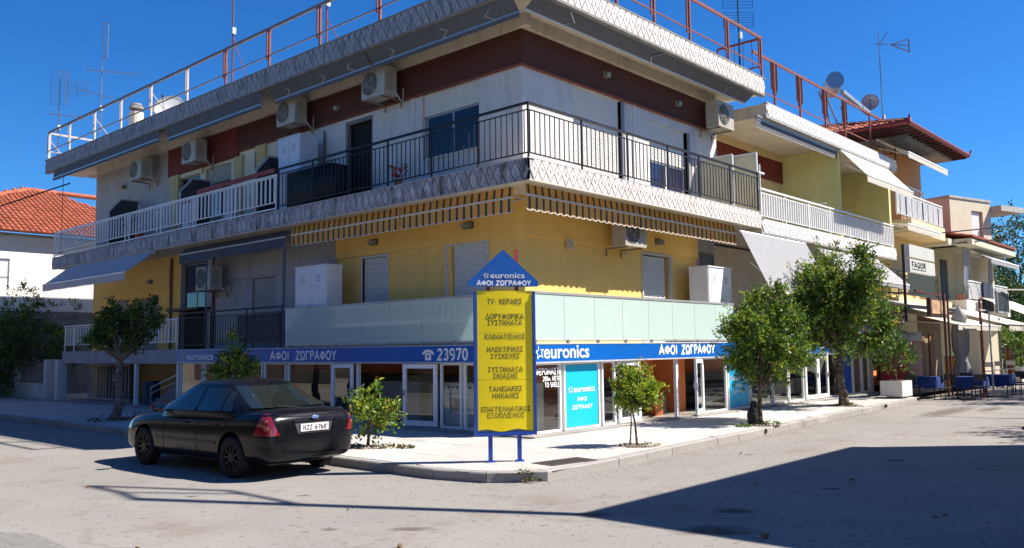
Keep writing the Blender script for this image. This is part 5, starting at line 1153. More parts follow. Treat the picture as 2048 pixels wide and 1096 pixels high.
decal([(-0.72,0.30),(0.72,0.30),(0.75,0.36),(-0.75,0.36)], RO, RD, 'bumper_lower', plastic_b, 12, 1, 0.008, uax=(1,0,0))
seam = M('panel_gap', (0.002,0.002,0.002), 0.9, 0, 1, 0)
for x in (-0.60, 0.60): decal([(x-0.005,0.66),(x+0.005,0.66),(x*0.985+0.005,0.99),(x*0.985-0.005,0.99)], RO, RD, 'boot_gap', seam, 1, 6, 0.004, uax=(1,0,0))
for sx in (-1,1):
    SO = (sx*2,0,0); SD = (-sx,0,0)
    for ys in ((0.98,0.99),(2.05,2.05),(-0.02,0.30)):
        if ys[0] < 0.5: decal([(0.36,0.28),(0.373,0.28),(0.155,0.93),(0.142,0.93)], SO, SD, 'door_gap', seam, 1, 8, 0.004, uax=(0,1,0))
        else: decal([(ys[0],0.27),(ys[0]+0.013,0.27),(ys[1]+0.013,0.93),(ys[1],0.93)], SO, SD, 'door_gap', seam, 1, 8, 0.004, uax=(0,1,0))
    decal([(0.42,0.50),(2.34,0.50),(2.34,0.545),(0.42,0.545)], SO, SD, 'side_moulding', plastic_b, 14, 1, 0.012, uax=(0,1,0))
    decal([(0.42,0.225),(2.34,0.225),(2.34,0.27),(0.42,0.27)], SO, SD, 'sill', plastic_b, 14, 1, 0.010, uax=(0,1,0))
    for y in (0.42, 1.32): decal([(y,0.80),(y+0.20,0.80),(y+0.20,0.83),(y,0.83)], SO, SD, 'door_handle', paint, 4, 1, 0.030, uax=(0,1,0))
    decal([(3.0,0.60),(3.08,0.60),(3.08,0.63),(3.0,0.63)], SO, SD, 'side_repeater', tail_amber, 2, 1, 0.008, uax=(0,1,0))
    decal([(3.28,0.62),(3.58,0.60),(3.56,0.72),(3.25,0.77)], SO, SD, 'headlamp', M('headlamp_glass',(0.45,0.45,0.46),0.1,coat=1), 4, 3, 0.008, uax=(0,1,0))
    bm = NB(); bmesh.ops.create_uvsphere(bm, u_segments=14, v_segments=10, radius=1, matrix=Matrix.Translation((sx*1.0,2.08,1.03)) @ Matrix.Diagonal((0.11,0.055,0.075,1))); mr = CL('door_mirror', bm, paint, smooth=True)
    bm = NB(); bmesh.ops.create_circle(bm, cap_ends=True, segments=14, radius=1, matrix=Matrix.Translation((sx*1.0,2.024,1.03)) @ Matrix.Rotation(R(90),4,'X') @ Matrix.Diagonal((0.09,0.058,1,1))); CL('mirror_glass', bm, chrome, mr)
    bm = NB(); bar(bm, (sx*0.84,2.12,0.98), (sx*0.93,2.10,1.0), 0.05, 0.04); CL('mirror_stalk', bm, plastic_b, mr)
bm = NB(); bar(bm, (0.02,-0.50,1.065), (-0.32,-0.42,1.10), 0.02, 0.02); CL('wiper', bm, plastic_b)
# wheels
bm = NB(); prof = [(0.20,-0.09),(0.295,-0.10),(0.318,-0.075),(0.32,0.0),(0.318,0.075),(0.295,0.10),(0.20,0.09)]; nw = 32; rg = []
for i in range(nw):
    a = 2*math.pi*i/nw; rg.append([bm.verts.new((w_, r*math.cos(a), r*math.sin(a))) for r, w_ in prof])
for i in range(nw):
    for k in range(len(prof)-1): bm.faces.new((rg[i][k],rg[(i+1)%nw][k],rg[(i+1)%nw][k+1],rg[i][k+1]))
tyre = mesh_of('tyre', bm, rubber, smooth=True)
bm = NB(); tube(bm, (-0.085,0,0),(0.05,0,0),0.055,12); tube(bm,(0.0,0,0),(0.02,0,0),0.19,24)
for i in range(nw):
    a, b = 2*math.pi*i/nw, 2*math.pi*(i+1)/nw
    v = [bm.verts.new((x, r*math.cos(t), r*math.sin(t))) for t, r, x in ((a,0.205,-0.085),(b,0.205,-0.085),(b,0.185,-0.075),(a,0.185,-0.075))]; bm.faces.new(v)
    v = [bm.verts.new((x, r*math.cos(t), r*math.sin(t))) for t, r, x in ((a,0.185,-0.075),(b,0.185,-0.075),(b,0.185,0.05),(a,0.185,0.05))]; bm.faces.new(v)
for i in range(9):
    a = 2*math.pi*i/9; u = Vector((0,math.cos(a),math.sin(a))); bar(bm, u*0.04+Vector((-0.07,0,0)), u*0.19+Vector((-0.065,0,0)), 0.03, 0.03)
rim = mesh_of('rim', bm, M('dark_alloy',(0.018,0.018,0.02),0.4,0.2,6,0.0,metal=0.6))
for y in (0.0, 2.76):
    for sx in (-1,1):
        wh = piece('wheel', tyre, (sx*0.80,y,0.318), None); wh.parent = car; wh.name = 'wheel'
        ri = bpy.data.objects.new('rim', rim); COL.objects.link(ri); ri.parent = wh
        if sx > 0: ri.rotation_euler = (0,0,math.pi)
bm = NB(); box(bm,-0.6,0.6,-0.6,3.2,0.20,0.32); CL('underbody', bm, plastic_b)

# ------------------------------------------------------------------ trees
def tree(name, label, base, trunk, lobes, n, L, mats, wts, tr=(0.09,0.05), bark_m=bark, cat='tree', group=None, seed=1, stems=1, spr=9, limbs=True, droop=0.0):
    rr = random.Random(seed); t = thing(name, label, cat, base, group=group)
    bm = NB(); top = Vector(trunk[-1]); pts = [Vector(base)] + [Vector(p) for p in trunk]; k = len(pts)
    fine = []
    for i in range(k-1):
        for j in range(4): 
            u = j/4; p = pts[i].lerp(pts[i+1], u); fine.append(p + Vector((rr.uniform(-1,1),rr.uniform(-1,1),0))*tr[0]*0.25*(1 if i+j else 0))
    fine.append(pts[-1]); m_ = len(fine); rad = [tr[0]+(tr[1]-tr[0])*i/(m_-1) for i in range(m_)]; rad[0] *= 1.35; path(bm, fine, rad, 9)
    for s_ in range(stems-1):
        o = Vector((-0.14-0.1*s_,0.06,0)); path(bm, [fine[0]+o]+[f+o*(1-i/m_) for i, f in enumerate(fine[1:],1)], [r*0.7 for r in rad], 8)
    link('trunk', bm, bark_m, t, smooth=True)
    bm = NB(); tips = []
    if limbs:
        for c, r in lobes:
            c = Vector(c); r = Vector(r)
            for q in range(7):
                dv = Vector((rr.gauss(0,1),rr.gauss(0,1),rr.gauss(0.2,0.8))); dv.normalize()
                e = c + Vector((dv.x*r.x,dv.y*r.y,dv.z*r.z))*0.75; mid = top.lerp(e, 0.5)+Vector((rr.uniform(-.1,.1),rr.uniform(-.1,.1),rr.uniform(0,.15)))*r.x
                path(bm, [top, mid, e], [tr[1]*0.42, tr[1]*0.24, tr[1]*0.08], 5); tips += [e, mid]
        link('limbs', bm, bark_m, t)
    bm = NB(); vol = [r[0]*r[1]*r[2] for c, r in lobes]; tot = sum(vol)
    # clumps give an uneven outline with gaps
    clumps = []
    for (c, r), v in zip(lobes, vol):
        m = max(6, int(75*v/tot)); c = Vector(c)
        for _ in range(m):
            dv = Vector((rr.gauss(0,1),rr.gauss(0,1),rr.gauss(0,1))).normalized(); q = rr.uniform(0.3,1.0)**0.5
            clumps.append((c+Vector((dv.x*r[0],dv.y*r[1],dv.z*r[2]))*q, dv, min(r)*rr.uniform(0.24,0.42)))
    shoots = []
    for (c, r), v in zip(lobes, vol):
        c = Vector(c)
        for _ in range(max(3, int(26*v/tot))):
            dv = Vector((rr.gauss(0,1),rr.gauss(0,1),rr.gauss(0.5,1))).normalized(); p0 = c+Vector((dv.x*r[0],dv.y*r[1],dv.z*r[2]))*0.85; ln = min(r)*rr.uniform(0.35,0.75); dd_ = (dv+Vector((0,0,rr.uniform(0.2,1.0)))).normalized()
            for k_ in range(int(ln/L*7)):
                u = k_/(ln/L*7); side = dd_.cross(Vector((rr.gauss(0,1),rr.gauss(0,1),rr.gauss(0,1))))
                if side.length > 1e-3: leaf(bm, p0+dd_*ln*u+side.normalized()*L*rr.uniform(0,0.5), (dd_*rr.uniform(0.3,1)+side.normalized()*rr.uniform(0.4,1)).normalized(), L*rr.uniform(0.7,1.2), rr, rr.choices(range(len(mats)), wts)[0])
    made = 0
    while made < n:
        c, dv, cr_ = rr.choice(clumps); o = c + Vector((rr.gauss(0,.55),rr.gauss(0,.55),rr.gauss(0,.5)))*cr_
        d = (dv*0.8+Vector((rr.gauss(0,.5),rr.gauss(0,.5),rr.gauss(0.45-droop,.5)))).normalized(); ln = L*rr.uniform(1.5,3.2)
        w2 = list(wts); w2[2] *= (2.0 if dv.z > 0.2 and rr.random() < 0.6 else 0.5); mi = rr.choices(range(len(mats)), w2)[0]
        for s_ in range(spr):
            u = s_/spr; p = o+d*ln*u; side = d.cross(Vector((rr.gauss(0,1),rr.gauss(0,1),rr.gauss(0,1))));
            if side.length < 1e-3: continue
            leaf(bm, p, (d*rr.uniform(0.2,0.9)+side.normalized()*rr.uniform(0.5,1.0)).normalized(), L*rr.uniform(0.7,1.25), rr, mi if rr.random() < 0.8 else rr.choices(range(len(mats)), wts)[0]); made += 1
    link('crown', bm, mats, t, recalc=False)
    return t
LM = [leaf_a, leaf_b, leaf_c, leaf_y]
tree('citrus_tree', 'full bitter orange tree hiding the second cyan poster, a black stump at its foot', (4.88,-2.59,0.15), [(4.95,-2.58,0.9)], [((5.55,-2.4,2.12),(1.02,0.98,0.86)),((4.95,-2.6,1.72),(0.58,0.6,0.52)),((6.3,-2.3,2.2),(0.85,0.8,0.85)),((5.6,-2.5,2.75),(0.7,0.7,0.6)),((6.6,-2.5,1.8),(0.7,0.6,0.45))], 23000, 0.095, LM, (4,7,3.6,0.05), (0.06,0.045), seed=11, group='citrus trees along the right pavement')
tree('citrus_tree', 'tallest dark bitter orange tree with a double trunk, reaching the wing balcony', (11.84,-1.85,0.15), [(11.75,-1.8,1.2),(11.8,-1.8,1.7)], [((11.95,-1.8,3.1),(1.42,1.35,1.25)),((11.5,-1.8,3.95),(1.0,0.98,0.92)),((12.6,-1.9,2.4),(1.0,0.95,0.9)),((12.3,-1.8,3.6),(0.95,0.9,0.8)),((11.1,-1.8,2.3),(0.9,0.9,0.8)),((10.9,-1.8,3.3),(0.8,0.8,0.9))], 35000, 0.105, LM, (5,7,2.4,0.3), (0.10,0.08), seed=12, stems=2, group='citrus trees along the right pavement')
tree('citrus_tree', 'small yellow green citrus sapling with a slim double stem by the pavement grate', (-0.19,-2.68,0.15), [(-0.22,-2.66,0.55),(-0.28,-2.64,0.85)], [((-0.25,-2.62,1.08),(0.27,0.27,0.27)),((-0.12,-2.7,1.35),(0.16,0.16,0.30)),((-0.52,-2.45,1.10),(0.12,0.12,0.14)),((-0.02,-2.8,1.05),(0.22,0.22,0.22)),((-0.34,-2.6,1.38),(0.12,0.12,0.26))], 4200, 0.075, LM, (1,5,10,0.9), (0.022,0.015), seed=13, stems=2, spr=7, group='citrus trees along the right pavement')
tree('citrus_tree', 'dark citrus tree with a thick mottled trunk in the shade of the left pavement', (-3.25,12.28,0.15), [(-3.1,12.25,0.75),(-3.22,12.3,1.3),(-3.12,12.3,1.75)], [((-3.1,12.25,2.65),(0.48,0.48,0.48)),((-3.35,12.7,2.5),(0.36,0.36,0.40)),((-2.75,11.7,3.0),(0.34,0.34,0.40)),((-2.85,11.85,2.25),(0.32,0.32,0.28)),((-3.35,12.6,3.1),(0.18,0.2,0.3)),((-3.6,12.9,2.35),(0.22,0.22,0.2))], 9000, 0.095, LM, (7,5,0.8,0.05), (0.13,0.08), bark_m=bark_pale, seed=14)
tree('young_shrub', 'bright green young shrub on the left pavement right behind the car', (-3.29,1.23,0.15), [(-3.28,1.22,0.5),(-3.24,1.2,0.75)], [((-3.27,1.2,0.78),(0.28,0.28,0.20)),((-3.05,1.05,0.72),(0.22,0.22,0.18)),((-3.50,1.42,0.85),(0.2,0.2,0.16)),((-3.22,1.2,1.10),(0.13,0.13,0.14)),((-3.28,1.2,0.38),(0.14,0.14,0.12))], 1000, 0.11, LM, (2,7,5,0.6), (0.032,0.02), seed=15, spr=6, cat='shrub')
tree('young_shrub', 'leafy young citrus rising behind the roof of the parked car', (-3.30,6.0,0.15), [(-3.30,6.0,0.9)], [((-3.3,6.0,1.55),(0.36,0.36,0.38)),((-3.3,6.4,1.35),(0.28,0.28,0.2)),((-3.25,5.5,1.5),(0.2,0.22,0.2)),((-3.3,6.05,2.1),(0.14,0.14,0.3))], 2200, 0.10, LM, (5,6,3,0.3), (0.03,0.02), seed=16, spr=7, cat='shrub')
def weeds(label, spots, n, L, mats, seed, cat='weeds'):
    rr = random.Random(seed); bm = NB()
    for x, y, z, r in spots:
        for _ in range(n):
            a = rr.uniform(0,6.28); q = rr.random()**0.6*r
            leaf(bm, Vector((x+q*math.cos(a), y+q*math.sin(a), z+rr.uniform(0,r*0.5)*(1-q/r))), Vector((math.cos(a),math.sin(a),rr.uniform(0.0,1.2))), L*rr.uniform(0.6,1.2), rr, rr.randrange(len(mats)))
    o = link('weeds', bm, mats, recalc=False); tag(o, label, cat); return o
weeds('low weeds around the foot of the bright shrub behind the car', [(-3.1,0.85,0.15,0.22),(-3.45,1.5,0.15,0.2),(-2.95,0.55,0.15,0.15)], 90, 0.07, [leaf_b, leaf_a, leaf_dry], 21)
weeds('dry tuft of weeds growing from the kerb below the yellow pylon', [(-3.85,-3.15,0.12,0.13),(-3.82,-3.28,0.02,0.13)], 130, 0.05, [leaf_b, leaf_dry, leaf_a], 22)
weeds('suckers and weeds at the foot of the full citrus tree', [(4.7,-2.6,0.15,0.25),(5.2,-2.7,0.15,0.22),(4.2,-2.55,0.15,0.15),(4.9,-2.6,0.75,0.16)], 70, 0.08, [leaf_a, leaf_b], 23)
weeds('weeds and litter around the foot of the small sapling', [(-0.35,-2.6,0.15,0.25),(0.05,-2.8,0.15,0.2)], 50, 0.05, [leaf_dry, leaf_b, leaf_dry], 24)
weeds('weeds at the foot of the mottled trunk on the left pavement', [(-3.5,12.2,0.15,0.5),(-2.8,12.0,0.15,0.4)], 90, 0.09, [leaf_a, leaf_dry], 25)
weeds('weeds around the double trunk of the tallest citrus tree', [(11.8,-1.9,0.15,0.3)], 120, 0.08, [leaf_b, leaf_dry], 26)
# tree pits
for x, y, r_, l in ((-0.15,-2.68,0.36,'pebbled tree pit around the small sapling'),(4.88,-2.62,0.42,'earth tree pit around the full citrus tree'),(11.84,-1.85,0.5,'earth tree pit around the double trunk'),(-3.25,1.2,0.34,'earth tree pit around the bright shrub'),(-3.25,12.28,0.5,'earth tree pit around the mottled trunk')):
    t = thing('tree_pit', l, 'tree pit', (x,y,0.15), group='tree pits in the pavement'); rr = random.Random(int(x*10)); bm = NB(); n = 22
    c = bm.verts.new((x,y,0.175)); rg = [bm.verts.new((x+r_*rr.uniform(0.8,1.1)*math.cos(2*math.pi*i/n), y+r_*rr.uniform(0.8,1.1)*math.sin(2*math.pi*i/n), 0.159)) for i in range(n)]
    for i in range(n): bm.faces.new((c, rg[i], rg[(i+1)%n]))
    link('earth', bm, soil, t); bm = NB()
    for i in range(60):
        a = rr.uniform(0,6.28); q = r_*rr.random()**0.5; sphere(bm, (x+q*math.cos(a),y+q*math.sin(a),0.168), rr.uniform(0.012,0.035), 6, 4, (1,1,0.6))
    link('pebbles', bm, M('pebble',(0.38,0.32,0.28),0.9,0.4,20,0.0), t, kind='stuff')
bm = NB(); sphere(bm, (4.72,-2.50,0.36), 0.16, 10, 8, (0.8,0.8,1.35)); sphere(bm,(4.78,-2.5,0.62),0.09,8,6); sphere(bm,(4.9,-2.45,0.22),0.12,8,6)
o = link('stump', bm, M('charred_black',(0.015,0.014,0.013),0.9,0.4,9,0.8,14), smooth=True); tag(o, 'small knobbly black stump beside the full citrus tree', 'stump')
# pavement grate, manhole, drain pipes, dry leaves
gt = thing('pavement_grate', 'dark metal grating set in the pavement right of the yellow pylon', 'grate', (-2.70,-3.0,0.155), R(-7))
bm = NB(); box(bm,-0.47,0.47,-0.02,0.02,0,0.008); 
frm = M('grate_metal',(0.07,0.055,0.055),0.7,0.3,20,0.2)
bm.free(); bm = NB(); box(bm,-0.5,0.5,-0.24,-0.21,0,0.010); box(bm,-0.5,0.5,0.21,0.24,0,0.010); box(bm,-0.5,-0.47,-0.21,0.21,0,0.010); box(bm,0.47,0.5,-0.21,0.21,0,0.010); link('frame', bm, frm, gt, world=False)
bm = NB()
for i in range(24): box(bm,-0.465+i*0.039,-0.45+i*0.039,-0.209,0.209,0,0.009)
for j in range(9): box(bm,-0.469,0.469,-0.19+j*0.046,-0.182+j*0.046,0.0005,0.0085)
link('bars', bm, frm, gt, world=False); bm = NB(); box(bm,-0.469,0.469,-0.209,0.209,0.0002,0.0015); link('void', bm, dark_void, gt, world=False)
mh = thing('manhole_cover', 'rectangular cover in the pavement near the double trunk', 'cover', (9.6,-1.6,0.156)); bm = NB(); box(bm,9.3,9.9,-1.85,-1.45,0.154,0.162); link('cover', bm, concrete_d, mh, bevel=0.004)
for i, (x, y, l) in enumerate(((4.25,-3.03,'dark drain mouth in the kerb below the full citrus tree'),(13.3,-2.52,'small black drain mouth in the kerb past the double trunk'))):
    bm = NB(); tube(bm,(x,y-0.02,0.09),(x,y+0.2,0.09),0.05,12); o = link('drain_pipe', bm, ac_dark); tag(o,l,'drain')
rr = random.Random(33)
for i, (x, y, s_) in enumerate([(-5.2,-7.6,0.14),(-3.0,-8.6,0.10),(-7.8,-5.0,0.07),(-8.6,-6.4,0.07),(-5.0,-6.2,0.08),(-1.0,-6.9,0.12),(-9.5,-3.0,0.06),(0.8,-4.2,0.07),(-8.2,1.5,0.08),(-6.9,-3.0,0.05),(-2.2,-6.0,0.09)]):
    bm = NB()
    for k in range(2): leaf(bm, Vector((x+0.03*k,y,0.012)), Vector((rr.uniform(-1,1),rr.uniform(-1,1),0.15)), s_, rr, 0, 0.7)
    o = link('fallen_leaf', bm, leaf_dry, recalc=False); tag(o, 'dry fallen leaf lying on the open asphalt', 'leaf', 'dry leaves scattered on the road')

# stains and patches lying on the asphalt, grit along the kerb
road = bpy.data.objects['road']
def soft_blot(name, col, strength):
    m = bpy.data.materials.new(name); m.use_nodes = True; n = m.node_tree; N = n.nodes; L = n.links; P = N['Principled BSDF']; P.inputs['Base Color'].default_value = (*col, 1); P.inputs['Roughness'].default_value = 0.85
    tc = N.new('ShaderNodeTexCoord'); mp = N.new('ShaderNodeMapping'); mp.inputs['Location'].default_value = (-1,-1,0); mp.inputs['Scale'].default_value = (2,2,0); L.new(tc.outputs['Generated'], mp.inputs[0])
    ln = N.new('ShaderNodeVectorMath'); ln.operation = 'LENGTH'; L.new(mp.outputs[0], ln.inputs[0])
    nz = N.new('ShaderNodeTexNoise'); nz.inputs['Scale'].default_value = 5; nz.inputs['Detail'].default_value = 6; L.new(tc.outputs['Object'], nz.inputs[0])
    ad = N.new('ShaderNodeMath'); ad.operation = 'ADD'; L.new(ln.outputs['Value'], ad.inputs[0]); L.new(nz.outputs[0], ad.inputs[1])
    mr = N.new('ShaderNodeMapRange'); mr.inputs[1].default_value = 1.25; mr.inputs[2].default_value = 0.55; mr.inputs[3].default_value = 0; mr.inputs[4].default_value = strength; L.new(ad.outputs[0], mr.inputs[0]); L.new(mr.outputs[0], P.inputs['Alpha']); return m
oil = soft_blot('oil_stain',(0.06,0.052,0.045),0.8); brown_dust = soft_blot('brown_dust',(0.13,0.10,0.08),0.7); patch_m = M('old_grey_asphalt',(0.17,0.165,0.155),0.95,0.25,12,0.8,60)
def blot(cx, cy, rx, ry, rot, m_, sd, name='stain', z=0.004):
    q = random.Random(sd); bm = NB(); n = 40; ph = [q.uniform(0,6.28) for _ in range(6)]; vs = []
    for i in range(n):
        a = 2*math.pi*i/n; k = 1+sum(0.14/(j+1)**0.5*math.sin((j+2)*a+ph[j]) for j in range(6)); x = rx*k*math.cos(a); y = ry*k*math.sin(a)
        vs.append((cx+x*math.cos(rot)-y*math.sin(rot), cy+x*math.sin(rot)+y*math.cos(rot), z))
    poly(bm, vs); link(name, bm, m_, road)
A45 = R(-47)
for i, (x, y, rx, ry, m_) in enumerate(((-5.25,-5.45,0.38,0.16,oil),(-4.05,-6.6,0.40,0.17,oil),(-5.1,-7.0,0.70,0.26,oil),(-7.15,-4.35,0.42,0.10,brown_dust),(-7.7,-3.7,0.22,0.06,brown_dust),(-8.9,-5.4,0.16,0.05,oil),(-9.6,-2.8,0.18,0.05,oil),(-1.8,-6.9,0.30,0.06,oil),(1.6,-6.6,0.45,0.08,oil),(0.9,-4.3,0.2,0.05,oil),(-6.6,-1.6,0.2,0.05,brown_dust),(-7.6,-0.4,0.14,0.04,oil))): blot(x, y, rx, ry, A45, m_, 70+i)
blot(13.0,-4.3,3.6,0.55,R(3),brown_dust,90); blot(14.5,-5.0,1.6,0.35,R(2),brown_dust,91,z=0.008)
bm = NB(); poly(bm, [(-10.4,0.2,0.004),(-10.1,-0.9,0.004),(-9.87,-1.3,0.004),(-9.9,-2.3,0.004),(-10.2,-3.4,0.004),(-12.4,-3.6,0.004),(-12.6,0.0,0.004)]); link('asphalt_patch', bm, patch_m, road)
rr = random.Random(77); bm = NB()
def grit(x, y, z, s_):
    a = rr.uniform(0,6.28); p = [(x+s_*math.cos(a+t), y+s_*math.sin(a+t), z) for t in (0,2.1,4.2)]; v = [bm.verts.new(q) for q in p]; t = bm.verts.new((x,y,z+s_*0.9))
    for i in range(3): bm.faces.new((v[i], v[(i+1)%3], t))
for a, b in along(K[2:], 0.10):
    for _ in range(5): 
        p = a+(b-a)*rr.random(); d_ = (b-a).normalized(); nn = Vector((d_.y,-d_.x)); q = abs(rr.gauss(0,0.16)); grit(p.x+nn.x*q, p.y+nn.y*q, 0.0, rr.uniform(0.004,0.014))
for _ in range(1500): grit(rr.uniform(-11.5,14), rr.uniform(-8,-3.3), 0.0, rr.uniform(0.003,0.011))
for _ in range(500): grit(rr.uniform(-11,-4.7), rr.uniform(-3.3,9), 0.0, rr.uniform(0.003,0.011))
g_ = link('grit', bm, M('grit_stone',(0.20,0.17,0.14),0.95,0.5,30,0.0)); g_['kind'] = 'stuff'; g_['label'] = 'loose grit and dirt along the kerb and on the road'; g_['category'] = 'grit'

# ------------------------------------------------------------------ roof tiles
def tile_mesh(wd, ln):
    bm = NB(); n = 5; a = []; b = []
    for i in range(n+1):
        t = math.pi*i/n; x = -wd/2*math.cos(t); z = wd*0.42*math.sin(t)
        a.append(bm.verts.new((x,0,z))); b.append(bm.verts.new((x*0.85,ln,z*0.85-0.02)))
    for i in range(n): bm.faces.new((a[i],a[i+1],b[i+1],b[i]))
    bm.faces.new(a); return bm
def tiled_slope(o, u, v, W_at, ln, parent, wd=0.24, tl=0.42, keep=None, mt=clay):
    """o = eave corner, u = along eave, v = up the slope; W_at(t) -> (u0,u1) range at distance t up the slope. Pieces inside keep(p) are single tiles, the rest one mesh"""
    o, u, v = Vector(o), Vector(u).normalized(), Vector(v).normalized(); nz = u.cross(v)
    if nz.z < 0: nz = -nz
    m3 = Matrix((u, v, nz)).transposed(); me = mesh_of('roof_tile', tile_mesh(wd, tl*1.12), mt); rest = NB(); cnt = 0
    rr = random.Random(9); t = 0.0
    while t < ln:
        u0, u1 = W_at(t); x = math.ceil(u0/wd)*wd
        while x < u1:
            p = o+u*x+v*t+nz*(0.03+rr.uniform(-0.008,0.008))
            if keep and keep(p) and cnt < 290:
                q = piece('roof_tile', me, p, parent); q.rotation_euler = m3.to_euler(); cnt += 1
            else:
                tb = tile_mesh(wd, tl*1.12); tb.transform(Matrix.Translation(p) @ m3.to_4x4()); tmp = bpy.data.meshes.new('t'); tb.to_mesh(tmp); tb.free(); rest.from_mesh(tmp); bpy.data.meshes.remove(tmp)
            x += wd
        t += tl
    link('roof_tiles', rest, mt, parent, kind='stuff', recalc=False)
    bm = NB(); t2 = ln; a0, a1 = W_at(0); b0, b1 = W_at(ln*0.999)
    poly(bm, [o+u*a0, o+u*a1, o+u*b1+v*t2, o+u*b0+v*t2]); link('roof_deck', bm, M('roof_underlay',(0.20,0.07,0.04),0.9), parent, recalc=False)

# ------------------------------------------------------------------ house on the far left
hl = thing('house', 'white house with an orange tiled roof behind the left end of the corner block', 'house', (0,32,0))
plain_white = M('bright_white_render',(0.78,0.74,0.68),0.85,0.04,1.0,0.15,60)
bm = NB(); box(bm,-5.0,9.0,31.0,42.0,3.95,7.35); link('wall', bm, plain_white, hl)
bm = NB(); box(bm,-5.0,9.0,31.0,42.0,0.0,3.948); link('lower_wall', bm, concrete_d, hl)
bm = NB(); box(bm,-5.2,9.2,30.8,42.2,7.352,7.46); link('eave', bm, concrete, hl)
ap = 3.6; run = ap-7.46+7.46
E_ = Vector((-5.6,30.45,7.46)); sl_v = Vector((0,6.1,3.0)); sln = sl_v.length
tiled_slope(E_, (1,0,0), sl_v, lambda t: (7.9*t/sln*0.98, 15.2-6.4*t/sln), sln, hl, keep=lambda p: -1.2 < p.x < 4.6)
sl2 = Vector((7.9,0,3.0)); 
tiled_slope((-5.6,42.6,7.46), (0,-1,0), sl2, lambda t: (5.5*t/sl2.length, 12.15-6.1*t/sl2.length), sl2.length, hl)
bm = NB(); path(bm, [(-5.6,30.45,7.5),(2.3,36.55,10.52),(7.5,36.55,10.52)], 0.13, 8); link('ridge_cap', bm, clay, hl)
yw = thing('garden_wall', 'low whitewashed garden wall with piers at the far left pavement', 'wall', (0,27,0))
for y0 in (24.98, 26.2, 29.8): bm = NB(); box(bm,-0.15,0.2,y0,y0+0.3,0.0,1.75); link('pier', bm, white_wall, yw)
bm = NB(); box(bm,-0.05,0.12,26.51,29.79,0.0,0.75); link('low_wall', bm, white_wall, yw)
for i in range(16): bm = NB(); box(bm,0.02,0.05,26.62+i*0.2,26.66+i*0.2,0.75,1.55); link('picket', bm, M('grey_picket',(0.25,0.24,0.22),0.7) if i == 0 else bpy.data.materials['grey_picket'], yw)
bm = NB(); box(bm,0.01,0.06,26.51,29.79,1.55,1.6); link('top_rail', bm, bpy.data.materials['grey_picket'], yw)
gtl = thing('garden_gate', 'dark metal gate under the far left end of the balcony', 'gate', (0.6,21.5,0.1))
for i in range(14): bm = NB(); box(bm,0.58,0.62,20.2+i*0.28,20.23+i*0.28,0.15,1.55); link('gate_bar', bm, pale_post, gtl)
bm = NB(); box(bm,0.57,0.63,20.15,24.0,1.5,1.55); box(bm,0.57,0.63,20.15,24.0,0.2,0.25); link('gate_frame', bm, pale_post, gtl)
bm = NB(); bar(bm,(0.9,17.4,0.15),(1.15,16.9,1.25),0.04,0.3); bar(bm,(0.8,17.9,0.15),(1.1,17.2,1.1),0.03,0.2); o = link('leaning_boards', bm, wood_brown); tag(o,'old boards leaning in the open space under the left balcony','boards')
bm = NB(); tube(bm,(0.7,18.6,0.15),(0.7,18.6,0.95),0.28,14,0.3); o = link('barrel', bm, M('blue_barrel',(0.02,0.06,0.12),0.5)); tag(o,'blue barrel behind the slender white column under the balcony','barrel')
tree('large_bush', 'big dark bush overhanging the whitewashed garden wall at the far left', (1.2,28.0,0.0), [(1.0,28.0,1.2)], [((0.0,28.3,2.3),(1.2,1.4,0.95)),((-0.9,29.8,2.6),(1.3,1.3,1.0)),((0.6,27.0,2.3),(0.7,0.9,0.7)),((-0.2,29.0,3.2),(0.6,0.6,0.5))], 9000, 0.14, LM, (9,4,0.3,0.02), (0.12,0.08), seed=41, cat='bush')
tree('thin_shrub', 'thin leggy shrub sticking up against the white house wall', (0.2,29.6,0.0), [(0.1,29.6,2.5)], [((0.0,29.4,4.3),(0.55,0.5,0.55)),((-0.4,29.6,3.8),(0.4,0.4,0.5)),((1.2,29.4,4.0),(0.35,0.3,0.3)),((1.9,29.0,3.9),(0.3,0.3,0.3))], 900, 0.13, LM, (6,5,0.5,0.05), (0.05,0.03), seed=42, cat='shrub')
tree('large_bush', 'dark shrub at the far left edge of the pavement', (-0.6,31.0,0.0), [(-0.7,30.6,0.8)], [((-1.3,30.2,1.5),(1.2,1.2,1.2))], 3500, 0.14, LM, (9,4,0.2,0.02), (0.08,0.05), seed=43, cat='bush')
pc = bpy.data.objects.new('x', None); bpy.data.objects.remove(pc)
cbl = NB(); path(cbl, [(0.2,25.3,9.0),(-2.5,28,7.7),(-5.0,31,7.5),(-9,37,8.3)], 0.03, 5); o = link('overhead_cable', cbl, black_metal); tag(o,'black cable running from the left end of the top floor past the orange roof','cable')
cbl = NB(); tube(cbl, (0.15,25.9,9.6),(0.15,25.9,5.98),0.012,5); o = link('hanging_cord', cbl, black_metal); tag(o,'thin cord hanging from the torn awning at the far left','cord')

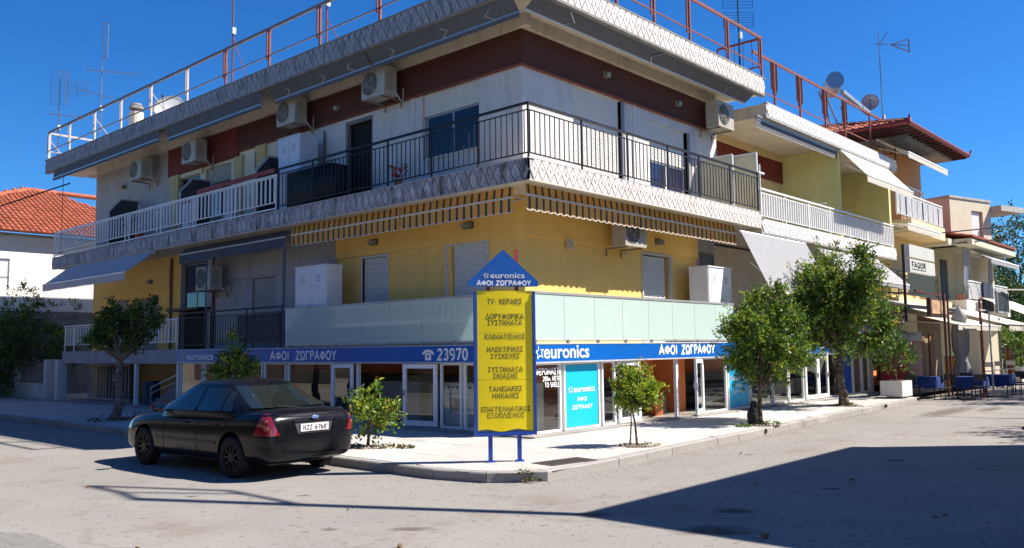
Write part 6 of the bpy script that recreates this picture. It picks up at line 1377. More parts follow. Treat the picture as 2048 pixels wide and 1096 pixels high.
# ------------------------------------------------------------------ orange and yellow house next to the wing
oh = thing('house', 'ochre three storey house with a red tiled hip roof, right of the apartment wing', 'house', (24.9,0,0))
bm = NB(); box(bm,25.0,29.9,1.0,13,7.0,10.55); link('wall', bm, orange_wall, oh)
bm = NB(); box(bm,25.0,31.2,1.0,13,3.85,6.7); box(bm,24.91,31.2,2.4,13,0.1,3.4); link('wall', bm, warm_yellow, oh)
bm = NB(); box(bm,24.9,29.7,0.0,13,6.7,7.28); link('balcony_slab', bm, M('butter_render',(0.68,0.56,0.34),0.8,0.06,1,0.15,60), oh)
bm = NB(); box(bm,22.8,31.2,0.0,13,3.4,3.84); link('balcony_slab', bm, bpy.data.materials['butter_render'], oh)
bm = NB(); box(bm,24.0,30.4,-0.3,13.5,10.56,10.75); link('eave_board', bm, concrete_d, oh)
r2 = rail('R', 23.2, 29.6, 7.28, oh, white_metal, 0.16, top=1.05, low=0.08, mid=0.92, hw=0.04, bal=0.03, posts=(23.3,25.0,26.8,28.3,29.55))
bm = NB(); 
for k in range(8): box(bm,23.6+k*0.75,23.68+k*0.75,0.03,0.09,7.38,8.15)
link('dark_slats', bm, M('dark_slat',(0.05,0.05,0.06),0.6), oh)
bm = NB(); box(bm,25.3,25.36,0.9,0.96,7.28,9.3); box(bm,29.0,29.06,0.9,0.96,7.28,9.3)
bm.free(); bm = NB()
for i in range(8): bar(bm,(26.2+i*0.42,0.72,7.3),(26.2+i*0.42,0.72,9.0),0.05,0.05)
bar(bm,(26.1,0.72,9.02),(29.2,0.72,9.02),0.06,0.06); link('window_grille', bm, white_metal, oh)
# hip roof with red gutter
C0 = Vector((22.2,-0.85,10.80)); 
tiled_slope(C0, (1,0,0), (0,7.0,1.7), lambda t: (4.3*t/7.2, 8.6-4.2*t/7.2), 7.2, oh, wd=0.26)
tiled_slope((22.2,13.5,10.80), (0,-1,0), (4.2,0,1.65), lambda t: (7.3*t/4.5, 14.35-6.8*t/4.5), 4.5, oh, wd=0.26)
bm = NB(); path(bm, [(22.15,13.5,10.80),(22.15,-0.9,10.80),(30.85,-0.9,10.80),(30.85,13.5,10.80)], 0.10, 8)
for cx_, cy_ in ((30.85,-0.9),(22.15,-0.9)): tube(bm, (cx_,cy_,10.8),(cx_+(0.12 if cx_ > 25 else -0.12),cy_-0.12,11.08),0.09,6,0.02)
path(bm, [(30.85,-0.9,10.85),(26.5,6.1,12.55)], 0.12, 6); path(bm, [(22.15,-0.9,10.85),(26.5,6.1,12.55)], 0.12, 6); link('gutter_and_ridge', bm, M('dark_red_gutter',(0.15,0.012,0.015),0.5,0.15,5,0.1), oh)
bm = NB(); box(bm,22.25,30.8,-0.8,13.4,10.755,10.79)
for i in range(16): box(bm,22.5+i*0.55,22.6+i*0.55,-0.8,1.0,10.66,10.755)
link('roof_underside', bm, M('dark_red_boards',(0.06,0.02,0.02),0.8,0.3,5,0.2), oh)
awning('long cream awning under the red tiled roof of the ochre house', 'R', 22.8, 28.2, (0.5,10.45), (-0.65,9.72), 0.20, awn_cream, white_metal, per=0.2, arm_from=(0.7,10.2), amp=0.04)
awning('cream awning with a frayed edge below the slatted white rail of the ochre house', 'R', 23.2, 27.8, (0.3,6.95), (-0.35,6.85), 0.24, awn_cream, white_metal, per=0.16, arm_from=(0.6,6.6), amp=0.04)
lamp('lit looking round lamp on the ochre wall below the cream awning', 'R', 30.5, 5.9, (0.7,0.55,0.2), d=0.98, w_=0.12)
# ornate dark iron railing
ir = rail('R', 21.0, 28.4, 3.84, oh, black_metal, 0.14, top=1.12, posts=(21.05,23.0,25.0,26.8,28.35), hw=0.04)
bm = NB()
for k in range(44):
    a = 21.15+k*0.165
    for q in range(10):
        t0 = 2*math.pi*q/10; t1 = 2*math.pi*(q+1)/10; z = 4.30+0.25*(k % 2); tube(bm,(a+0.07*math.cos(t0),0.06,z+0.10*math.sin(t0)),(a+0.07*math.cos(t1),0.06,z+0.10*math.sin(t1)),0.012,4,cap=False)
link('scrolls', bm, M('rusty_brown_iron',(0.16,0.08,0.05),0.7,0.3,8,0.1), oh, kind='stuff')
bm = NB(); box(bm,24.0,27.6,-0.02,0.0,3.95,4.9); o = link('privacy_screen', bm, M('dark_green_screen',(0.006,0.016,0.011),0.8,0.2,9,0.2)); tag(o,'dark green screen tied to the ornate iron balcony railing','screen')
# solar water heater, dishes and antenna on the red roof
sh = thing('solar_water_heater', 'blue grey solar water heater tank on a frame above the red tiled roof', 'water heater', (21.0,3.0,10.5))
steel = M('blue_grey_steel',(0.28,0.36,0.46),0.35,0.1,4,0.05,metal=0.3)
bm = NB(); tube(bm,(21.3,1.6,12.85),(22.3,2.2,12.80),0.36,20); link('tank', bm, steel, sh, smooth=False, bevel=0.04)
bm = NB(); tube(bm,(21.26,1.577,12.883),(21.3,1.6,12.88),0.345,20); link('tank_end', bm, M('tank_end_blue',(0.10,0.20,0.38),0.3), sh)
bm = NB(); bar(bm,(21.7,1.5,12.45),(24.3,1.35,12.0),0.18,0.16); link('collector', bm, M('collector_grey',(0.20,0.27,0.36),0.5), sh)
for x, z in ((21.5,12.6),(22.4,12.5),(23.9,12.4)): bm = NB(); tube(bm,(x,1.9,11.0),(x,2.4,z),0.04,6); link('leg', bm, ant_m, sh)
dish('large grey satellite dish beside the solar water heater', (24.7,1.4,12.60), 0.40, R(-160), M('dish_grey',(0.38,0.40,0.45),0.4), tilt=15)
def b6(bm,x,y):
    yagi(bm,(x,y,14.9),(0.67,-0.74,-0.05),0.6,4,0.25); c = Vector((x,y,14.8)); d_ = Vector((0.67,-0.74,-0.06)).normalized()
    for oz in (-0.06,0.12,0.30): tube(bm, c+d_*0.5+Vector((0,0,0.1)), c+d_*1.3+Vector((0,0,0.3-oz*1.6)), 0.025, 5)
    tube(bm, c+d_*1.3+Vector((0,0,-0.2)), c+d_*1.3+Vector((0,0,0.35)), 0.03, 5); tube(bm, c, c+d_*0.4+Vector((0,0,0.7)), 0.02, 5)
antenna('tall thin antenna mast with a finned aerial above the right end of the roof railing', 24.1, 0.7, 9.5, 15.4, ant_m, b6)

# ------------------------------------------------------------------ beige block and small house further down the street
bb = thing('apartment_building', 'plain beige block with a flat roof and one tall shutter, beyond the ochre house', 'building', (34.5,1,0))
Pb = Vector((34.5,1.0,0)); ub = Vector((3.6,-1.05,0)).normalized(); vb = Vector((-ub.y,ub.x,0))
def ob_(bm, u0,u1,v0,v1,z0,z1):
    c = [Pb+ub*u+vb*v for u, v in ((u0,v0),(u1,v0),(u1,v1),(u0,v1))]; prism(bm, [(p.x,p.y,z0) for p in c], (0,0,z1-z0))
beige = M('beige_render',(0.56,0.50,0.38),0.85,0.08,1,0.2,60,stain=0.2,stain_col=(0.3,0.27,0.2))
bm = NB(); ob_(bm,0,1.95,0,10,0,9.5); ob_(bm,1.95,3.0,0.15,10,0,9.5); ob_(bm,3.0,3.75,0,10,0,9.5); ob_(bm,1.95,3.0,0,0.15,8.95,9.5); ob_(bm,1.95,3.0,0,0.15,0,6.4); link('wall', bm, beige, bb)
bm = NB(); ob_(bm,-0.05,3.8,-0.05,10,9.502,9.62); link('coping', bm, concrete, bb)
bm = NB(); ob_(bm,1.98,2.8,0.10,0.14,6.4,8.9); link('shutter', bm, shutter_m, bb)
bm = NB(); ob_(bm,3.76,6.0,-0.6,4,9.0,9.3); link('roof_canopy', bm, concrete, bb)
sh2 = thing('solar_water_heater', 'small distant solar heater on the flat roof of the beige block', 'water heater', (33.5,4,9.6)); bm = NB(); tube(bm,(33.0,3.5,10.25),(33.9,3.2,10.1),0.28,12); link('tank', bm, steel, sh2); bm = NB(); bar(bm,(33.2,3.2,10.1),(34.3,2.6,9.6),0.8,0.08); link('collector', bm, M('collector_blue',(0.05,0.10,0.25),0.3), sh2)
sm = thing('house', 'small pale yellow house with a tiled porch roof and hanging grey curtain awnings', 'house', (31.3,0,0))
bm = NB(); box(bm,31.25,38.0,1.0,9,0.1,6.55); link('wall', bm, M('pale_cream_yellow',(0.66,0.60,0.38),0.85,0.06,1,0.15,60), sm)
bm = NB(); box(bm,30.6,39.2,-0.9,3,6.56,6.85); box(bm,29.75,31.4,-0.1,1.0,6.56,6.84); link('porch_roof', bm, M('cream_concrete',(0.55,0.52,0.40),0.8,0.1,2,0.15), sm)
bm = NB(); box(bm,30.3,38.6,-0.6,3,3.3,3.95); link('balcony_slab', bm, plain_white, sm)
tiled_slope((30.6,-0.95,6.87), (1,0,0), (0,4,0.9), lambda t: (0, 8.6), 4.0, sm, wd=0.28)
rail('R', 30.9, 38.4, 3.95, sm, white_metal, 0.2, top=0.95, low=0.1, mid=0.82, d=-0.55, hw=0.04, bal=0.03, posts=(30.95,33,35,37,38.35))
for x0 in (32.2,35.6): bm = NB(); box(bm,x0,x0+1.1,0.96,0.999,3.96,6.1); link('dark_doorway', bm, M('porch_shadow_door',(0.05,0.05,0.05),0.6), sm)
for x0,x1,l in ((31.4,32.6,'grey curtain hanging from the porch roof of the small yellow house'),(36.2,36.7,'narrow grey curtain at the right end of the small yellow house porch')):
    bm = NB(); n = 16
    for k in range(n): a = x0+(x1-x0)*k/n; b = x0+(x1-x0)*(k+1)/n; dy = 0.05*math.sin(k*1.7); dy2 = 0.05*math.sin((k+1)*1.7); poly(bm,[(a,-0.3+dy,6.5),(b,-0.3+dy2,6.5),(b-0.2*(x1-x0)*0,-0.2+dy2,4.3),(a,-0.2+dy,4.3)])
    o = link('curtain', bm, M('grey_curtain_cloth',(0.30,0.31,0.34),0.9), smooth=True); tag(o,l,'curtain')
awning('pale awning rolled out under the porch roof of the small yellow house', 'R', 32.8, 38.6, (-0.3,6.5), (-1.15,6.0), 0.2, awn_pale, white_metal, per=0.2, arm_from=(-0.1,6.3), amp=0.03)
pot_plant('terracotta pots on the balcony of the small yellow house', (30.9,-0.2,3.96), h=0.35, r=0.15, cat='potted plant')
bm = NB(); box(bm,33.0,33.9,-0.70,-0.62,3.3,4.9); box(bm,34.0,34.8,-0.70,-0.62,3.5,4.88); o = link('laundry', bm, M('navy_cloth',(0.015,0.025,0.05),0.9,0.5,6,0.6,10)); tag(o,'dark clothes hanging over the white balcony rail of the small yellow house','laundry')
# street wires
for pts, l in (([(28.0,-0.2,6.9),(40,-6,8.4),(60,-16,12)], 'upper of the two black wires crossing to the trees at the right edge'),([(30,-0.4,6.6),(42,-6,7.9),(60,-16,11)], 'lower of the two black wires crossing to the trees at the right edge')):
    bm = NB(); path(bm, pts, 0.03, 5); o = link('overhead_wire', bm, black_metal); tag(o,l,'wire')
# far trees at the end of the right street
tree('dense_tree', 'tall dark tree at the right edge of the picture beyond the small yellow house', (72,6,0), [(72,6,4.5)], [((73,6,8),(5.0,5.0,5.0)),((69.5,5.5,5.5),(3.5,3.5,3.2)),((75,6,12),(3.6,3.6,2.6)),((73,4,3.5),(5,4,3))], 16000, 0.30, LM, (12,1,0,0.05), (0.4,0.3), seed=51)
tree('dense_tree', 'dark bushy tree low behind the cafe signs at the end of the street', (52,2.6,0), [(52,2.6,1.6)], [((52,2.6,2.6),(2.2,2.2,1.8)),((49,1.4,1.9),(1.6,1.6,1.3)),((56,4,4),(2.6,2.6,2.4))], 11000, 0.26, LM, (12,1,0,0.05), (0.3,0.2), seed=52)
tree('dense_tree', 'green garden tree behind the white fence and chairs at the end of the street', (42,0.2,0), [(42,0.2,1.0)], [((42,0.2,1.6),(1.4,1.3,1.0)),((44.5,-0.2,1.5),(1.3,1.2,1.0)),((40.5,0.8,2.2),(0.9,0.9,0.9))], 6000, 0.17, LM, (5,6,1.5,0.2), (0.15,0.1), seed=53)
# ------------------------------------------------------------------ cafe
cf = thing('cafe_canopy', 'long sloping white canopy over the cafe front on the right', 'canopy', (21.5,0,3.4))
bm = NB(); prism(bm, [(17.4,0.0,3.60),(17.4,0.0,3.66),(17.4,-2.0,3.30),(17.4,-2.0,3.24)], (6.2,0,-0.0)); link('canopy_sheet', bm, awn_cream, cf)
bm = NB(); bar(bm,(17.4,-2.02,3.22),(23.6,-2.02,3.22),0.06,0.12); bar(bm,(17.3,-0.8,3.78),(22.6,-1.6,3.85),0.05,0.05); link('beam', bm, black_metal, cf)
awning('white cafe awning sloping low over the tables beside the closed parasol', 'R', 19.5, 25.6, (0.0,3.45), (-3.0,2.60), 0.18, awn_cream, white_metal, per=0.2, amp=0.02, arm_from=(0.2,2.9))
awning('white awning further right with a black stripe along its front edge', 'R', 26.0, 31.5, (-0.3,3.55), (-3.2,2.65), 0.22, awn_cream, M('black_stripe_bar',(0.03,0.03,0.03),0.5), per=0.2, amp=0.01, arm_from=(0.2,2.9))
awning('farthest white awning running out of the picture at the right edge', 'R', 32.0, 38.5, (-0.8,4.1), (-3.3,2.9), 0.18, awn_cream, M('rust_bar',(0.25,0.12,0.06),0.6), per=0.2, amp=0.01, arm_from=(0.2,2.9))
cw = thing('cafe_building', 'shaded cafe front with dark openings under the canopies', 'cafe', (22,2,0))
bm = NB(); box(bm,19.2,24.9,2.2,2.39,0.1,3.4); link('wall', bm, M('cafe_beige',(0.40,0.33,0.26),0.85), cw)
for x0,x1,z0,z1 in ((19.8,21.4,1.9,3.1),(21.9,23.0,0.2,2.6)): bm = NB(); box(bm,x0,x1,2.14,2.199,z0,z1); link('opening', bm, dark_void, cw)
bm = NB(); box(bm,25.5,31.0,0.8,0.99,0.1,3.4); link('front_wall', bm, M('cafe_shade_render',(0.22,0.17,0.12),0.85), cw)  # cream wall painted darker to stand in for the shade under the canopies
for x in (26.2,27.6,29.0): bm = NB(); box(bm,x,x+0.7,0.74,0.799,0.2,2.4); link('wooden_door', bm, wood_brown, cw)
bm = NB(); box(bm,25.4,31.2,0.3,0.79,3.0,3.5); link('brick_beam', bm, M('brick_red_beam',(0.20,0.06,0.04),0.8,0.3,8,0.2), cw)
bm = NB(); box(bm,19.2,40.0,-1.4,2.2,0.1,0.16); o = struct('cafe_terrace', bm, kerb_m)
kb = thing('kiosk_fridge', 'red and grey kiosk box under the cafe canopy behind the planter', 'kiosk', (20.2,-0.9,0.15))
bm = NB(); box(bm,19.4,21.0,-1.3,-0.3,0.16,2.05); link('body', bm, M('kiosk_red',(0.28,0.02,0.04),0.4,0.1,2,0.0), kb); bm = NB(); box(bm,19.38,21.02,-1.33,-0.28,2.052,2.38); link('header', bm, M('kiosk_grey',(0.33,0.36,0.42),0.4), kb)
bm = NB(); box(bm,17.9,19.3,0.3,0.9,0.16,1.9); o = link('notice_board', bm, M('beige_board',(0.40,0.36,0.28),0.7)); tag(o,'beige board panel left of the red kiosk box','board')
bm = NB(); prism(bm, [(17.2,0.2,2.45),(17.2,-1.4,2.25),(17.2,-1.4,2.30),(17.2,0.2,2.75)], (3.0,0,0)); o = link('small_canopy', bm, M('grey_canopy',(0.30,0.31,0.33),0.7)); tag(o,'low grey canopy beside the tallest citrus tree','canopy')
pl = thing('planter', 'square white concrete planter with a leafy shrub at the end of the pavement', 'planter', (16.35,-1.95,0.15))
bm = NB(); box(bm,15.95,16.95,-2.15,-1.45,0.22,0.72); link('tub', bm, white_wall, pl, bevel=0.02); bm = NB(); box(bm,16.1,16.8,-2.0,-1.6,0.155,0.22); link('foot', bm, concrete_d, pl); bm = NB(); box(bm,16.02,16.88,-2.08,-1.52,0.721,0.73); link('earth', bm, soil, pl)
tree('planter_shrub', 'leafy shrub growing in the square white planter', (16.45,-1.8,0.73), [(16.45,-1.8,1.1)], [((16.4,-1.8,1.55),(0.8,0.6,0.5)),((17.2,-1.7,1.6),(0.5,0.4,0.4)),((15.9,-1.9,1.7),(0.4,0.4,0.3))], 1800, 0.09, LM, (6,6,0.8,0.2), (0.03,0.02), seed=54, cat='shrub', spr=7)
um = thing('parasol', 'closed grey parasol standing among the cafe tables', 'parasol', (21.6,-2.5,0.0)); grey_cloth = M('parasol_grey',(0.30,0.29,0.29),0.95,0.1,5,0.4,20)
bm = NB(); tube(bm,(21.6,-2.5,0.0),(21.6,-2.5,3.35),0.03,8); link('pole', bm, grey_alu, um); bm = NB(); tube(bm,(21.6,-2.5,0),(21.6,-2.5,0.08),0.3,14); link('base', bm, concrete_d, um)
bm = NB(); rg = []; prof = [(3.32,0.03),(3.1,0.14),(2.85,0.26),(2.78,0.20),(2.3,0.27),(1.7,0.26),(1.35,0.17),(1.0,0.28),(0.55,0.38)]
for z, r_ in prof:
    ring = []
    for i in range(24): a = 2*math.pi*i/24; q = r_*(1+0.16*math.cos(8*a)); ring.append(bm.verts.new((21.6+q*math.cos(a),-2.5+q*math.sin(a),z)))
    rg.append(ring)
for j in range(len(rg)-1):
    for i in range(24): bm.faces.new((rg[j][i],rg[j][(i+1)%24],rg[j+1][(i+1)%24],rg[j+1][i]))
bm.faces.new(rg[0]); link('folded_canopy', bm, grey_cloth, um, smooth=True)
blue_cloth = M('royal_blue_cloth',(0.01,0.035,0.16),0.85,0.15,5,0.3,20)
def table(label, x, y, s=0.42):
    t = thing('cafe_table', label, 'table', (x,y,0), group='blue covered cafe tables'); bm = NB(); box(bm,x-s,x+s,y-s,y+s,0.74,0.76); link('tabletop', bm, wood_brown, t)
    for sx in (-1,1):
        for sy in (-1,1): bm = NB(); tube(bm,(x+sx*(s-.06),y+sy*(s-.06),0),(x+sx*(s-.06),y+sy*(s-.06),0.74),0.02,6); link('leg', bm, ac_dark, t)
    bm = NB(); n = 32; a = []; b = []
    for i in range(n):
        q = i/n*4; k = int(q); f = q-k; c4 = [(-1,-1),(1,-1),(1,1),(-1,1)]; px = c4[k][0]*(1-f)+c4[(k+1)%4][0]*f; py_ = c4[k][1]*(1-f)+c4[(k+1)%4][1]*f
        a.append(bm.verts.new((x+px*(s+.01),y+py_*(s+.01),0.772))); w_ = 1+0.06*math.sin(i*1.9); b.append(bm.verts.new((x+px*(s+.04)*w_,y+py_*(s+.04)*w_,0.36+0.04*math.sin(i*2.3))))
    bm.faces.new(a)
    for i in range(n): bm.faces.new((a[i],b[i],b[(i+1)%n],a[(i+1)%n]))
    o = link('tablecloth', bm, blue_cloth); tag(o, label.replace('cafe table','blue cloth draped on the cafe table'), 'tablecloth', 'blue tablecloths')
table('cafe table left of the closed parasol, under the canopy', 19.3, -1.9); table('cafe table in front of the closed parasol, nearest the road', 19.6, -3.3); table('cafe table right of the closed parasol, behind the nearest one', 21.9, -3.55, 0.5)
ch0 = chair('dark cafe chair by the table nearest the road', (18.9,-3.7,0), R(120), ac_dark, 'dark cafe chairs')
for x, y, rz, l in ((19.0,-2.8,100,'dark cafe chair between the planter and the nearest blue table'),(21.0,-4.5,150,'dark cafe chair at the right hand blue table, roadside'),(22.6,-4.2,-80,'dark cafe chair with a curved back at the far side of the right hand table'),(18.5,-1.7,90,'dark cafe chair at the table under the canopy'),(20.3,-3.0,-60,'dark cafe chair close to the folded parasol')): dup(ch0, (x,y,0), R(rz), l)
yb = thing('menu_board', 'ochre yellow cabinet behind the closed parasol', 'cabinet', (25.6,-1.2,0)); bm = NB(); box(bm,25.2,26.2,-1.3,-0.9,0.16,1.35); link('body', bm, M('ochre_paint',(0.42,0.22,0.03),0.6), yb); bm = NB(); box(bm,25.18,26.22,-1.32,-0.88,1.351,1.39); link('top', bm, wood_brown, yb)
def post_sign(label, pole, sgn, txt=None):
    pass
fs = thing('shop_sign', 'pair of pale rounded lightboxes on a dark pole, the lower one lettered FAGOR', 'sign', (17.2,-2.0,0.0))
bm = NB(); tube(bm,(17.2,-2.0,2.7),(17.2,-2.0,5.35),0.05,8); bar(bm,(17.2,-2,2.85),(17.2,0.3,2.75),0.06,0.06); bar(bm,(17.2,-2,3.05),(16.6,-0.2,2.75),0.04,0.04); link('pole', bm, black_metal, fs)
lb = M('lightbox_pale',(0.50,0.50,0.46),0.5,0.04,2,0.0)
for z0, z1 in ((4.92,5.36),(4.40,4.86)):
    bm = NB(); box(bm,17.4,20.2,-2.15,-2.0,z0,z1); link('lightbox', bm, lb, fs, bevel=0.06)
caps('FAGOR', (18.35,-2.152,4.67), RR, 1.5, 0.19, ac_dark, fs, wt=0.3); bm = NB(); box(bm,17.6,19.1,-2.157,-2.151,4.50,4.525); link('underline', bm, ac_dark, fs)
os_ = thing('shop_sign', 'dark framed orange and white picture sign hanging over the cafe', 'sign', (19.8,-2.6,3.1))
bm = NB(); box(bm,17.35,19.2,-2.75,-2.62,2.88,3.48); link('frame', bm, M('dark_wood_frame',(0.06,0.03,0.02),0.6), os_); bm = NB(); box(bm,17.42,19.13,-2.77,-2.752,2.95,3.41); link('sign_face', bm, M('sign_orange_white',(0.48,0.30,0.18),0.4,0.6,3.5,0.0), os_)
bm = NB(); bar(bm,(16.0,-2.68,3.66),(19.3,-2.68,3.60),0.06,0.07); bar(bm,(18.5,-2.85,3.7),(18.5,-2.85,0.1),0.07,0.07); bar(bm,(19.3,-2.75,3.5),(19.3,-2.75,0.1),0.06,0.06)
o = link('sign_gantry', bm, M('dark_red_gantry',(0.07,0.025,0.02),0.6,0.3,8,0.1)); tag(o,'dark red metal gantry carrying the orange sign over the cafe','gantry')
for x, y, z, c, l in ((22.5,-3.0,3.6,rust_metal,'rusty post between the closed parasol and the dark signboard'),(23.0,-2.9,2.9,black_metal,'thin black post behind the right hand blue table'),(28.0,-2.4,3.0,pale_post,'grey post at the right edge under the dark signboard')):
    bm = NB(); tube(bm,(x,y,0),(x,y,z),0.045,8); tube(bm,(x,y,0),(x,y,0.03),0.12,10); o = link('post', bm, c); tag(o,l,'post')
db = thing('signboard', 'large dark signboard in a pale frame on thin posts at the right edge', 'sign', (21.2,-3.6,0))
bm = NB(); box(bm,21.0,22.6,-3.95,-3.90,3.05,3.75); link('board', bm, M('dark_board',(0.02,0.02,0.02),0.5), db); bm = NB(); frame(bm,'R',20.96,22.64,3.01,3.79,-3.97,0.05,0.09); link('frame', bm, M('pale_grey_frame',(0.36,0.36,0.36),0.5), db)
bm = NB(); bar(bm,(19.9,-3.6,3.1),(21.0,-3.6,3.1),0.05,0.05); bar(bm,(21.2,-3.6,3.1),(21.2,-3.6,0),0.05,0.05); bar(bm,(20.9,-3.92,3.84),(24.5,-4.4,3.95),0.05,0.05); link('posts', bm, pale_post, db)
wf = M('white_plastic',(0.65,0.64,0.62),0.5)
wc = chair('white plastic chair beyond the parasol, at the end of the street', (31.0,-1.2,0.16), R(100), wf, 'white plastic chairs')
dup(wc,(33.0,-1.25,0.16),R(70),'second white plastic chair further along, near the red post'); dup(wc,(35.0,-1.2,0.16),R(110),'farthest white plastic chair, beside the low fence')
bm = NB(); bar(bm,(34.8,-1.6,0.35),(37.5,-1.5,0.35),0.3,0.7); o = link('low_wall', bm, plain_white); tag(o,'low whitewashed wall at the far end of the right pavement','wall')
bm = NB(); tube(bm,(36.2,-0.9,0.16),(36.2,-0.9,1.6),0.08,8); o = link('bollard', bm, M('red_post_paint',(0.35,0.07,0.04),0.6)); tag(o,'short red post near the white chairs at the street end','post')
ms_ = thing('house', 'low white and red house beyond the trees at the street end', 'house', (48,-9,0)); bm = NB(); box(bm,45,50,-12,-7,0,2.6); link('wall', bm, cream_wall, ms_); bm = NB(); prism(bm,[(44.6,-12.4,2.61),(44.6,-6.6,2.61),(44.6,-9.5,4.0)],(5.8,0,0)); link('roof', bm, clay, ms_); bm = NB(); box(bm,44.95,44.999,-10,-9,0.9,1.9); link('window', bm, dark_glass, ms_)

# ------------------------------------------------------------------ buildings behind the camera: they throw the long shadows and show in the glass
H = 8.0
ob2 = thing('house', 'flat roofed white house across the right street, just outside the picture', 'house', (4,-11.1,0))
bm = NB(); box(bm,-0.55,7.9,-24,-10.58,0.0,H-0.3); link('wall', bm, white_wall, ob2); bm = NB(); box(bm,-0.60,7.95,-24,-10.53,H-0.299,H); link('roof_slab', bm, concrete, ob2)
for x in (1.2,4.0,6.6):
    for z in (1.0,4.4): bm = NB(); box(bm,x,x+1.1,-10.578,-10.55,z,z+1.6); wn = link('window', bm, white_alu, ob2); bm = NB(); box(bm,x+0.06,x+1.04,-10.549,-10.54,z+0.06,z+1.54); link('pane', bm, dark_glass, wn)
ms2 = thing('roof_mast', 'rooftop mast and awning frame on the white house across the right street', 'mast', (-0.5,-10.7,H))
bm = NB(); path(bm, [(-0.5,-10.6,H),(-0.37,-8.5,H+5.0)], 0.10, 8); link('mast', bm, ant_m, ms2)
bm = NB(); path(bm, [(-0.37,-8.5,H+5.0),(-0.14,-7.9,H+5.2),(0.0,-7.1,H+5.5)], 0.06, 6); path(bm,[(0.0,-7.1,H+5.5),(0.9,-9.0,H+5.2),(-0.42,-9.35,H+3.0)],0.055,6); path(bm,[(-0.14,-7.9,H+5.2),(0.75,-9.3,H+4.9)],0.035,6); link('frame', bm, ant_m, ms2)
bm = NB(); n = 40
for i in range(n):
    u0, u1 = i/n, (i+1)/n; p = Vector((0.0,-7.1,H+5.5)).lerp(Vector((0.9,-9.0,H+5.2)), u0); q = Vector((0.0,-7.1,H+5.5)).lerp(Vector((0.9,-9.0,H+5.2)), u1)
    poly(bm, [p, q, q-Vector((0,0,0.10+0.07*abs(math.sin(u1*5*math.pi)))), p-Vector((0,0,0.10+0.07*abs(math.sin(u0*5*math.pi))))])
link('scalloped_valance', bm, awn_grey, ms2)
hb = thing('house', 'unseen house with balcony railings across the left street, darkened for the glass reflections', 'house', (-24,2,0))
bm = NB(); box(bm,-32,-17.5,-6,48,0,7.5); link('wall', bm, M('reflection_dark_render',(0.045,0.043,0.038),0.85,0.4,0.8,0.2,60), hb); bm = NB(); box(bm,-17.49,-16.3,-5.5,47.5,3.3,3.5); link('balcony_slab', bm, concrete, hb)  # wall colour and length chosen to darken reflections in the shop glass
bm = NB(); 
for i in range(120): box(bm,-16.36,-16.33,-5.4+i*0.44,-5.37+i*0.44,3.5,4.4)
box(bm,-16.4,-16.3,-5.5,47.5,4.4,4.46); link('railing', bm, white_metal, hb)
for i in range(14):
    for z in (0.9,4.0): bm = NB(); box(bm,-17.49,-17.45,-4.5+i*3.6,-3.2+i*3.6,z,z+1.7); link('window', bm, dark_glass, hb)
tree('street_tree', 'leafy tree on the far side of the left street, outside the picture', (-15.5,-1.5,0), [(-15.5,-1.5,1.8)], [((-15.5,-1.5,3.2),(1.5,1.5,1.3))], 2500, 0.2, LM, (5,6,1,0.1), (0.12,0.08), seed=61)
hc = thing('house', 'cream house behind the camera at the crossing', 'house', (-28,-28,0)); bm = NB(); box(bm,-36,-19,-34,-18,0,7.0); link('wall', bm, cream_wall, hc); bm = NB(); prism(bm,[(-36.5,-34.5,7.01),(-36.5,-17.5,7.01),(-36.5,-26,10)],(18,0,0)); link('roof', bm, clay, hc)
hd = thing('house', 'pale house along the right street opposite the cafe, outside the picture', 'house', (24,-16,0)); bm = NB(); box(bm,17,34,-26,-13,0,6.5); link('wall', bm, cream_wall, hd); bm = NB(); prism(bm,[(16.5,-26.5,6.51),(16.5,-12.5,6.51),(16.5,-19.5,9)],(18,0,0)); link('roof', bm, clay, hd)
tree('street_tree', 'tree shading the road opposite the shop, outside the picture', (11.8,-12.2,0), [(11.8,-12.2,2.5)], [((11.8,-12.2,4.6),(2.6,2.0,1.8)),((14.5,-12.4,4.4),(1.8,1.6,1.5))], 6000, 0.2, LM, (5,6,1,0.1), (0.16,0.1), seed=62)
for x, l in ((13.5,'lamp pole across the right street, outside the picture'),):
    bm = NB(); tube(bm,(x+3.0,-11.6,0),(x+3.0,-11.6,8.5),0.08,8); tube(bm,(x+3,-11.6,8.4),(x+3,-10.2,8.7),0.05,6); o = link('street_lamp', bm, grey_alu); tag(o,l,'street lamp')
# motorcycle just entering the picture at the right edge
mc = thing('motorcycle', 'dark parked scooter cut off by the right edge of the picture', 'scooter', (-3.22,-9.72,0.0), R(-48))
bm = NB()
for y, in ((0.0,),(-1.25,)):
    for i in range(24):
        a, b = 2*math.pi*i/24, 2*math.pi*(i+1)/24; tube(bm,(0,y+0.25*math.cos(a),0.30+0.25*math.sin(a)),(0,y+0.25*math.cos(b),0.30+0.25*math.sin(b)),0.055,6)
        
link('tyre', bm, rubber, mc, world=False)
bm = NB(); sphere(bm,(0,-0.75,0.72),0.28,12,8,(0.6,2.0,0.7)); sphere(bm,(0,0.0,0.95),0.2,12,8,(0.9,0.8,1.2)); box(bm,-0.14,0.14,-0.55,0.0,0.30,0.42); link('body', bm, paint, mc, world=False, smooth=True)
bm = NB(); tube(bm,(0,-0.05,1.05),(0,0.02,0.35),0.035,8); tube(bm,(-0.28,-0.08,1.08),(0.28,-0.08,1.08),0.018,8); link('handlebar', bm, ac_dark, mc, world=False)
bm = NB(); sphere(bm,(0,0.22,0.62),0.09,12,8,(1,0.7,1)); link('headlight', bm, chrome, mc, world=False, smooth=True)

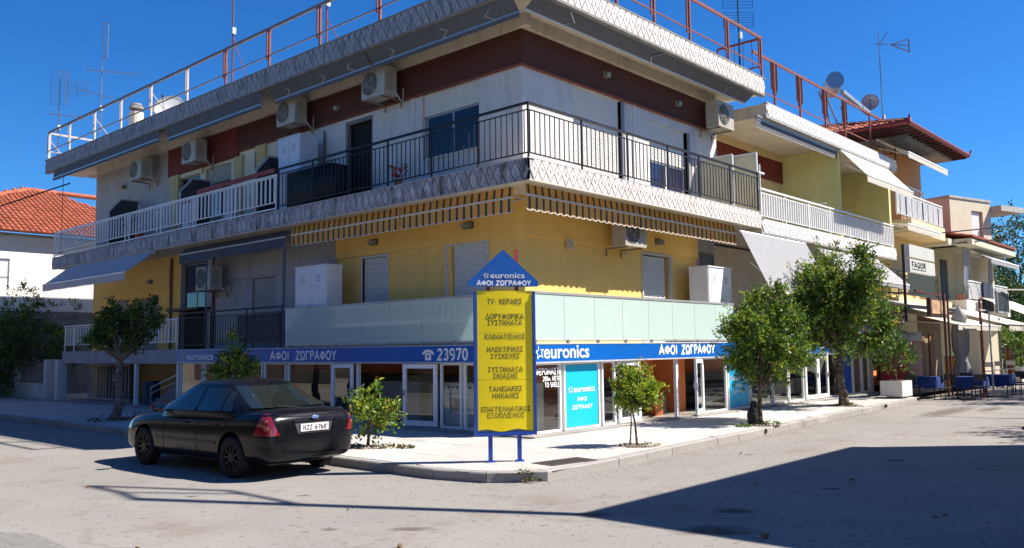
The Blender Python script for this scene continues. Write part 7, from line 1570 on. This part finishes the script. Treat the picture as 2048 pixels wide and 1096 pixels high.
tree('street_tree', 'big tree added across the right street to shade the cafe, outside the picture', (27,-9.5,0), [(27,-9.5,3.5)], [((27,-9.3,6.3),(4.0,2.6,2.6)),((31,-9.0,6.0),(3.2,2.4,2.4)),((23,-9.8,5.6),(2.6,2.2,2.0))], 15000, 0.24, LM, (5,6,1,0.1), (0.25,0.18), seed=63)  # unseen tree added to throw shade over the cafe and the road

# ------------------------------------------------------------------ every separate piece becomes an object of its own
SPLIT = {'side_wall','window_bar','pilaster','wall_pier','column','downpipe','shutter_guide','painted_band','lintel_band','band_trim','pole','wall','dark_doorway','door_panel',
         'door_post','post_arm','interior_wall','undercroft_wall','curtain_rail','clothes_frame_x','balcony_slab','roof_coping','coping','slab_lip','opening','privacy_panel'}

def split_islands(o):
    me = o.data; n = len(me.vertices); par = list(range(n))
    def fd(a):
        while par[a] != a: par[a] = par[par[a]]; a = par[a]
        return a
    for e in me.edges:
        a, b = fd(e.vertices[0]), fd(e.vertices[1])
        if a != b: par[a] = b
    groups = {}
    for p in me.polygons: groups.setdefault(fd(p.vertices[0]), []).append(p)
    if len(groups) < 2 or len(groups) > 40: return
    base = o.name.split('.')[0]; first = True
    # wall boxes that touch belong together
    boxes = []
    for g in groups.values():
        vs = {v for p in g for v in p.vertices}; co = [me.vertices[v].co for v in vs]
        boxes.append([g, [min(c[i] for c in co)-0.004 for i in range(3)], [max(c[i] for c in co)+0.004 for i in range(3)]])
    merged = True
    while merged:
        merged = False
        for i in range(len(boxes)):
            for j in range(i+1, len(boxes)):
                a, b = boxes[i], boxes[j]
                if all(a[1][k] <= b[2][k] and b[1][k] <= a[2][k] for k in range(3)):
                    boxes[i] = [a[0]+b[0], [min(a[1][k], b[1][k]) for k in range(3)], [max(a[2][k], b[2][k]) for k in range(3)]]
                    boxes.pop(j); merged = True; break
            if merged: break
    if len(boxes) < 2: return
    for g, _, _ in boxes:
        idx = sorted({v for p in g for v in p.vertices}); mp = {v: i for i, v in enumerate(idx)}
        nm = bpy.data.meshes.new(base); nm.from_pydata([tuple(me.vertices[v].co) for v in idx], [], [[mp[v] for v in p.vertices] for p in g])
        for m in me.materials: nm.materials.append(m)
        if first: o.data = nm; first = False
        else:
            c = bpy.data.objects.new(base, nm); COL.objects.link(c); c.parent = o.parent; c.location = o.location
for o in [o for o in bpy.data.objects if o.type == 'MESH' and o.parent is not None and o.name.split('.')[0] in SPLIT]: split_islands(o)
